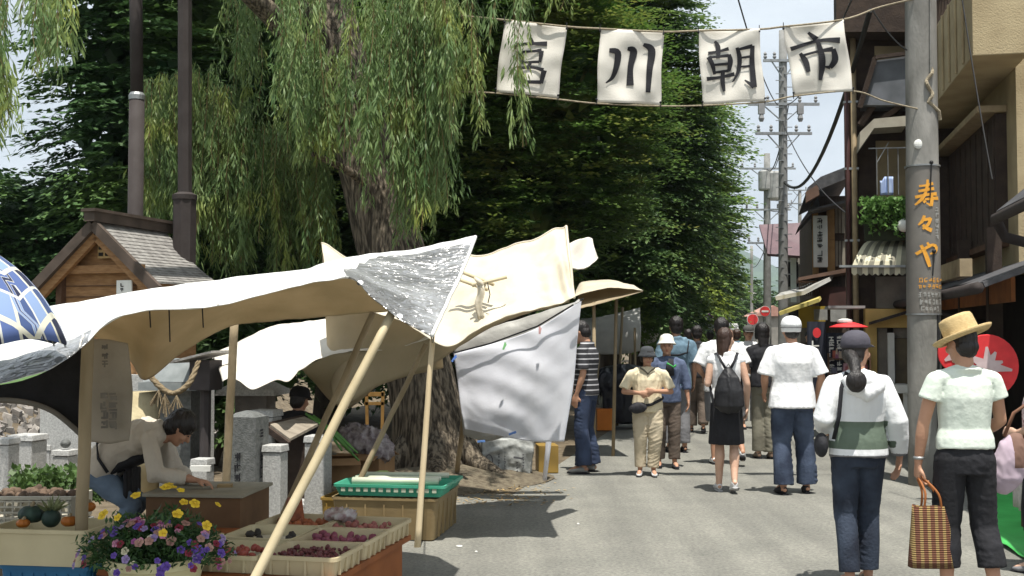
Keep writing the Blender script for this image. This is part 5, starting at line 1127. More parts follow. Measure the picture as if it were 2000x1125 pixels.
YELLOWP = mat('amber_plastic', (.33, .21, .05), (.25, .16, .04), 3, .45)
GRNP = mat('teal_green_plastic', (.07, .36, .24), (.05, .30, .19), 3, .4, .1, 30)
PAPER = mat('pale_paper', (.60, .56, .44), (.5, .46, .36), 4, .8, .2, 30)
CARD = mat('cardboard', (.30, .18, .09), (.22, .13, .06), 5, .9, .2, 30)
def bumpy(o, c, R3, w_, d_, z, m, name, seed, cell=.05, h=.03, stuff=True, frac=1.0, off=(0, 0)):
    f = MB(); r_ = random.Random(seed)
    for i in range(int(w_*d_/cell/cell*1.6*frac)):
        p = c+R3 @ Vector((off[0]+r_.uniform(-.46, .46)*w_, off[1]+r_.uniform(-.46, .46)*d_, 0)); s_ = cell*r_.uniform(.5, .95)
        f.ell((p.x, p.y, z+r_.uniform(0, h)), (s_*.8, s_*.6, s_*.5), 7, 5, Euler((r_.uniform(0, 3), r_.uniform(0, 3), r_.uniform(0, 3))).to_matrix())
    q = f.build(name, m, smooth=True); return q
# table of cream produce trays: rim height .45; two columns running away from the camera
tr0 = SROT
trays = [   # centre px, py (rim plane), rot
    (735, 1003, 'cream tray of dried reddish roots at the far right corner of the produce table', 'red'),
    (640, 998, 'cream tray with a red brown heap at the far left of the produce table', 'red2'),
    (700, 1038, 'cream tray of purple pickles second from the back on the right', 'purple'),
    (600, 1040, 'shallow cream tray with a few dark scraps in the middle of the table', 'dark'),
    (668, 1078, 'cream tray with dark red beans at the front right of the table', 'beans'),
    (545, 1080, 'cream tray with scattered red pickles in front of the empty looking one', 'redp'),
    (455, 1100, 'cream tray filled with dark green herbs beside the flower pot', 'green')]
PRM = {'red': mat('dried_red', (.35, .12, .10), (.2, .07, .06), 30, .6), 'red2': mat('rust_heap', (.36, .11, .04), (.2, .06, .03), 20, .6), 'purple': mat('purple_pickle', (.28, .07, .10), (.16, .04, .07), 20, .5), 'dark': mat('dark_seaweed', (.04, .035, .03), None, 20, .6),
       'beans': mat('dark_beans', (.17, .04, .045), (.09, .03, .03), 40, .4), 'redp': mat('red_pickle', (.38, .09, .06), (.25, .05, .04), 30, .45), 'green': LM_D}
TT = empty('produce_table', Vector((-.95, 6.0, 0)), 'low rust brown table under the cream produce trays', 'table')
tcn = G(806, 1011, .42); R3 = Matrix.Rotation(tr0, 3, 'Z')
def tpt(x, y, z): v = tcn+R3 @ Vector((x, y, 0)); return Vector((v.x, v.y, z))
LAY = [(-.22, -.20), (-.65, -.18), (-.22, -.63), (-.65, -.62), (-.22, -1.06), (-.65, -1.06), (-1.10, -.92)]
f = MB(); f.box(tpt(-.66, -.66, .30), (1.30, 1.32, .03), tr0); f.build('top_board', mat('rust_board2', (.30, .10, .03), (.2, .065, .02), 4, .7), TT)
f = MB(); f.box(tpt(-.2, -.70, .142), (.34, 1.18, .284), tr0); f.box(tpt(-1.1, -.70, .142), (.34, 1.18, .284), tr0); f.build_split('side_box', mat('rust_board2', (.42, .13, .03)), TT, bevel=.004)
for i, ((lx, ly), (px, py, lab, kind)) in enumerate(zip(LAY, trays)):
    sz = (.415, .40, .10 if kind != 'redp' else .09); c = tpt(lx, ly, .317)
    o, c, R3_, zt = crate('produce_tray', lab, 'tray', 0, 0, .317, sz, tr0+RN.uniform(-.03, .03), CREAMP if i % 2 else mat('cream_plastic_b', (.55, .46, .29), (.47, .39, .24), 3, .45), 'cream trays on the produce table', corner=c, ribs=4)
    if kind == 'green':
        rs = np.random.RandomState(4); N = 1500; C = np.array([c+R3_ @ Vector((rs.uniform(-.18, .18), rs.uniform(-.17, .17), .07+.05*rs.rand())) for _ in range(N)])
        tag(leaf_mesh('herbs', C, rs.normal(size=(N, 3)), rs.normal(size=(N, 3))+(0, 0, .8), rs.uniform(.03, .06, N), rs.uniform(.012, .02, N), LM_D), 'dark green herbs filling the tray beside the flower pot', 'herbs', kind='stuff')
    else:
        f_ = dict(red=.3, red2=.45, purple=.42, dark=.12, beans=.55, redp=.25)[kind]
        q = bumpy(o, c, R3_, .36, .34, .37, PRM[kind], {'red': 'dried_roots', 'red2': 'red_produce', 'purple': 'pickles', 'dark': 'seaweed', 'beans': 'beans', 'redp': 'pickles'}[kind], i+40, .045 if kind != 'beans' else .028, .03, frac=f_)
        tag(q, {'red': 'dried reddish roots heaped in the far right tray', 'red2': 'rust coloured produce heaped in the far left tray', 'purple': 'purple pickled vegetables in the second right tray', 'dark': 'few dark seaweed scraps in the middle tray', 'beans': 'dark red beans in the front right tray', 'redp': 'scattered red pickles in the front left tray'}[kind], 'produce', kind='stuff')
        # paper lining
        g = MB(); g.grid([[c+R3_ @ Vector((x*.18, y*.175, .045+.012*nse(x*3, y*3, i))) for x in (-1, -.5, 0, .5, 1)] for y in (-1, -.5, 0, .5, 1)]); g.build('paper_lining', PAPER, o, solid=.002)
# dried bundle wrapped in plastic
f = MB(); f.ell(tpt(-.42, -.12, .44), (.10, .07, .04)); tag(f.fuse('plastic_bag', mat('clear_wrap', (.5, .48, .46), (.3, .2, .2), 20, .25, .5, 30, spec=.6), None, .012, 2, .03, 20), 'crinkled clear bag of produce lying across the back trays', 'bag')
f = MB(); f.box(tpt(-.74, -.08, .46), (.11, .1, .14), .5, top=(.7, .8)); tag(f.build('rust_box', PRM['red2'], bevel=.01), 'small rust red box standing among the back trays', 'box')
# big round pot of pansies
pc = G(305, 1085, .44); pc.z = 0
FP = empty('flower_pot', pc, 'wide pale yellow pot crowded with pansies at the bottom left', 'flower pot')
f = MB(); f.lathe(pc, [(.17, .10), (.225, .37), (.235, .395), (.25, .40), (.25, .445), (.235, .445), (.225, .42), (.0, .40)], 40); f.build('pot', mat('pale_yellow_plastic', (.72, .66, .40), (.64, .58, .34), 3, .4), FP, smooth=False)
f = MB(); f.box(pc+Vector((0, 0, .05)), (.42, .42, .098), .1); tag(f.build('stand_block', BLUEP, bevel=.01), 'blue block under the yellow flower pot', 'block')
rs = np.random.RandomState(6); N = 6500; d = rs.normal(size=(N, 3)); d[:, 2] = np.abs(d[:, 2]); d /= np.linalg.norm(d, axis=1)[:, None]
C = np.array(pc)+np.array((0, 0, .42))+d*rs.uniform(.3, 1, (N, 1))*np.array((.37, .30, .23))*(1+.18*np.sin(d[:, 0]*9+d[:, 2]*7))[:, None]
leaf_mesh('foliage', C, d+rs.normal(size=(N, 3))*.7, rs.normal(size=(N, 3)), rs.uniform(.025, .06, N), rs.uniform(.007, .016, N), LM_D, FP)
def flowers(n, cols_, C0, rad, r_, seed, nm, lab_, zlo=0, parent=None, tall=0):
    rr = random.Random(seed)
    for k in range(n):
        a = rr.uniform(-2.9, -.2) if rr.random() < .75 else rr.uniform(0, 6.28); q = rr.uniform(.45, 1.0); u = rr.uniform(.05, 1)
        dd = Vector((math.cos(a)*math.cos(u*1.35), math.sin(a)*math.cos(u*1.35), math.sin(u*1.35)+zlo))
        p = C0+Vector((dd.x*rad[0], dd.y*rad[1], dd.z*rad[2]+tall*rr.uniform(.6, 1)))*1.03; up = (dd+Vector((0, -.35, .15))).normalized(); x = up.orthogonal().normalized(); y = up.cross(x)
        f = MB(); s_ = r_*rr.uniform(.75, 1.2)
        for t in range(5):
            an = t*1.2566+rr.uniform(-.2, .2); cc = p+(x*math.cos(an)+y*math.sin(an))*s_*.55; f.add([cc+(x*math.cos(b_)+y*math.sin(b_))*s_*.55+up*(.004*math.sin(b_*3)) for b_ in [z*1.0472 for z in range(6)]], [tuple(range(6))])
        f.ell(p+up*.004, (s_*.2,)*3, 6, 4)
        f.build(nm, rr.choice(cols_), parent)
PUR = mat('violet_petal', (.13, .07, .36), (.09, .04, .26), 20, .6); MAG = mat('magenta_petal', (.35, .10, .28), None, 20, .6); LIL = mat('lilac_petal', (.30, .22, .44), None, 20, .6)
PNK = mat('peach_petal', (.42, .25, .20), (.3, .15, .13), 20, .6); CRM = mat('cream_petal', (.6, .55, .38), None, 20, .6); YEL = mat('yellow_petal', (.78, .56, .04), (.7, .45, .03), 20, .6); DRD = mat('dark_red_petal', (.22, .02, .04), None, 20, .6); HPK = mat('pink_petal', (.6, .25, .38), None, 20, .6)
flowers(104, [PUR, PUR, PUR, MAG, LIL, PNK, PNK, CRM, DRD, DRD, HPK], pc+Vector((0, 0, .40)), (.385, .31, .235), .0195, 3, 'pansy', '', -.05, FP)
flowers(13, [YEL], pc+Vector((0, 0, .46)), (.34, .28, .21), .024, 5, 'daisy', '', .35, FP, .05)
# pumpkin tub on blue crate
c = G(108, 1026, .52); o, c, R3_, zt = crate('vegetable_tub', 'pale yellow tub holding pumpkins and a pineapple at the lower left corner', 'tub', 0, 0, .34, (.56, .38, .19), math.radians(-8), CREAMP, corner=c, wall=.01)
crate('blue_crate', 'blue plastic crate beneath the yellow pumpkin tub', 'crate', 0, 0, 0.08, (.50, .36, .255), math.radians(-8), BLUEP, corner=c+Vector((.03, .03, 0)), ribs=7)
f = MB(); f.box((c.x+.03, c.y+.03, .038), (.56, .42, .075), -.14); tag(f.build('pallet_board', WOODM, bevel=.004), 'brown board under the blue crate', 'board')
def pumpkin(p, r_, m, lab):
    f = MB(); prof = 10; vs = []
    for i in range(prof+1):
        q = -math.pi/2+math.pi*i/prof
        for k in range(32):
            a = 2*math.pi*k/32; rr_ = r_*(1-.10*abs(math.cos(a*4))**3)*max(.08, math.cos(q)); vs.append(p+Vector((math.cos(a)*rr_, math.sin(a)*rr_, r_*.72*math.sin(q)*(1-.15*(abs(math.sin(q)) > .9)))))
    f.add(vs, [(i*32+k, i*32+(k+1) % 32, (i+1)*32+(k+1) % 32, (i+1)*32+k) for i in range(prof) for k in range(32)])
    o = tag(f.build('pumpkin', m, smooth=True), lab, 'pumpkin'); f = MB(); f.tube([p+Vector((0, 0, r_*.5)), p+Vector((.01, 0, r_*.95))], [.012, .008], 6); f.build('stem', WOODP, o)
zp = .49
pumpkin(W(62, 1004, c.y-.02), .070, mat('green_pumpkin', (.03, .06, .045), (.015, .03, .025), 14, .6), 'dark green pumpkin at the left in the pumpkin tub')
pumpkin(W(135, 1018, c.y-.1), .042, mat('orange_pumpkin', (.42, .14, .02), (.32, .10, .015), 9, .5), 'orange pumpkin at the right front in the tub')
pumpkin(W(172, 990, c.y+.02), .040, mat('orange_pumpkin', (.6, .2, .02)), 'orange pumpkin leaning against the thick brown post')
pumpkin(W(45, 1022, c.y-.1), .035, mat('orange_pumpkin', (.6, .2, .02)), 'tiny orange pumpkin half hidden at the left front of the tub')
f = MB(); pp = W(100, 1012, c.y-.04)
tag(f.ell(pp, (.05, .05, .05)).build('squash', mat('green_pumpkin', (.03, .06, .045)), smooth=True), 'small round squash in the middle of the pumpkin tub', 'squash')
f = MB(); rq = random.Random(5)
for k in range(26):
    a = rq.uniform(0, 6.28); L_ = rq.uniform(.06, .11); d_ = Vector((math.cos(a)*.7, math.sin(a)*.5, rq.uniform(.3, 1))).normalized(); p0 = pp+Vector((0, 0, .03)); s_ = d_.cross(Vector((0, -1, .2))).normalized()*.008
    f.add([p0-s_, p0+s_, p0+d_*L_*.6+s_*.8, p0+d_*L_, p0+d_*L_*.6-s_*.8], [(0, 1, 2, 3, 4)])
tag(f.build('pineapple_crown', mat('grey_green_leaf', (.20, .22, .10), (.08, .10, .04), 30, .6), solid=.002), 'spiky grey green leaves sprouting in the middle of the pumpkin tub', 'pineapple')
# white slatted basket behind with earthy bulbs
c = G(72, 966, .42); LATT = mat('ivory_plastic', (.52, .50, .42), (.42, .40, .33), 4, .6)
o = empty('lattice_basket', (c.x, c.y, 0), 'ivory lattice basket of muddy roots behind the pumpkin tub', 'basket')
f = MB(); w_, h_ = .62, .17
for k in range(5): f.box((c.x, c.y-.2, .25+k*.038), (w_, .012, .012))
for k in range(12): f.box((c.x-w_/2+.01+k*(w_-.02)/11, c.y-.193, .33), (.012, .010, h_))
f.box((c.x, c.y-.2, .425), (w_+.03, .03, .022)); f.box((c.x, c.y+.2, .34), (w_, .012, h_)); f.box((c.x-w_/2, c.y, .34), (.012, .39, h_)); f.box((c.x+w_/2, c.y, .34), (.012, .39, h_)); f.box((c.x, c.y, .255), (w_, .4, .012)); f.build('basket', LATT, o)
q = bumpy(None, Vector((c.x, c.y, 0)), Matrix.Identity(3), .6, .38, .40, mat('muddy_root', (.16, .11, .075), (.08, .055, .04), 12, .9), 'muddy_roots', 61, .07, .03); tag(q, 'muddy brown roots heaped in the ivory lattice basket', 'roots', kind='stuff')
f = MB(); f.box((c.x, c.y, .12), (.66, .42, .24)); tag(f.build('under_crate', mat('grey_plastic', (.2, .2, .19), (.14, .14, .13), 4, .6), bevel=.01), 'dull grey crate holding up the ivory lattice basket', 'crate')
rs = np.random.RandomState(14); N = 1300; C = np.array([W(rs.uniform(20, 235), 975-62*rs.beta(1.4, 1.6)-8*math.sin(k), 8.2+rs.rand()*.7) for k in range(N)])
tag(leaf_mesh('leafy_plants', C, rs.normal(size=(N, 3))-(0, 0, .3), rs.normal(size=(N, 3))+(0, -.3, .9), rs.uniform(.05, .09, N), rs.uniform(.03, .05, N), LM_F), 'low leafy plants growing in front of the stone fence posts', 'plants', kind='stuff')
# green basket tray with long vegetable on beige crates
c = Vector((-.89, 8.85, 0)); rt = math.radians(-9)
crate('amber_crate', 'amber and tan crate under the green basket beside the upright pale pole', 'crate', 0, 0, .012, (.80, .82, .31), rt, TANP, corner=c, ribs=5)
crate('amber_crate', 'amber crate peeking out left of the green basket', 'crate', 0, 0, .012, (.30, .5, .25), rt, YELLOWP, corner=c+Vector((-.42, .25, 0)), ribs=4)
o, cb, R3_, zt = crate('green_basket', 'teal green slotted basket lid tray on the amber crate', 'basket', 0, 0, .335, (.84, .36, .085), rt, GRNP, corner=c+Vector((0, -.25, 0)), holes=mat('slot_light', (.5, .55, .42), None, 9, .7))
crate('green_basket', 'second green basket right behind the first one', 'basket', 0, 0, .335, (.84, .34, .07), rt, GRNP, corner=c+Vector((.05, .14, 0)))
f = MB()
for (oy, rr_, zz) in ((-.25, .03, .42), (-.17, .022, .43), (.12, .026, .42)):
    f = MB(); f.tube([cb+R3_ @ Vector((-.33, oy+.25, zz-.335)), cb+R3_ @ Vector((.34, oy+.25, zz-.325))], [rr_, rr_*.8], 10); tag(f.build('leek', mat('leek_white', (.62, .64, .52), (.5, .55, .4), 3, .5), smooth=True), {-.25: 'long white leek in front inside the green basket', -.17: 'thin white leek behind the front one in the green basket', .12: 'white leek lying in the second green basket'}[oy], 'leek')
f = MB(); f.ell(W(748, 936, 9.05), (.10, .10, .065), 20, 12); tag(f.fuse('cabbage', mat('cabbage_leaf', (.36, .46, .17), (.25, .36, .12), 6, .6, .3, 20), None, .012, 2, .015, 12), 'pale green cabbage behind the green basket', 'cabbage')
f = MB(); rq = random.Random(2)
for k in range(7):
    a = W(603+rq.uniform(-6, 10), 812+rq.uniform(-4, 4), 9.6); b_ = W(690+rq.uniform(-25, 25), 890+rq.uniform(-12, 10), 9.3); f.tube([a, a.lerp(b_, .5)+Vector((0, 0, .03)), b_], [.012, .015, .008], 6)
tag(f.build('spring_onions', mat('onion_green', (.12, .28, .06), (.08, .2, .05), 5, .5), smooth=True), 'bundle of long green onions lying slantwise behind the poles', 'spring onions', kind='stuff')
# cardboard and boxes behind
def cbox(px, py, Y, sz, rot, m, lab, nm='cardboard_box', z0=None, lid=True, cat='box'):
    p = W(px, py, Y); z = p.z if z0 is None else z0; o = empty(nm, (p.x, p.y, z), lab, cat); f = MB(); f.box((p.x, p.y, z+sz[2]/2), sz, rot); f.build('body', m, o, bevel=.006)
    if lid:
        R_ = Matrix.Rotation(rot, 3, 'Z'); f = MB()
        for s_ in (-1, 1): f.box(Vector((p.x, p.y, z+sz[2]+.012))+R_ @ Vector((0, s_*(sz[1]/2+.05), 0)), (sz[0]*.98, .13, .006), R_ @ Matrix.Rotation(s_*-.35, 3, 'X'))
        f.build_split('flap', m, o)
    return o
cbox(668, 915, 9.9, (.30, .3, .18), .2, CARD, 'open cardboard box just right of the stone post', z0=.25)
cbox(672, 960, 9.7, (.36, .34, .23), .1, mat('grey_card', (.28, .23, .17), (.2, .17, .12), 4, .9), 'lower dull cardboard box under the open one', z0=.01, lid=False)
cbox(715, 908, 10.4, (.42, .36, .2), -.3, CARD, 'wide brown cardboard box with raised flaps behind the cabbage', z0=.22)
cbox(712, 950, 10.4, (.46, .4, .2), -.2, YELLOWP, 'amber crate under the wide cardboard box', nm='amber_crate', z0=.01, lid=False, cat='crate')
cbox(1068, 905, 12.6, (.22, .3, .3), .1, YELLOWP, 'ochre crate behind the wrapped white stake', nm='amber_crate', z0=.01, lid=False, cat='crate')
cbox(1180, 808, 18.0, (.26, .3, .34), .05, ORANGEP, 'orange crate on the ground behind the striped shirt man', nm='orange_crate', z0=.01, lid=False, cat='crate')
f = MB(); f.ell(W(715, 862, 10.4), (.2, .18, .13)); f.ell(W(742, 880, 10.3), (.12, .14, .1)); f.ell(W(690, 850, 10.5), (.12, .1, .1))
tag(f.fuse('clear_bags', mat('crinkled_plastic', (.55, .50, .50), (.25, .2, .22), 16, .2, .8, 24, spec=.6, transl=.3), None, .02, 1, .06, 14), 'crinkled clear plastic bags piled on the wide cardboard box', 'bags', kind='stuff')
o = empty('wooden_rack', W(728, 860, 11.2), 'small amber wooden rack leaning by the willow trunk', 'rack')
f = MB(); f.beam(W(712, 770, 11.2), W(750, 770, 11.2), .03, .04); f.beam(W(712, 788, 11.2), W(750, 788, 11.2), .03, .03); f.beam(W(716, 765, 11.2), W(718, 870, 11.2), .03, .03); f.beam(W(748, 765, 11.2), W(746, 870, 11.2), .03, .03); f.build_split('slat', mat('amber_wood', (.3, .17, .05), (.2, .11, .03), 5, .7), o)
# keeper's table
o = empty('packing_table', G(400, 985, .45), 'brown sided packing table with a grey top where the keeper works', 'table'); c = G(400, 965, .5); c.z = 0; rt2 = math.radians(-6)
R_ = Matrix.Rotation(rt2, 3, 'Z')
f = MB(); f.box(c+Vector((0, .12, .515)), (.66, .62, .022), rt2); f.build('table_top', mat('grey_board', (.30, .28, .22), (.24, .22, .17), 5, .8, .2), o, bevel=.003)
f = MB(); f.box(c+Vector((0, .12, .25)), (.62, .58, .503), rt2); f.build('side_board', mat('brown_board', (.16, .09, .045), (.11, .06, .03), 5, .8), o)
f = MB(); f.box(W(428, 962, c.y)+Vector((0, .15, .0)), (.10, .07, .07), .2); tag(f.build('small_box', mat('kraft', (.34, .25, .13), (.28, .2, .1), 6, .8), bevel=.004), 'small kraft box on the packing table by the keeper\'s hand', 'box')
# ------------------------------------------------------------------ shrine
SA = empty('wooden_shrine', ST(200, 11.3), 'small warm wooden shrine with shingled gable roof behind the white tarp', 'shrine')
ap = W(193, 436, 11.2); rx = math.radians(-20); R_ = Matrix.Rotation(rx, 3, 'Z')
def sp(x, y, z): return ap+R_ @ Vector((x, y, 0))+Vector((0, 0, z))
hw, dp, dr = .72, 1.05, .60
rn = 18
f = MB()
for s_ in (-1, 1):
    for k in range(rn):                        # overlapping shingle courses
        q0, q1 = k/rn, (k+1.25)/rn; cur = lambda q: -dr*q+.05*math.sin(q*math.pi)*-1
        a = [sp(s_*hw*q0, -.04, cur(q0)), sp(s_*hw*q0, dp, cur(q0)), sp(s_*hw*q1, dp, cur(q1)-.006), sp(s_*hw*q1, -.04, cur(q1)-.006)]
        b_ = [p+Vector((0, 0, .022)) if i > 1 else p+Vector((0, 0, .004)) for i, p in enumerate(a)]
        f.add(a+b_, [(0, 3, 2, 1), (4, 5, 6, 7), (0, 1, 5, 4), (1, 2, 6, 5), (2, 3, 7, 6), (3, 0, 4, 7)])
ro = f.build('shingle_roof', SHING, SA)
f = MB()
for s_ in (-1, 1):
    f = MB(); f.beam(sp(0, -.08, -.02), sp(s_*(hw+.06), -.08, -dr-.08), .05, .10); f.build('bargeboard', mat('grey_brown_wood', (.10, .075, .06), (.06, .045, .035), 6, .8), ro)
    f = MB(); f.beam(sp(0, -.03, -.13), sp(s_*(hw-.02), -.03, -dr-.13), .05, .09); f.build('rafter', WOOD, ro)
f = MB(); f.beam(sp(0, -.14, .06), sp(0, dp+.1, .04), .13, .10); f.beam(sp(0, -.16, .12), sp(0, dp+.12, .10), .17, .03); f.build('ridge_cap', mat('grey_brown_wood', (.1, .075, .06)), ro)
f = MB(); w2 = .52
f.add([sp(-w2, .08, -1.5), sp(w2, .08, -1.5), sp(w2, .08, -.5), sp(0, .08, -.1), sp(-w2, .08, -.5), sp(-w2, .9, -1.5), sp(w2, .9, -1.5), sp(w2, .9, -.5), sp(0, .9, -.1), sp(-w2, .9, -.5)], [(0, 1, 2, 3, 4), (5, 9, 8, 7, 6), (0, 5, 6, 1), (1, 6, 7, 2), (2, 7, 8, 3), (3, 8, 9, 4), (4, 9, 5, 0)]); f.build('wall', WOOD, SA)
f = MB()
for k in range(6): f.box(sp(0, .068, -.62-k*.11), (.98, .012, .008), rx)
f.build('plank_gap', WOODM, SA)
for s_ in (-1, 1):
    f = MB(); f.box(sp(s_*.5, .05, -1.0), (.07, .07, 1.0), rx); f.build('corner_post', WOODM if s_ < 0 else WOOD, SA)
f = MB(); f.box(sp(0, .03, -.46), (1.04, .06, .08), rx); f.build('tie_beam', WOOD, SA)
f = MB(); f.box(sp(.06, .03, -.25), (.16, .03, .20), rx); lv = f.build('gable_vent', mat('pale_wood', (.42, .28, .12), (.3, .19, .08), 6, .7), SA)
f = MB()
for k in range(3):
    for j in range(2): f.box(sp(.02+j*.08, .012, -.18-k*.065), (.05, .01, .035), rx)
f.build('vent_hole', DARKIN, lv)
f = MB(); f.box(sp(.33, -.01, -.66), (.18, .015, .17), rx); nt_ = f.build('paper_notice', WHITEP, SA); f = MB(); glyphs(f, 0, 0, .04, .04, 2, lambda x, y: sp(.29+x, -.022, -.60-y), 3, wd=.2); f.build('notice_lettering', INK, nt_)
f = MB(); f.box(sp(0, .5, -2.05), (1.3, 1.1, 1.1), rx); f.build('plinth', GRAN, SA)
# ------------------------------------------------------------------ stone fence, pillars, tablets
def stone(px, pyt, Y, w_, lab, m=GRAN, zt=None, nm='stone_post', cap=True, rot=-.2, d_=None, grp='stone fence posts beside the river', cat='stone post', parent=None):
    t_ = W(px, pyt, Y); z = t_.z; o = empty(nm, (t_.x, t_.y, 0), lab, cat, grp); d_ = d_ or w_
    f = MB(); f.box((t_.x, t_.y, z/2-.03), (w_, d_, z-.06), rot); f.build('shaft', m, o, bevel=.008)
    if cap: f = MB(); f.box((t_.x, t_.y, z-.0275), (w_*1.12, d_*1.12, .055), rot, top=(.93, .93)); f.build('cap', m, o, bevel=.006)
    return o
SPP = [(12, 855, 10.0, .16), (55, 848, 10.6, .24), (92, 868, 11.4, .15), (128, 878, 11.0, .17), (200, 880, 11.2, .19), (160, 862, 12.2, .2), (232, 895, 11.6, .14)]
SPL = ['leftmost stone fence post cut by the picture edge', 'widest stone fence post, second from the left', 'narrow stone post right of the widest one', 'stone post with a small dark stone on top', 'stone fence post just right of the thick brown post', 'recessed stone post half behind the thick brown post', 'short stone post by the keeper\'s back']
for (a, l_) in zip(SPP, SPL): stone(a[0], a[1], a[2], a[3], l_)
f = MB(); f.beam(W(-30, 905, 10.8), W(260, 903, 12.4), .05, .05); tag(f.build('stone_rail', GRAN, bevel=.006), 'slim pale stone rail linking the fence posts', 'rail')
f = MB(); f.ell(W(128, 866, 11.0), (.05, .05, .045)); tag(f.build('pebble', GRAND, smooth=True), 'small dark stone sitting on a fence post', 'stone')
# dark memorial tablet with inscription
o = empty('stone_tablet', W(483, 1000, 8.9), 'tall dark granite tablet with carved characters behind the packing table', 'tablet'); t_ = W(483, 803, 8.9)
f = MB(); zz = t_.z; f.box((t_.x, t_.y, zz/2-.02), (.26, .22, zz-.04), -.25); f.lathe((t_.x, t_.y, zz-.04), [(.15, 0), (.09, .03), (.02, .045)], 4, 0, Matrix.Rotation(-.25+math.pi/4, 3, 'Z')); f.build('slab', GRAND, o)
R_ = Matrix.Rotation(-.25, 3, 'Z'); f = MB()
glyphs(f, -.05, 0, .06, .07, 3, lambda x, y: Vector((t_.x, t_.y, 0))+R_ @ Vector((x, -.114, 0))+Vector((0, 0, .62-y)), 5, wd=.2); glyphs(f, 0, 0, .06, .09, 4, lambda x, y: Vector((t_.x, t_.y, 0))+R_ @ Vector((.134, -.05+x, 0))+Vector((0, 0, .8-y*1.3)), 15, wd=.2); f.build('inscription', INK, o)
o = stone(520, 800, 9.5, .2, 'pale granite pillar right behind the dark tablet', nm='stone_pillar', grp=None)
o = stone(538, 868, 8.9, .15, 'short sunlit granite post right of the dark tablet', nm='stone_post', grp=None)
o = stone(622, 850, 9.1, .17, 'granite post standing behind the two slanting poles', nm='stone_post', grp=None)
o = stone(600, 965, 9.2, .55, 'low broad granite block at the foot of the slanting poles', cap=False, nm='stone_block', grp=None, d_=.3, cat='stone block')
o = stone(396, 895, 9.4, .14, 'low granite post in the gap right of the keeper\'s arm', nm='stone_post', grp=None)
f = MB(); f.beam(W(372, 915, 9.2), W(412, 915, 9.2), .04, .045); tag(f.build('white_rail', WHITEP), 'short white rail just right of the keeper', 'rail')
# stone lantern: roof slab and shaft behind the poles
o = empty('stone_lantern', ST(505, 10.6), 'pale stone lantern with a flat overhanging roof behind the tan post', 'stone lantern')
c = W(495, 765, 10.6); f = MB(); f.box(c, (.56, .5, .05), -.1, top=(.97, .97)); f.box(c+Vector((0, 0, .08)), (.52, .46, .11), -.1, top=(.35, .35)); f.build_split('roof', GRAN, o)
f = MB(); f.box(c+Vector((.02, 0, -.20)), (.30, .28, .34), -.1); f.build('light_box', STONEW, o)
f = MB(); f.box(Vector((c.x, c.y, (c.z-.37)/2)), (.22, .22, c.z-.37), -.1); f.build('shaft', GRAN, o)
# dark little house on a post (wooden lamp)
o = empty('wooden_lamp_house', ST(402, 9.9), 'dark little wooden lamp house on a post with a slanted roof', 'lamp house')
c = W(402, 730, 9.9); f = MB(); f.box(c+Vector((0, 0, -.01)), (.20, .2, .26), -.3); f.build('body', mat('grey_dark_wood', (.07, .06, .06), (.045, .04, .04), 6, .8), o)
f = MB(); f.box(c+Vector((-.03, 0, .15)), (.42, .38, .02), Matrix.Rotation(-.3, 3, 'Z') @ Matrix.Rotation(-.22, 3, 'Y')); f.build('roof', SHING, o)
f = MB(); f.tube([(c.x, c.y, 0), (c.x, c.y, c.z-.14)], .05, 8); f.build('post', mat('grey_dark_wood', (.07, .06, .06)), o)
# second hipped roof slab behind the tan flap
c = W(355, 722, 10.3); f = MB(); f.box(c, (.5, .5, .20), -.2, top=(.6, .6)); f.box(c+Vector((0, 0, -.14)), (.56, .54, .07), -.2)
o = empty('stone_water_house', ST(330, 10.3), 'grey stone hut roof with rope garland behind the tan canopy corner', 'stone hut'); f.build_split('roof', mat('blue_grey_stone', (.26, .28, .28), (.18, .2, .2), 8, .8), o)
f = MB(); f.tube([(W(285, 820, 10.3).x, 10.3, 0), W(285, 765, 10.3)], .17, 20); f.build('column', mat('yellow_stone', (.5, .43, .27), (.36, .3, .18), 5, .9, .3), o, smooth=True)
f = MB(); f.box((c.x+.02, c.y, .55), (.3, .3, 1.0), -.2); f.build('core', GRAND, o)
f = MB(); P = [Vector(v) for v in crm([tuple(W(*p)) for p in ((268, 690, 9.7), (300, 742, 9.6), (335, 768, 9.6), (368, 750, 9.6), (388, 705, 9.7))], 30)]
for s_ in (0, 2.09, 4.19): f.tube([p+Vector((.014*math.cos(i*1.1+s_), .014*math.sin(i*1.1+s_), 0)) for i, p in enumerate(P)], [.009+.011*math.sin(math.pi*i/29) for i in range(30)], 7)
STRAW = mat('straw', (.27, .21, .13), (.18, .135, .08), 30, .9, .4, 80); rp = tag(f.build('straw_rope', STRAW, smooth=True), 'thick twisted straw rope slung across the stone hut', 'rope')
for (x, y, l_) in ((322, 770, .18), (345, 772, .15), (310, 762, .13)):
    f = MB()
    for k in range(14): p = W(x, y, 9.55); f.tube([p, p+Vector((rq.uniform(-.07, .07), rq.uniform(-.04, .04), -l_*rq.uniform(.8, 1.1)))], .004, 4)
    f.build('tassel', STRAW, rp)
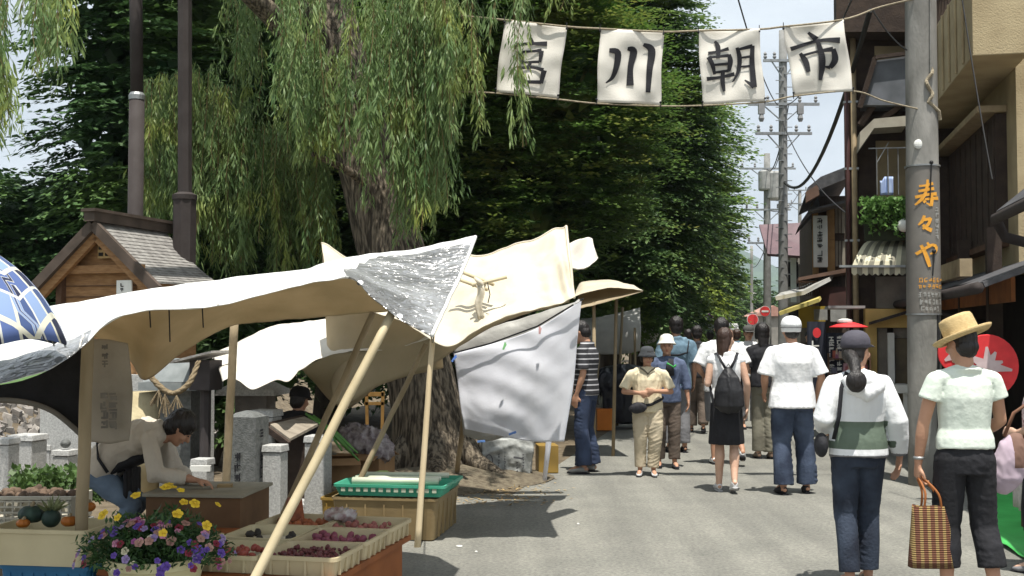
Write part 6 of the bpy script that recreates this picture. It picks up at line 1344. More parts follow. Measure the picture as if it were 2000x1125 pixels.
# notice board with tiny roof
o = empty('notice_stand', ST(570, 9.35), 'low roofed wooden notice stand between the granite posts', 'notice stand')
a, b_, c_, d_ = W(525, 832, 9.5), W(590, 818, 9.75), W(618, 838, 9.45), W(572, 864, 9.1)
f = MB(); f.prism([W(527, 833, 9.3), W(592, 817, 9.6), W(622, 832, 9.5), W(566, 862, 9.2)], (0, 0, 0), (0, 0, .022)); f.build('roof', mat('weathered_board', (.33, .29, .23), (.22, .19, .15), 7, .85, .3, stretch=(1, 5, 1)), o)
f = MB(); f.beam(W(523, 838, 9.28), W(564, 869, 9.15), .03, .05); f.beam(W(524, 829, 9.3), W(592, 814, 9.6), .03, .03); f.build_split('trim', WOODD, o)
f = MB(); f.box(Vector((W(575, 900, 9.4).x, 9.45, .35)), (.30, .12, .7), -.2); f.build('board', WOODD, o)
# hanging printed sheet left of the keeper
HS = mat('dusty_sheet', (.42, .37, .30), (.34, .30, .24), 4, .85, .3, 30, transl=.15)
f = MB(); f.grid(drape([[(178, 662, 6.6), (215, 664, 6.6), (250, 672, 6.6)], [(176, 760, 6.6), (215, 765, 6.6), (258, 762, 6.6)], [(172, 862, 6.6), (215, 866, 6.6), (252, 860, 6.6)]], 14, 20, .03, 4, 2)); o = tag(f.build('hanging_notice', HS, smooth=True, solid=.003), 'dusty beige sheet with faded dark writing hung beside the thick brown post', 'notice sheet')
f = MB(); glyphs(f, 198, 672, 14, 14, 3, lambda x, y: W(x, y, 6.55), 41, wd=.2); f.build('faded_lettering', mat('faded_ink', (.12, .11, .10), (.2, .18, .15), 9, .9), o); f = MB(); glyphs(f, 195, 765, 18, 16, 4, lambda x, y: W(x, y, 6.55), 43, wd=.24); glyphs(f, 212, 768, 18, 16, 4, lambda x, y: W(x, y, 6.548), 44, wd=.24); f.build('faded_lettering', mat('faded_ink', (.12, .11, .10), (.2, .18, .15), 9, .9), o)
# dark cloth strip hanging at the left under the canopy
f = MB(); f.grid(drape([[(-60, 760, 6.9), (40, 745, 6.9), (110, 715, 6.9), (160, 680, 6.9)], [(-60, 785, 6.9), (30, 782, 6.9), (100, 800, 6.9), (160, 850, 6.9)]], 24, 8, .02, 2, 3)); tag(f.build('dark_drape', BLACK, smooth=True, solid=.004), 'black drape curving down at the left under the front canopy', 'drape')
f = MB(); f.tube([Vector(v) for v in crm([tuple(W(*p)) for p in ((-60, 784, 6.85), (30, 783, 6.85), (100, 802, 6.85), (162, 852, 6.85))], 24)], .018, 6); tag(f.build('drape_hem', mat('grey_hem', (.16, .15, .13), None, 5), smooth=True), 'grey rolled pipe along the lower edge of the black drape', 'pipe')
# ------------------------------------------------------------------ plaid parasol
PLD = bpy.data.materials.new('plaid_cloth'); PLD.use_nodes = True; t = PLD.node_tree; l = t.links.new; p = t.nodes['Principled BSDF']; p.inputs['Roughness'].default_value = .8
uv = t.nodes.new('ShaderNodeUVMap'); sx = t.nodes.new('ShaderNodeSeparateXYZ'); l(uv.outputs[0], sx.inputs[0])
def band(src, mul, lo_, hi_):
    m = t.nodes.new('ShaderNodeMath'); m.operation = 'MULTIPLY'; l(src, m.inputs[0]); m.inputs[1].default_value = mul
    fr = t.nodes.new('ShaderNodeMath'); fr.operation = 'FRACT'; l(m.outputs[0], fr.inputs[0])
    a = t.nodes.new('ShaderNodeMath'); a.operation = 'GREATER_THAN'; l(fr.outputs[0], a.inputs[0]); a.inputs[1].default_value = lo_
    b = t.nodes.new('ShaderNodeMath'); b.operation = 'LESS_THAN'; l(fr.outputs[0], b.inputs[0]); b.inputs[1].default_value = hi_
    c = t.nodes.new('ShaderNodeMath'); c.operation = 'MULTIPLY'; l(a.outputs[0], c.inputs[0]); l(b.outputs[0], c.inputs[1]); return c.outputs[0]
def mixc(fac, c1, c2, c1l=None):
    m = t.nodes.new('ShaderNodeMix'); m.data_type = 'RGBA'; l(fac, m.inputs[0])
    if c1l is not None: l(c1l, m.inputs[6])
    else: m.inputs[6].default_value = (*c1, 1)
    m.inputs[7].default_value = (*c2, 1); return m.outputs[2]
U_, V_ = sx.outputs[0], sx.outputs[1]
col = mixc(band(U_, 1, .5, 1), (.012, .018, .055), (.075, .12, .29))
mm = t.nodes.new('ShaderNodeMath'); mm.operation = 'MULTIPLY'; l(band(U_, 1, .5, 1), mm.inputs[0]); l(band(V_, 1, .5, 1), mm.inputs[1])
col = mixc(band(V_, 1, .5, 1), None, (.05, .085, .21), col); col = mixc(mm.outputs[0], None, (.22, .31, .50), col)
col = mixc(band(U_, 1, .0, .09), None, (.62, .60, .48), col); col = mixc(band(V_, 1, .0, .09), None, (.62, .60, .48), col); col = mixc(band(U_, 1, .5, .56), None, (.6, .6, .55), col); col = mixc(band(V_, 1, .5, .56), None, (.6, .6, .55), col)
l(col, p.inputs['Base Color'])
pcx = W(-132, 470, 4.3); PR = empty('plaid_parasol', (pcx.x, pcx.y, 0), 'navy and white plaid parasol cut off by the left edge', 'parasol')
f = MB(); P = []; nr = 12; na = 64; RR = .50
for i in range(nr+1):
    q = i/nr; row = []
    for k in range(na+1):
        a = 2*math.pi*k/na; s_ = abs(math.sin(a*4)); r_ = RR*math.sin(q*1.15)/math.sin(1.15)*(1-.05*s_*q); z = .0+ -.42*(1-math.cos(q*1.35))/(1-math.cos(1.35))+.025*s_*q**3; row.append(pcx+Vector((math.cos(a+.1)*r_, math.sin(a+.1)*r_, z+.02)))
    P.append(row)
f.grid(P); o = f.build('canopy', PLD, PR, smooth=True)
ul = o.data.uv_layers.new(name='UVMap')
for lp in o.data.loops:
    v = o.data.vertices[lp.vertex_index].co+Vector((0, 0, 0)); v = v+Vector((0, 0, 0)); x = v.x; y = v.y; a = math.atan2(y, x)-.1; g_ = round(a/(math.pi/4))*(math.pi/4); r_ = math.hypot(x, y)
    ul.data[lp.index].uv = (r_*math.sin(a-g_)*6.2+5.3, r_*math.cos(a-g_)*(1+.35*r_)*5.6+.15)
o.modifiers.new('s', 'SOLIDIFY').thickness = .002
for k in range(8):
    g = MB(); a = k*math.pi/4+.1; g.tube([P[i][int(k*8)]-Vector((0, 0, .008)) for i in range(nr+1)], .004, 5); g.build('rib', STEEL, PR)
f = MB(); f.tube([(pcx.x, pcx.y, .1), pcx+Vector((0, 0, .07))], .011, 8); f.build('shaft', STEEL, PR)
f = MB(); f.lathe((pcx.x, pcx.y, 0), [(.22, 0), (.22, .07), (.05, .1)], 24); f.build('base', CONC, PR)
# ------------------------------------------------------------------ people
SKIN = mat('skin', (.50, .28, .18), (.42, .22, .14), 6, .55, .1, 60, spec=.4)
SKINL = mat('light_skin', (.62, .40, .29), (.54, .33, .23), 6, .55, .1, 60, spec=.4)
HAIR = mat('black_hair', (.018, .014, .013), (.008, .006, .006), 12, .42, .5, 120, stretch=(1, 1, .12), spec=.5)
HAIRB = mat('brown_hair', (.055, .028, .018), (.03, .015, .01), 12, .42, .5, 120, stretch=(1, 1, .12), spec=.5)
EYEM = mat('eye_dark', (.012, .008, .006), None, 9, .3)
LIP = mat('lip', (.36, .12, .10), None, 9, .5)
def V3(*a): return Vector(a)
def lerp(a, b, t): return Vector(a).lerp(Vector(b), t)
def hand(mb, w, d, palm, side, curl=.35, k=1.0, spread=1.0):
    """wrist w, finger direction d, palm normal (facing), side +1 when the thumb lies along d x palm"""
    d = Vector(d).normalized(); palm = (Vector(palm)-d*Vector(palm).dot(d)).normalized(); x = d.cross(palm).normalized()*side
    pc = w+d*.045*k
    mb.tube([w-d*.01, w+d*.02*k, w+d*.05*k, w+d*.088*k], [(.024*k, .018*k), (.034*k, .017*k), (.041*k, .015*k), (.036*k, .011*k)], 12, x)
    for i, (off, ln, r_) in enumerate(((.030, .066, .0092), (.010, .075, .0095), (-.010, .070, .0092), (-.029, .054, .0082))):
        b = w+d*.083*k+x*off*k; c1 = curl*(.8+.15*i); a1 = (d*math.cos(c1)+palm*math.sin(c1)+x*(off*2.0*spread)).normalized(); a2 = (d*math.cos(c1*2.1)+palm*math.sin(c1*2.1)).normalized(); a3 = (d*math.cos(c1*2.9)+palm*math.sin(c1*2.9)).normalized()
        p1 = b+a1*ln*.48*k; p2_ = p1+a2*ln*.32*k; p3_ = p2_+a3*ln*.25*k
        mb.chain([b-d*.01*k, p1, p2_, p3_], [r_*k*1.05, r_*k, r_*k*.93, r_*k*.78], 7)
    t0 = w+d*.022*k+x*.026*k; t1 = t0+(d*.75+x*.75+palm*.3).normalized()*.038*k; t2 = t1+(d*.95+x*.2+palm*.35).normalized()*.032*k
    mb.chain([t0-x*.012*k, t1, t2], [.0135*k, .011*k, .0085*k], 7)
DEF = dict(hip=(.088, .90), knee=[(.095, .03, .49), (.095, .03, .49)], ankle=[(.095, -.02, .085), (.095, -.02, .085)], toe=[(.1, .16, .03), (.1, .16, .03)],
           pelvis=(0, 0, .94), waist=(0, .01, 1.08), chest=(0, 0, 1.27), neck=(0, -.01, 1.44), head=(0, .02, 1.585),
           sh=[(.172, -.005, 1.36), (.172, -.005, 1.36)], el=[(.215, -.02, 1.11), (.215, -.02, 1.11)], wr=[(.225, .03, .87), (.225, .03, .87)], hd=[(0, .15, -1), (0, .15, -1)], pn=[(-1, 0, 0), (-1, 0, 0)],
           yaw=0, pitch=0, roll=0)
class Human:
    """local frame: +y is where the body faces, +x the person's right; index 0 = left side (x < 0), 1 = right"""
    def __init__(s, name_lab, px, py, h, face, pose=None, build_=1.0, vox=.010, group=None, skin=SKIN, pos=None, zoff=0):
        p = G(px, py) if pos is None else Vector(pos); s.pos = p
        s.o = empty('person', (0, 0, 0), name_lab, 'person', group); s.k = h/1.7; s.b = build_; s.vox = vox; s.skin = skin
        s.P = dict(DEF); s.P.update(pose or {}); s.face = face; s.zoff = zoff
    def side(s, key, i):
        v = s.P[key][i]; sg = -1 if i == 0 else 1; return V3(v[0]*sg*(s.b if key in ('sh', 'el', 'wr') else 1), v[1], v[2])*s.k
    def pt(s, key): return Vector(s.P[key])*s.k
    def spine(s): return [s.pt('pelvis')+V3(0, 0, -.06)*s.k, s.pt('pelvis'), s.pt('waist'), s.pt('chest'), lerp(s.pt('chest'), s.pt('neck'), .62), s.pt('neck')]
    def hips(s, i): sg = -1 if i == 0 else 1; return s.pt('pelvis')+V3(sg*s.P['hip'][0], 0, s.P['hip'][1]-.94)*s.k
    def rot(s): return Matrix.Rotation(s.P['yaw'], 3, 'Z') @ Matrix.Rotation(s.P['pitch'], 3, 'X') @ Matrix.Rotation(s.P['roll'], 3, 'Y')
    def body(s, arms=(True, True), curl=(.35, .35), barefoot=False, hands=(True, True), legs=True):
        k, b = s.k, s.b; m = MB(); R3 = s.rot(); hc = s.pt('head'); s.hc = hc
        prof = [(-.118, .020, .022, .045), (-.108, .036, .040, .040), (-.085, .050, .058, .028), (-.05, .064, .078, .012), (-.01, .073, .090, .002), (.035, .077, .096, -.004), (.07, .072, .088, -.008), (.098, .053, .066, -.010), (.115, .022, .028, -.012)]
        vs = []; n = 20
        for (z, rx, ry, yo) in prof:
            for q in range(n): a = 2*math.pi*q/n; vs.append(hc+R3 @ (V3(math.cos(a)*rx, yo+math.sin(a)*ry, z)*k*1.0))
        m.add(vs, [(i*n+q, i*n+(q+1) % n, (i+1)*n+(q+1) % n, (i+1)*n+q) for i in range(len(prof)-1) for q in range(n)]+[tuple(reversed(range(n))), tuple((len(prof)-1)*n+q for q in range(n))])
        m.chain([hc+R3 @ V3(0, .088, .012)*k, hc+R3 @ V3(0, .112, -.030)*k], [.008*k, .015*k], 8)
        m.ell(hc+R3 @ V3(0, .078, -.062)*k, (.026*k, .02*k, .014*k), rot=R3)
        m.ell(hc+R3 @ V3(0, .075, -.1)*k, (.022*k, .02*k, .018*k), rot=R3)
        for sg in (-1, 1):
            m.ell(hc+R3 @ V3(sg*.077, -.006, -.01)*k, (.010*k, .018*k, .030*k), 8, 6, R3); m.ell(hc+R3 @ V3(sg*.042, .070, -.035)*k, (.024*k, .022*k, .024*k), 8, 6, R3)
        m.chain([s.pt('neck')+V3(0, 0, -.04)*k, hc+R3 @ V3(0, -.012, -.06)*k], [.058*k, .050*k], 12)
        sp_ = s.spine(); m.tube(sp_, [(.135*b*k, .09*k), (.140*b*k, .095*k), (.118*b*k, .085*k), (.138*b*k, .10*k), (.108*b*k, .075*k), (.052*k, .052*k)], 18, (1, 0, 0))
        for i in (0, 1):
            S_, E_, W_ = s.side('sh', i), s.side('el', i), s.side('wr', i)
            if arms[i]:
                m.caps(lerp(s.pt('chest'), s.pt('neck'), .8), S_, .046*k, .040*k, 10)
                m.chain([S_, lerp(S_, E_, .5), E_, lerp(E_, W_, .3), W_], [.041*k, .041*k, .036*k, .038*k, .024*k], 12)
                if hands[i]: hand(m, W_, s.P['hd'][i], s.P['pn'][i] if i == 1 else V3(-s.P['pn'][i][0], s.P['pn'][i][1], s.P['pn'][i][2]), 1 if i == 0 else -1, curl[i], k*1.05)
            if legs:
                H_, K_, A_, T_ = s.hips(i), s.side('knee', i), s.side('ankle', i), s.side('toe', i)
                m.chain([H_, lerp(H_, K_, .5), K_], [.078*k*b, .066*k*b, .046*k], 14)
                bk = V3(0, -.018, 0)*k
                m.chain([K_, lerp(K_, A_, .3)+bk, lerp(K_, A_, .65), A_], [.046*k, .054*k, .042*k, .032*k], 14)
                m.chain([A_+V3(0, -.025, -.03)*k, lerp(A_, T_, .5), T_], [.03*k, .034*k, .022*k], 10)
        s.fus(m, 'body', s.skin, s.vox, 3)
        return s
    def fus(s, m, name, mt, vox=None, sm=3, wr=0, wsc=8, wst=(1, 1, 1), colorfn=None):
        o = m.fuse(name, mt, None, vox or s.vox, sm, wr, wsc, wst, colorfn); o.parent = s.o; return o
    def face_(s):
        k = s.k; R3 = s.rot(); hc = s.pt('head')
        for sg in (-1, 1):
            m = MB(); m.ell(hc+R3 @ V3(sg*.031, .0865, .002)*k, (.013*k, .006*k, .0055*k), 10, 6, R3); o = m.build('eye', EYEM, s.o, smooth=True)
            m = MB(); m.tube([hc+R3 @ V3(sg*.018, .0935, .024)*k, hc+R3 @ V3(sg*.036, .089, .029)*k, hc+R3 @ V3(sg*.050, .078, .022)*k], .0035*k, 5); m.build('eyebrow', HAIR, s.o)
        m = MB(); m.ell(hc+R3 @ V3(0, .0965, -.063)*k, (.022*k, .006*k, .006*k), 10, 5, R3); m.build('mouth', LIP, s.o, smooth=True); return s
    def shirt(s, mt, hem=.90, sleeve=.9, ease=.018, flare=0, wr=.006, name='shirt', sl_r=None, neck=.075, cuff=None, colorfn=None, vox=None, wsc=9, nz=0.0):
        k, b = s.k, s.b; m = MB(); sp_ = s.spine(); e = ease*k
        d = (sp_[1]-sp_[0]).normalized(); hm = s.pt('pelvis')+V3(0, 0, hem-.94)*k
        m.tube([hm, lerp(hm, s.pt('waist'), .5), s.pt('waist'), s.pt('chest'), lerp(s.pt('chest'), s.pt('neck'), .45), lerp(s.pt('chest'), s.pt('neck'), .78), s.pt('neck')+V3(0, 0, .012+nz)*k],
               [(.158*b*k+e+flare*k, .112*k+e+flare*k), (.156*b*k+e+flare*.5*k, .110*k+e), (.138*b*k+e, .098*k+e), (.150*b*k+e, .112*k+e), (.148*b*k+e*.8, .10*k+e*.8), (.105*b*k, .08*k), (neck*k, (neck+.004)*k)], 22, (1, 0, 0))
        for i in (0, 1):
            S_, E_, W_ = s.side('sh', i), s.side('el', i), s.side('wr', i); L1 = (E_-S_).length; L2 = (W_-E_).length; r0 = (sl_r or .062)*k
            m.caps(lerp(s.pt('chest'), s.pt('neck'), .84), S_, .062*k, .052*k, 12)
            if sleeve <= 1: pts_ = [S_, lerp(S_, E_, sleeve*.5), lerp(S_, E_, sleeve)]; rs_ = [.056*k, (r0+.056*k)/2, r0]
            else: pts_ = [S_, lerp(S_, E_, .5), E_, lerp(E_, W_, (sleeve-1)*.5), lerp(E_, W_, sleeve-1)]; rs_ = [.058*k, (r0+.058*k)/2, r0*.95, r0*.88, (cuff or .045)*k]
            if sleeve > .05: m.caps(S_, S_+(pts_[1]-S_)*.05, .056*k, .056*k, 12); m.tube(pts_, rs_, 14)
        return s.fus(m, name, mt, vox, 2, wr*k*1.5, wsc*.75, (1.25, 1.25, .6), colorfn)
    def trousers(s, mt, end=.96, rt=.092, rk=.078, ra=.075, wr=.007, name='trousers', waist=1.0, vox=None, wsc=9, colorfn=None):
        k, b = s.k, s.b; m = MB(); wz = s.pt('pelvis')+V3(0, 0, waist-.94)*k
        m.tube([s.pt('pelvis')+V3(0, 0, -.13)*k, s.pt('pelvis')+V3(0, 0, -.04)*k, wz], [(.150*b*k, .11*k), (.163*b*k, .12*k), (.140*b*k, .10*k)], 20, (1, 0, 0))
        for i in (0, 1):
            H_, K_, A_ = s.hips(i), s.side('knee', i), s.side('ankle', i); bk = V3(0, -.012, 0)*k
            if end <= .5: pts_ = [H_, lerp(H_, K_, end), lerp(H_, K_, end*2)]; rs_ = [rt*k*b, (rt+rk)/2*k*b, rk*k]
            else:
                q = (end-.5)*2; pts_ = [H_, lerp(H_, K_, .5), K_, lerp(K_, A_, q*.5)+bk, lerp(K_, A_, q*.97)]; rs_ = [rt*k*b, (rt*.5+rk*.5)*k*b, rk*k, (rk*.5+ra*.5)*k, ra*k]
                m.caps(K_, K_+V3(0, 0, .002), rk*k, rk*k, 12)
            m.caps(H_, lerp(H_, K_, .1), rt*k*b, rt*k*b, 14); m.tube(pts_, rs_, 16)
        return s.fus(m, name, mt, vox, 2, wr*k*1.25, wsc*.9, (.6, .6, 1.7), colorfn)
    def skirt(s, mt, end=.50, w0=.165, w1=.20):
        k, b = s.k, s.b; m = MB(); c = s.pt('pelvis'); lo_ = Vector((c.x, c.y+.01, end*k)); m.tube([lo_, lerp(lo_, c, .5), c+V3(0, 0, -.03)*k, c+V3(0, 0, .10)*k], [(w1*k*b, .15*k), ((w0+w1)/2*k*b, .145*k), (w0*k*b, .13*k), (.135*k*b, .10*k)], 24, (1, 0, 0)); return s.fus(m, 'skirt', mt, None, 2, .01*k, 7, (1.5, 1.5, .4))
    def shoes(s, mt, sole=None, heel=0.0):
        k = s.k
        for i in (0, 1):
            A_, T_ = s.side('ankle', i), s.side('toe', i); d = (T_-A_); hd_ = Vector((d.x, d.y, 0)).normalized(); Hl = A_-hd_*.045*k; Hl.z = A_.z-.045*k; m = MB(); up = V3(0, 0, 1)
            x = hd_.cross(up)
            m.tube([Hl+V3(0, 0, .008), lerp(Hl, T_, .25)+V3(0, 0, .022)*k, lerp(Hl, T_, .55)+V3(0, 0, .012)*k, lerp(Hl, T_, .85), T_+hd_*.02*k], [(.026*k, .030*k), (.036*k, .040*k), (.040*k, .032*k), (.042*k, .024*k), (.020*k, .014*k)], 14, x)
            sh_ = s.fus(m, 'shoe', mt, min(s.vox, .009), 2)
            m = MB(); m.tube([Hl+V3(0, 0, -.028)*k-hd_*.015*k, lerp(Hl, T_, .5)+V3(0, 0, -.026)*k, T_+hd_*.025*k+V3(0, 0, -.014)*k], [(.03*k, .010*k), (.040*k, .009*k), (.026*k, .008*k)], 12, x); so_ = m.build('sole', sole or INK, None); so_.parent = sh_
        return s
    def hair(s, mt=HAIR, long_=0.0, vol=1.0, fringe=True, wr=.006, bob=0):
        """scalp mass over the back and top; long_ = how far the hair falls below the nape"""
        k = s.k; R3 = s.rot(); hc = s.pt('head'); m = MB(); v = vol
        m.ell(hc+R3 @ V3(0, -.018, .030)*k, (.088*k*v, .098*k*v, .098*k*v), 18, 12, R3)
        m.ell(hc+R3 @ V3(0, -.045, -.025)*k, (.080*k*v, .066*k*v, .080*k*v), 16, 10, R3)
        if bob:
            for sg in (-1, 1): m.ell(hc+R3 @ V3(sg*.068, -.005, -.03)*k, (.026*k, .05*k, bob*k), 10, 8, R3)
        if fringe: m.ell(hc+R3 @ V3(0, .048, .070)*k, (.070*k, .048*k, .034*k), 14, 8, R3)
        if long_: m.tube([hc+R3 @ V3(0, -.05, 0)*k, hc+R3 @ V3(0, -.075, -.1)*k, hc+R3 @ V3(0, -.085, -.1-long_*.6)*k, hc+R3 @ V3(0, -.08, -.1-long_)*k], [(.080*k, .05*k), (.070*k, .035*k), (.058*k, .026*k), (.025*k, .012*k)], 14, R3 @ V3(1, 0, 0))
        return s.fus(m, 'hair', mt, min(s.vox, .009), 2, wr*k, 26, (1, 1, .25))
    def place(s):
        s.o.location = (s.pos.x, s.pos.y, s.pos.z+s.zoff); s.o.rotation_euler = (0, 0, s.face); return s.o
def hatm(s, prof, mt, tilt=(0, 0), up=.0, name='hat', n=32, sx=1, sy=1.12, yo=-.008, sm=True, thick=.004):
    k = s.k; R3 = s.rot() @ Matrix.Rotation(tilt[0], 3, 'X') @ Matrix.Rotation(tilt[1], 3, 'Y'); c = s.pt('head')+s.rot() @ V3(0, yo, up)*k; m = MB(); vs = []
    for (r_, z) in prof:
        for q in range(n): a = 2*math.pi*q/n; vs.append(c+R3 @ V3(math.cos(a)*r_*sx*k, math.sin(a)*r_*sy*k, z*k))
    m.add(vs, [(i*n+q, i*n+(q+1) % n, (i+1)*n+(q+1) % n, (i+1)*n+q) for i in range(len(prof)-1) for q in range(n)]+[tuple((len(prof)-1)*n+q for q in range(n))])
    o = m.build(name, mt, None, smooth=sm); o.parent = s.o; q_ = o.modifiers.new('s', 'SOLIDIFY'); q_.thickness = thick; return o
def part(s, m, name, mt, smooth=True, par=None, **kw): o = m.build(name, mt, None, smooth=smooth, **kw); o.parent = par or s.o; return o
WALKG = 'people walking along the market street'
R180 = math.pi
# ---- cloth materials
C_WHITE = mat('white_cotton', (.80, .80, .80), (.74, .75, .76), 4, .85, .25, 26)
C_MINT = mat('pale_mint_cotton', (.70, .76, .68), (.62, .69, .61), 4, .85, .25, 26)
C_HOOD = mat('hoodie_white', (.78, .79, .80), (.71, .73, .74), 4, .85, .25, 26)
C_GREEN = mat('moss_green_panel', (.13, .17, .13), (.10, .135, .10), 5, .85, .25, 26)
C_JEAN = mat('dark_denim', (.035, .045, .07), (.018, .022, .035), 7, .85, .3, 60)
C_JEAN2 = mat('washed_denim', (.045, .060, .09), (.014, .018, .03), 5, .85, .3, 60)
C_BLACK = mat('black_trouser', (.022, .022, .026), (.013, .013, .015), 6, .85, .3, 30)
C_KHAKI = mat('khaki_cloth', (.56, .48, .35), (.47, .40, .28), 6, .85, .3, 26)
C_BEIGE = mat('beige_shirt', (.74, .65, .46), (.66, .57, .39), 6, .85, .3, 26)
C_BROWN = mat('brown_trouser', (.13, .10, .08), (.09, .07, .055), 6, .85, .3, 26)
C_BLUEG = mat('blue_grey_jacket', (.10, .13, .21), (.07, .09, .15), 6, .85, .3, 26)
C_TEAL = mat('faded_blue_shirt', (.16, .25, .32), (.11, .18, .24), 6, .85, .3, 26)
C_CHAR = mat('charcoal_shirt', (.035, .035, .04), (.022, .022, .025), 6, .85, .3, 26)
C_GREYS = mat('grey_cloth', (.20, .20, .21), (.15, .15, .16), 6, .85, .3, 26)
def stripes(name, c1, c2, freq, duty=.5):
    m = bpy.data.materials.new(name); m.use_nodes = True; t = m.node_tree; l = t.links.new; p = t.nodes['Principled BSDF']; p.inputs['Roughness'].default_value = .85
    tc = t.nodes.new('ShaderNodeTexCoord'); sx = t.nodes.new('ShaderNodeSeparateXYZ'); l(tc.outputs['Object'], sx.inputs[0])
    a = t.nodes.new('ShaderNodeMath'); a.operation = 'MULTIPLY'; a.inputs[1].default_value = freq; l(sx.outputs[2], a.inputs[0])
    b = t.nodes.new('ShaderNodeMath'); b.operation = 'FRACT'; l(a.outputs[0], b.inputs[0]); c = t.nodes.new('ShaderNodeMath'); c.operation = 'LESS_THAN'; c.inputs[1].default_value = duty; l(b.outputs[0], c.inputs[0])
    mx = t.nodes.new('ShaderNodeMix'); mx.data_type = 'RGBA'; mx.inputs[6].default_value = (*c1, 1); mx.inputs[7].default_value = (*c2, 1); l(c.outputs[0], mx.inputs[0]); l(mx.outputs[2], p.inputs['Base Color']); return m
# ---- 1 straw hat woman (nearest right), seen from behind, hat tilted
h = Human('woman in straw hat, pale mint tee and black cropped trousers, woven bag in hand', 1890, 1192, 1.60, math.radians(3), dict(
    sh=[(.185, -.01, 1.36), (.178, -.005, 1.36)], el=[(.245, .02, 1.10), (.235, .03, 1.12)], wr=[(.262, .06, .865), (.19, .20, 1.02)], hd=[(-.02, .18, -1), (0, 1, .2)],
    knee=[(.10, .05, .49), (.115, .02, .49)], ankle=[(.115, .02, .085), (.135, -.10, .10)], toe=[(.12, .19, .03), (.15, .09, .03)], yaw=.25, roll=0, pitch=-.10), 1.0, .0075, WALKG)
h.body(curl=(.75, .5)); h.shirt(C_MINT, hem=.955, sleeve=.42, ease=.014, wr=.0055, sl_r=.072, neck=.095, wsc=7, nz=-.01); h.trousers(C_BLACK, end=.80, rt=.094, rk=.080, ra=.080, wr=.010); h.shoes(C_CHAR)
h.hair(HAIR, 0, .88); STRAWH = mat('straw_hat', (.70, .53, .27), (.58, .42, .20), 60, .8, .6, 160, stretch=(1, 1, 3))
hatm(h, [(.166, .010), (.160, -.004), (.145, -.014), (.120, -.012), (.100, .0), (.099, .04), (.096, .098), (.090, .114), (.070, .122), (.03, .124)], STRAWH, (-.22, -.24), .048, 'straw_hat', 40, 1.02, 1.1, thick=.006)
m = MB(); k = h.k; w_ = h.side('wr', 0)
m.lathe(w_+V3(.003, -.004, .03), [(.030, -.008), (.032, 0), (.030, .008)], 18); part(h, m, 'wristwatch', STEEL)
h.place()
# woven bag held by the left hand
hw_ = Matrix.Rotation(h.face, 3, 'Z') @ w_ + h.pos
BAG = stripes('woven_bag', (.13, .045, .02), (.29, .20, .07), 0)
_t = BAG.node_tree; _l = _t.links.new; _n = _t.nodes
wv = _n.new('ShaderNodeTexWave'); wv.wave_type = 'BANDS'; wv.bands_direction = 'X'; wv.inputs['Scale'].default_value = 7.4; wv.inputs['Distortion'].default_value = .3
wv2 = _n.new('ShaderNodeTexWave'); wv2.wave_type = 'BANDS'; wv2.bands_direction = 'Z'; wv2.inputs['Scale'].default_value = 26
tc_ = [n for n in _n if n.type == 'TEX_COORD'][0]; _l(tc_.outputs['Object'], wv.inputs[0]); _l(tc_.outputs['Object'], wv2.inputs[0])
mxs = [n for n in _n if n.type == 'MIX'][0]; mu = _n.new('ShaderNodeMath'); mu.operation = 'MULTIPLY'; gt = _n.new('ShaderNodeMath'); gt.operation = 'GREATER_THAN'; gt.inputs[1].default_value = .62; g2 = _n.new('ShaderNodeMath'); g2.operation = 'GREATER_THAN'; g2.inputs[1].default_value = .05
_l(wv.outputs['Fac'], gt.inputs[0]); _l(wv2.outputs['Fac'], g2.inputs[0]); _l(gt.outputs[0], mu.inputs[0]); _l(g2.outputs[0], mu.inputs[1]); _l(mu.outputs[0], mxs.inputs[0])
bp_ = _n.new('ShaderNodeBump'); bp_.inputs['Strength'].default_value = .8; bp_.inputs['Distance'].default_value = .01; _l(wv2.outputs['Fac'], bp_.inputs['Height']); _l(bp_.outputs[0], [n for n in _n if n.type == 'BSDF_PRINCIPLED'][0].inputs['Normal'])
bc = Vector((W(1811, 1040, hw_.y).x, hw_.y-.05, W(1811, 1040, hw_.y).z)); o = empty('woven_bag', (bc.x, bc.y, bc.z), 'brown and olive woven basket bag hanging from the straw hat woman\'s left hand', 'bag', rz=0)
f = MB(); P = []
top_z, bot_z = W(0, 985, hw_.y).z, W(0, 1103, hw_.y).z
for i in range(9):
    q = i/8; z = bot_z+(top_z-bot_z)*q; hw2 = .122-.026*q; dp2 = .045*(1-.55*q)+.008; r_ = []
    for a in range(24):
        an = 2*math.pi*a/24; ca, sa = math.cos(an), math.sin(an); r_.append(Vector((bc.x+hw2*math.copysign(abs(ca)**.5, ca), bc.y+dp2*math.copysign(abs(sa)**.6, sa), z+.006*math.sin(an*3)*q)))
    P.append(r_)
f.add([p for r_ in P for p in r_], [(i*24+a, i*24+(a+1) % 24, (i+1)*24+(a+1) % 24, (i+1)*24+a) for i in range(8) for a in range(24)]+[tuple(reversed(range(24)))]); f.build('bag_body', BAG, o, smooth=True, solid=.006)
for sy in (-1, 1):
    f = MB(); hp = Vector((hw_.x+.0, hw_.y+.01+sy*.012, hw_.z-.085))
    pts_ = [Vector((bc.x-.045, bc.y+sy*.022, top_z-.03)), Vector((bc.x-.035, bc.y+sy*.025, (top_z+hp.z)/2)), hp+Vector((0, 0, .015)), Vector((bc.x+.035, bc.y+sy*.025, (top_z+hp.z)/2)), Vector((bc.x+.055, bc.y+sy*.022, top_z-.03))]
    f.tube([Vector(v) for v in crm([tuple(p) for p in pts_], 22)], .007, 8); f.build('handle', mat('bag_handle', (.34, .12, .035), (.24, .08, .02), 8, .6), o, smooth=True)
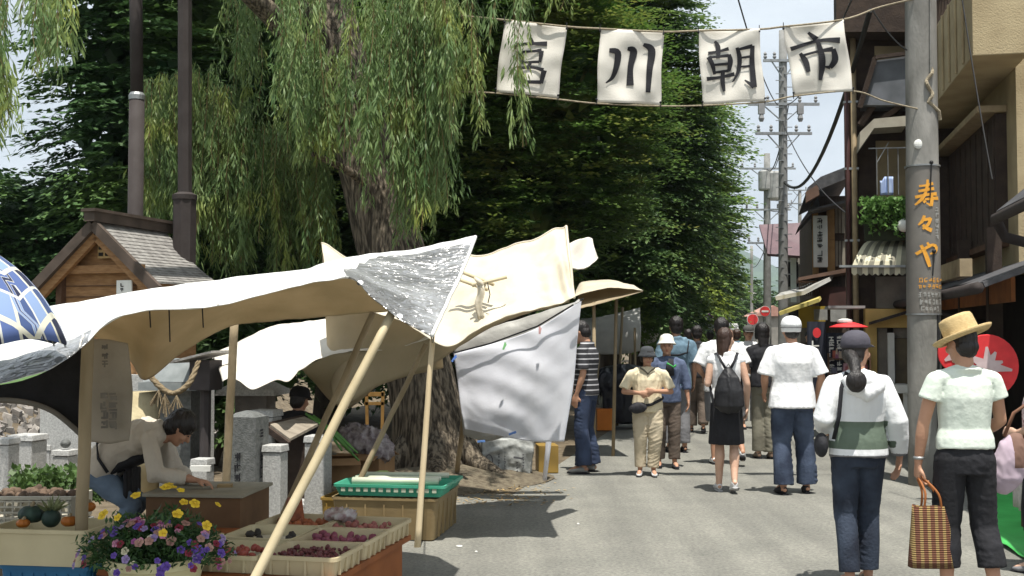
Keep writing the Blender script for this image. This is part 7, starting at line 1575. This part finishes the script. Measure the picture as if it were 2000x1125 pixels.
# ---- 2 capped woman in white hoodie
h = Human('woman in dark cap and white hoodie with moss green band, dark ponytail down her back', 1680, 1150, 1.55, math.radians(4), dict(
    sh=[(.175, -.005, 1.36), (.175, -.005, 1.36)], el=[(.235, -.03, 1.14), (.245, -.04, 1.11)], wr=[(.17, .16, 1.05), (.285, .02, .87)], hd=[(.3, 1, .1), (-.1, .1, -1)],
    knee=[(.085, .03, .49), (.09, .07, .50)], ankle=[(.09, -.06, .085), (.075, .05, .085)], toe=[(.10, .12, .03), (.09, .22, .03)], yaw=-.85, pitch=.02), 1.02, .0075, WALKG)
h.body(curl=(.4, .3))
GZ = [(.955, 1.14)]
def hoodcol(c, k=h.k):
    if abs(c[0]) > .175*k and c[2] > .98*k: return 0
    return 1 if .935*k < c[2] < 1.115*k and abs(c[0]) < .235*k else (2 if c[2] < .895*k else 0)
h.shirt([C_HOOD, C_GREEN, C_GREYS], hem=.875, sleeve=1.93, ease=.034, wr=.008, sl_r=.082, name='hoodie', cuff=.055, colorfn=hoodcol, wsc=6)
m = MB(); k = h.k
m.tube([V3(-.12, -.085, 1.40)*k, V3(-.09, -.125, 1.345)*k, V3(0, -.15, 1.30)*k, V3(.09, -.125, 1.345)*k, V3(.12, -.085, 1.40)*k], [.035*k, .045*k, .055*k, .045*k, .035*k], 12); m.ell(V3(0, -.10, 1.38)*k, (.12*k, .07*k, .075*k), 16, 10); h.fus(m, 'hood', C_HOOD, None, 4, .01, 8)
h.trousers(C_JEAN2, end=.97, rt=.096, rk=.074, ra=.072, wr=.010, waist=.98); h.shoes(mat('tan_shoe', (.25, .2, .15), None, 9, .6))
h.hair(HAIR, 0, .98, wr=.003)
R3 = h.rot(); hc = h.pt('head'); m = MB(); m.chain([hc+R3 @ V3(0, -.085, -.03)*k, V3(-.075, -.145, 1.505)*k, V3(-.085, -.185, 1.45)*k], [.048*k, .040*k, .036*k], 12); m.ell(V3(-.09, -.210, 1.385)*k, (.068*k, .052*k, .074*k), 16, 12); h.fus(m, 'ponytail', HAIR, .007, 2, .004, 30, (1, 1, .2))
CAPM = mat('dark_cap', (.085, .08, .10), (.06, .057, .072), 6, .8, .2, 40)
hatm(h, [(.094, -.005), (.096, .02), (.092, .055), (.076, .085), (.05, .104), (.02, .112)], CAPM, (.0, 0), .022, 'cap', 32, 1.0, 1.12)
m = MB(); m.grid([[hc+R3 @ V3(math.sin(a)*(.082+.02*0), .075+q*.075*math.cos(a)**.8 if abs(a) < 1.5 else .075, .030-.012*q)*k for a in [(-1.2+2.4*j/10) for j in range(11)]] for q in (0, .5, 1)]); part(h, m, 'visor', CAPM, solid=.006)
m = MB(); m.beam(hc+R3 @ V3(-.03, -.103, -.005)*k, hc+R3 @ V3(.03, -.103, -.02)*k, .008, .014); part(h, m, 'cap_strap', mat('pale_strap', (.4, .38, .36), None, 9), smooth=False)
m = MB(); m.tube([V3(-.10, -.07, 1.44)*k, V3(-.155, -.118, 1.34)*k, V3(-.178, -.13, 1.15)*k, V3(-.205, -.10, 1.0)*k], [(.013, .004)]*4, 8, (1, 0, 0)); part(h, m, 'bag_strap', INK)
m = MB(); m.ell(V3(-.262, -.02, .955)*k, (.038*k, .075*k, .085*k), 14, 10, Matrix.Rotation(.25, 3, 'X')); h.fus(m, 'shoulder_bag', C_CHAR, .008, 2, .006, 14)
h.place()
# ---- 3 man in white cap and white tee, baggy jeans
h = Human('man in white knit cap, long white tee and baggy dark jeans seen from behind', 1549, 966, 1.70, math.radians(2), dict(
    sh=[(.185, -.01, 1.36), (.185, -.01, 1.36)], el=[(.235, .0, 1.12), (.25, -.02, 1.12)], wr=[(.20, .15, .98), (.24, .10, .93)], hd=[(0, .7, -.5), (0, .4, -1)],
    knee=[(.105, .02, .49), (.13, .06, .49)], ankle=[(.10, -.03, .085), (.15, .06, .085)], toe=[(.12, .14, .03), (.18, .23, .03)]), 1.13, .009, WALKG)
h.body(); h.shirt(C_WHITE, hem=.83, sleeve=.88, ease=.036, flare=.02, wr=.009, sl_r=.085, neck=.07, wsc=6); h.trousers(mat('faded_denim', (.075, .10, .155), (.02, .028, .05), 4, .85, .3, 50), end=1.0, rt=.102, rk=.088, ra=.098, wr=.018, wsc=7); h.shoes(C_CHAR)
h.hair(HAIR, 0, .90); hatm(h, [(.088, -.040), (.094, -.02), (.096, .01), (.099, .012), (.099, .035), (.092, .065), (.075, .094), (.045, .112), (.015, .118)], C_WHITE, (.0, 0), .012, 'knit_cap'); hatm(h, [(.0975, .0), (.0985, .008)], C_GREYS, (0, 0), .012, 'cap_seam'); h.place()
# ---- 4 backpack woman
h = Human('woman with black drawstring backpack, sleeveless white top and black skirt, mid-step', 1420, 961, 1.60, math.radians(-3), dict(
    sh=[(.160, -.005, 1.36), (.160, -.005, 1.36)], el=[(.205, -.04, 1.12), (.215, -.05, 1.12)], wr=[(.15, .15, 1.14), (.225, .03, .89)], hd=[(.5, .8, .3), (0, .1, -1)],
    knee=[(.065, .06, .49), (.075, -.0, .46)], ankle=[(.075, .05, .085), (.055, -.16, .15)], toe=[(.08, .22, .03), (.055, -.03, .03)], yaw=-.6, pitch=.02), .96, .008, WALKG, SKINL)
h.body(); h.shirt(C_WHITE, hem=.92, sleeve=.04, ease=.012, wr=.006, neck=.075); h.skirt(C_BLACK, .50, .170, .195); h.shoes(C_WHITE, mat('pale_sole', (.5, .5, .5), None, 5))
h.hair(HAIRB, .16, .95); k = h.k
m = MB(); m.tube([V3(0, -.20, .84)*k, V3(0, -.215, .90)*k, V3(0, -.21, 1.05)*k, V3(0, -.19, 1.18)*k, V3(0, -.155, 1.26)*k, V3(0, -.145, 1.285)*k], [(.09*k, .05*k), (.155*k, .085*k), (.15*k, .09*k), (.11*k, .07*k), (.05*k, .035*k), (.02*k, .02*k)], 24, (1, 0, 0))
bo = h.fus(m, 'backpack', mat('black_nylon', (.02, .02, .022), (.01, .01, .012), 7, .5, .4, 14), None, 3, .014, 7)
for sg in (-1, 1):
    m = MB(); m.tube([V3(sg*.02, -.150, 1.27)*k, V3(sg*.07, -.135, 1.36)*k, V3(sg*.105, -.07, 1.44)*k, V3(sg*.125, .02, 1.42)*k, V3(sg*.14, .10, 1.30)*k, V3(sg*.165, .06, 1.12)*k, V3(sg*.15, -.13, .93)*k], [(.014*k, .005*k)]*7, 8, (1, 0, 0)); q = m.build('strap', INK, None, smooth=True); q.parent = bo
m = MB(); m.tube([V3(-.03, -.165, 1.275)*k, V3(0, -.17, 1.33)*k, V3(.03, -.165, 1.275)*k], .005, 6); q = m.build('loop', INK, None); q.parent = bo
m = MB(); m.tube([V3(0, -.172, 1.285)*k, V3(.008, -.235, 1.20)*k], [(.008, .004)]*2, 6); q = m.build('orange_tab', ORANGEP, None); q.parent = bo
h.place()
# ---- 5 small woman in beige with bucket hat and waist bag, facing us
h = Human('small woman in beige with grey bucket hat and black waist bag, hands clasped', 1265, 930, 1.385, R180-.05, dict(
    sh=[(.185, 0, 1.36), (.185, 0, 1.36)], el=[(.27, .03, 1.12), (.27, .03, 1.12)], wr=[(.075, .20, 1.135), (.10, .20, 1.11)], hd=[(.9, .25, .1), (-.9, .2, -.1)], pn=[(0, -1, 0), (0, -1, 0)],
    knee=[(.10, .06, .49), (.10, .04, .49)], ankle=[(.075, .02, .085), (.10, .0, .085)], toe=[(.085, .18, .03), (.13, .16, .03)], pitch=-.08, yaw=.1), 1.16, .008, WALKG, SKIN)
h.body(curl=(.7, .7)); h.face_(); h.shirt(C_BEIGE, hem=.86, sleeve=.85, ease=.03, wr=.010, sl_r=.078, neck=.078); h.trousers(C_KHAKI, end=.97, rt=.102, rk=.086, ra=.076, wr=.016); h.shoes(mat('white_shoe', (.6, .6, .6), (.3, .3, .3), 20, .6)); h.hair(HAIR, 0, 1.0, bob=.05)
hatm(h, [(.128, -.030), (.112, -.004), (.096, .022), (.092, .055), (.080, .088), (.05, .106), (.015, .112)], mat('grey_hat', (.06, .065, .07), (.04, .043, .048), 8, .85), (.06, 0), .030, 'bucket_hat'); k = h.k
m = MB(); m.tube([V3(-.10, .08, 1.44)*k, V3(-.05, .115, 1.41)*k, V3(0, .135, 1.36)*k, V3(.05, .115, 1.41)*k, V3(.10, .08, 1.44)*k], [(.018, .006)]*5, 8); part(h, m, 'collar', mat('collar_grey', (.16, .15, .12), None, 9))
m = MB(); m.tube([V3(.10, .19, .93)*k, V3(.20, .17, .945)*k], .001, 4); m = MB(); m.ell(V3(.135, .165, .915)*k, (.125*k, .06*k, .075*k), 16, 10, Matrix.Rotation(.15, 3, 'Y')); wb_ = h.fus(m, 'waist_bag', C_CHAR, .009, 2, .006, 12)
m = MB(); m.tube([V3(.12, .15, .93)*k, V3(-.04, .185, .96)*k, V3(-.17, .13, 1.02)*k, V3(-.215, .0, 1.04)*k, V3(-.14, -.15, 1.02)*k, V3(.1, -.17, .98)*k, V3(.22, .0, .95)*k, V3(.18, .12, .93)*k], [(.016, .005)]*8, 8, (0, 0, 1)); q = m.build('belt', INK, None, smooth=True); q.parent = wb_
h.place()
# ---- 6 man behind in white hat, blue grey jacket, facing us
h = Human('man in white hat and blue grey jacket walking right behind the small woman in beige', 1303, 914, 1.50, R180, dict(
    sh=[(.18, 0, 1.36), (.18, 0, 1.36)], el=[(.235, .0, 1.12), (.23, .02, 1.12)], wr=[(.26, .05, .88), (.2, .1, .9)], knee=[(.09, .05, .49), (.09, .02, .49)], ankle=[(.09, .05, .085), (.1, -.06, .085)], toe=[(.10, .21, .03), (.11, .1, .03)], yaw=-.1), 1.05, .010, WALKG, SKIN)
h.body(); h.face_(); h.shirt(C_BLUEG, hem=.86, sleeve=1.45, ease=.028, wr=.010, name='jacket', sl_r=.068, cuff=.056); h.trousers(C_BROWN, end=.97, wr=.01); h.shoes(C_CHAR); h.hair(HAIR, 0, .93, fringe=False)
hatm(h, [(.128, -.012), (.108, .006), (.095, .03), (.092, .065), (.075, .10), (.04, .12), (.012, .124)], mat('white_hat', (.78, .76, .68), (.7, .68, .6), 5, .8), (.12, 0), .035, 'sun_hat'); k = h.k
m = MB(); m.tube([V3(-.04, .14, 1.42)*k, V3(-.02, .165, 1.32)*k, V3(-.03, .155, 1.2)*k], [(.03, .01), (.045, .01), (.04, .01)], 8, (1, 0, 0)); part(h, m, 'shirt_front', C_CHAR)
m = MB(); m.tube([V3(.02, .155, 1.36)*k, V3(-.06, .165, 1.31)*k, V3(-.10, .15, 1.335)*k], [(.02, .008)]*3, 8); part(h, m, 'green_scarf', GREENP); h.place()
# ---- 7 striped shirt man at the stall, facing left
h = Human('tall man in black and white striped polo standing beside the bedsheet stall', 1146, 924, 1.70, math.radians(68), dict(
    sh=[(.175, -.005, 1.36), (.175, -.005, 1.36)], el=[(.205, -.03, 1.11), (.205, .0, 1.11)], wr=[(.20, .05, .875), (.19, .16, .98)], hd=[(0, .25, -1), (0, .7, -.5)], head=(0, .07, 1.565), pitch=-.45,
    knee=[(.09, .03, .49), (.10, .03, .49)], ankle=[(.10, -.0, .085), (.13, -.02, .085)], toe=[(.12, .16, .03), (.17, .14, .03)]), 1.0, .009, WALKG, SKIN)
h.body(); h.shirt(stripes('striped_jersey', (.022, .022, .026), (.42, .42, .44), 17.5, .24), hem=.86, sleeve=.85, ease=.022, wr=.006, sl_r=.066); h.trousers(mat('blue_jeans', (.045, .065, .12), (.025, .035, .065), 6, .85), end=1.0, rt=.1, rk=.08, ra=.095, wr=.012); h.shoes(mat('grey_shoe', (.35, .35, .34), None, 9)); h.hair(HAIR, 0, .98); h.place()
# ---- 8 blue shirt, back
h = Human('person in faded blue shirt with dark shoulder strap, seen from behind beyond the white hat', 1322, 884, 1.76, .05, dict(wr=[(.2, .1, .95), (.22, .05, .9)], yaw=.1), 1.06, .012, WALKG, SKIN)
h.body(); h.shirt(C_TEAL, hem=.80, sleeve=.95, ease=.03, wr=.012, sl_r=.075); h.trousers(C_GREYS, end=.97); h.shoes(C_CHAR); h.hair(HAIR, 0, 1.02); k = h.k
m = MB(); m.tube([V3(-.16, -.135, 1.22)*k, V3(0, -.15, 1.22)*k, V3(.11, -.14, 1.25)*k, V3(.14, -.1, 1.40)*k], [(.012, .005)]*4, 8, (0, 0, 1)); part(h, m, 'shoulder_strap', INK); h.place()
# ---- 9 charcoal shirt and brown trousers
h = Human('person in charcoal shirt and baggy brown trousers walking away left of the backpack woman', 1362, 846, 1.66, -.15, dict(wr=[(.19, .12, .95), (.25, -.02, .9)], knee=[(.09, .1, .5), (.09, .0, .47)], ankle=[(.09, .08, .085), (.09, -.16, .13)], toe=[(.1, .24, .03), (.1, -.03, .03)], yaw=.2, pitch=-.1), 1.05, .012, WALKG, SKIN)
h.body(); h.shirt(C_CHAR, hem=.88, sleeve=.9, ease=.03, wr=.012, sl_r=.075); h.trousers(C_BROWN, end=.98, rt=.11, rk=.09, ra=.085, wr=.012); h.shoes(C_CHAR); h.hair(HAIR, 0, .98); h.place()
# ---- 10 white tee dark hair in front, partly hidden
h = Human('dark haired man in white tee and grey shorts half hidden by backpack woman', 1411, 908, 1.725, -.05, dict(knee=[(.09, .06, .49), (.14, .02, .47)], ankle=[(.09, .04, .085), (.20, -.20, .20)], toe=[(.1, .2, .03), (.22, -.08, .07)], el=[(.25, -.02, 1.13), (.25, -.03, 1.13)], wr=[(.17, .14, 1.02), (.16, .16, 1.05)]), 1.12, .010, WALKG, SKIN)
h.body(); h.shirt(C_WHITE, hem=.85, sleeve=.85, ease=.03, wr=.010, sl_r=.078); h.trousers(C_GREYS, end=.48, rt=.1, rk=.092); h.shoes(C_WHITE, INK); h.hair(HAIR, 0, 1.0); h.place()
# ---- 11 long black hair, black top, wide khaki trousers
h = Human('long haired woman in black top and wide olive trousers beside white capped man', 1491, 896, 1.665, .04, dict(el=[(.215, -.0, 1.12), (.215, -.0, 1.12)], wr=[(.13, .16, 1.08), (.13, .17, 1.05)], hd=[(.5, .8, .1), (-.5, .8, .1)], hip=(.07, .90), knee=[(.062, .03, .49), (.075, .01, .49)], ankle=[(.058, .0, .085), (.085, -.05, .085)], toe=[(.065, .17, .03), (.10, .12, .03)]), .92, .010, WALKG, SKINL)
h.body(); h.shirt(C_BLACK, hem=.90, sleeve=.85, ease=.022, wr=.008, sl_r=.066); h.trousers(mat('olive_khaki', (.20, .19, .145), (.14, .13, .10), 5, .85, .3, 26), end=1.0, rt=.088, rk=.078, ra=.088, wr=.012); h.shoes(mat('tan_shoe', (.25, .2, .15), None, 9, .6)); h.hair(HAIR, .12, 1.04, bob=.06); h.place()
# ---- 12 grey capped man facing us
h = Human('man in grey cap and white shirt coming toward us beside the long haired woman', 1463, 838, 1.66, R180, dict(wr=[(.2, .1, .95), (.22, .05, .9)]), 1.0, .012, WALKG, SKIN)
h.body(); h.face_(); h.shirt(C_WHITE, hem=.88, sleeve=.8, ease=.03, wr=.01); h.trousers(C_GREYS, end=.96); h.shoes(C_CHAR); h.hair(HAIR, 0, .93, fringe=False)
hatm(h, [(.094, -.005), (.096, .02), (.092, .055), (.076, .085), (.05, .10), (.02, .108)], mat('grey_cap', (.09, .09, .085), None, 9), (0, 0), .025, 'cap'); R3 = h.rot(); hc = h.pt('head'); k = h.k
m = MB(); m.grid([[hc+R3 @ V3(math.sin(a)*.08, .072+q*.07*max(0, math.cos(a)), .036-.02*q)*k for a in [(-1.3+2.6*j/8) for j in range(9)]] for q in (0, .5, 1)]); part(h, m, 'visor', mat('grey_cap', (.09, .09, .085)), solid=.006); h.place()
# ---- 13 far heads further down the street
for (x, y, hh, fc, m1, m2, hr, lab) in ((1345, 806, 1.62, .2, C_GREYS, C_BROWN, HAIR, 'distant walker in grey top near the dark trees'), (1388, 792, 1.6, 0, C_CHAR, C_CHAR, HAIR, 'distant dark clothed walker between the two dark haired men'), (1440, 800, 1.62, .1, C_TEAL, C_JEAN, HAIRB, 'distant walker in blue top right of the backpack woman\'s head'), (1580, 792, 1.58, R180, C_BROWN, C_GREYS, HAIR, 'distant person in brown near the navy banner')):
    h = Human(lab, x, y, hh, fc, dict(wr=[(.2, .1, .95), (.22, .05, .9)]), 1.05, .016, WALKG, SKIN); h.body(hands=(True, True)); h.shirt(m1, hem=.88, sleeve=.9); h.trousers(m2, end=.97); h.shoes(C_CHAR); h.hair(hr, 0, 1.0); h.place()
# ---- 14 stall keeper bending over the packing table, facing right
h = Human('stall keeper in pale shirt and black apron bending over the packing table', 0, 0, 1.56, math.radians(-88), dict(
    pelvis=(0, -.06, .72), waist=(0, .06, .84), chest=(0, .24, .935), neck=(0, .40, .98), head=(0, .515, 1.0), hip=(.088, .90), pitch=-.85, yaw=.15,
    sh=[(.17, .34, .945), (.17, .34, .935)], el=[(.12, .44, .66), (.21, .41, .69)], wr=[(.04, .60, .615), (.13, .66, .635)], hd=[(0, 1, -.15), (0, 1, -.15)], pn=[(0, 0, -1), (0, 0, -1)],
    knee=[(.1, .18, .44), (.1, .20, .44)], ankle=[(.1, -.06, .085), (.1, -.02, .085)], toe=[(.1, .12, .03), (.1, .16, .03)]), 1.1, .009, None, SKIN, pos=(W(212, 900, 7.55).x, 7.55, 0))
h.body(curl=(.5, .5)); h.face_(); h.shirt(mat('dusty_beige_shirt', (.56, .51, .43), (.47, .42, .35), 5, .85, .3, 24), hem=.90, sleeve=1.75, ease=.03, wr=.012, sl_r=.075, cuff=.05); h.trousers(mat('light_jeans', (.16, .22, .30), (.1, .14, .2), 6, .85), end=.97, wr=.01); h.shoes(C_CHAR); h.hair(HAIR, 0, 1.08, wr=.014)
m = MB(); k = h.k; m.tube([V3(0, .06, .68)*k, V3(0, .12, .74)*k, V3(0, .26, .80)*k, V3(0, .33, .85)*k], [(.165*k, .02*k), (.16*k, .05*k), (.13*k, .05*k), (.10*k, .02*k)], 16, (1, 0, 0)); m.box(V3(0, .17, .52)*k, (.34*k, .03*k, .36*k)); h.fus(m, 'apron', C_BLACK, None, 3, .008, 10)
m = MB(); m.tube([V3(-.205, .06, .70)*k, V3(-.20, -.01, .80)*k, V3(-.17, -.03, .90)*k, V3(-.06, .02, .985)*k, V3(.06, .02, .985)*k, V3(.17, -.03, .90)*k, V3(.20, -.01, .80)*k, V3(.205, .06, .7)*k], [(.012, .005)]*8, 8, (0, 0, 1)); part(h, m, 'apron_strap', INK); h.place()
# ---- 15 seated dark capped vendor behind the second stall
h = Human('seated vendor in black cap and black coat, seen in shade behind the roofed notice stand', 0, 0, 1.55, math.radians(-25), dict(
    pelvis=(0, -.10, .42), waist=(0, -.06, .56), chest=(0, 0, .74), neck=(0, .05, .90), head=(0, .09, 1.03), hip=(.088, .90), pitch=-.2,
    sh=[(.17, .03, .85), (.17, .03, .85)], el=[(.2, .10, .60), (.2, .10, .60)], wr=[(.12, .32, .55), (.12, .32, .55)], hd=[(0, 1, -.2), (0, 1, -.2)],
    knee=[(.12, .32, .46), (.12, .32, .46)], ankle=[(.12, .30, .085), (.12, .30, .085)], toe=[(.12, .47, .03), (.12, .47, .03)]), 1.05, .011, None, SKIN, pos=(W(575, 800, 10.3).x, 10.3, 0))
h.body(); h.shirt(C_BLACK, hem=.88, sleeve=1.9, ease=.03, name='coat'); h.trousers(C_BLACK, end=.97); h.shoes(C_CHAR); h.hair(HAIR, 0, 1.0)
hatm(h, [(.100, -.01), (.102, .02), (.098, .055), (.08, .09), (.05, .105), (.02, .11)], C_BLACK, (0, 0), .025, 'cap'); R3 = h.rot(); hc = h.pt('head'); k = h.k
m = MB(); m.grid([[hc+R3 @ V3(math.sin(a)*.08, .075+q*.09*max(0, math.cos(a)), .036-.02*q)*k for a in [(-1.3+2.6*j/8) for j in range(9)]] for q in (0, .5, 1)]); part(h, m, 'visor', C_BLACK, solid=.006); h.place()
f = MB(); f.box((W(575, 800, 10.3).x-.08, 10.26, .14), (.34, .34, .27), .2); tag(f.build('stool', CARD, bevel=.01), 'brown box stool under the seated vendor in black', 'stool')
# ---- 16 person in floral pink at the right edge, leaning in
FLOR = mat('floral_pink', (.62, .50, .50), (.30, .12, .13), 34, .85, .2, 30, lo=.40, hi=.50, detail=2)
h = Human('person in pink floral top with a lilac handbag, cut off by the right edge', 2046, 1120, 1.42, math.radians(38), dict(
    el=[(.235, -.06, 1.14), (.235, .0, 1.12)], wr=[(.18, .12, 1.08), (.2, .1, .95)], hd=[(.2, 1, .1), (0, .5, -1)], pitch=-.15, knee=[(.12, .05, .49), (.1, .03, .49)], ankle=[(.13, .02, .085), (.1, -.02, .085)], toe=[(.15, .18, .03), (.11, .14, .03)]), 1.12, .009, WALKG, SKINL)
h.body(); h.shirt(FLOR, hem=.80, sleeve=.85, ease=.035, flare=.015, wr=.012, sl_r=.08); h.trousers(C_BLACK, end=.97, ra=.08); h.shoes(C_GREYS); h.hair(HAIR, 0, 1.05, bob=.05); k = h.k; h.place()
hb = W(1972, 905, 6.75); o = empty('handbag', (hb.x, hb.y, hb.z-.17), 'lilac and brown patchwork handbag at the right edge', 'bag')
f = MB(); f.ell(hb, (.10, .07, .19), 18, 12, Matrix.Rotation(.25, 3, 'Y')); b = f.fuse('bag_body', [mat('lilac_cloth', (.55, .45, .52), (.45, .36, .43), 5, .8), mat('brown_patch', (.22, .13, .10), (.14, .08, .06), 9, .8)], o, .009, 2, .012, 8, colorfn=lambda c: 1 if c[2] > hb.z-.02 and c[0] > hb.x+.0 else 0)
f = MB(); f.tube([hb+Vector((-.03, 0, .16)), hb+Vector((.02, -.02, .30)), hb+Vector((.12, 0, .36)), hb+Vector((.16, .02, .28)), hb+Vector((.08, 0, .13))], .011, 8); f.build('handle', mat('brown_strap', (.2, .1, .06), None, 9), o, smooth=True)
# ------------------------------------------------------------------ haze: one closed box of thin air round the whole scene
hz = bpy.data.materials.new('haze_air'); hz.use_nodes = True; t = hz.node_tree; t.nodes.clear()
pv = t.nodes.new('ShaderNodeVolumePrincipled'); pv.inputs['Color'].default_value = (.80, .88, 1, 1); pv.inputs['Density'].default_value = .00022; pv.inputs['Anisotropy'].default_value = .2
om = t.nodes.new('ShaderNodeOutputMaterial'); t.links.new(pv.outputs[0], om.inputs['Volume'])
f = MB(); f.box((0, 2050, 174), (8600, 4300, 356)); tag(f.build('haze', hz), 'thin pale air between here and the far hills', 'haze', kind='stuff')
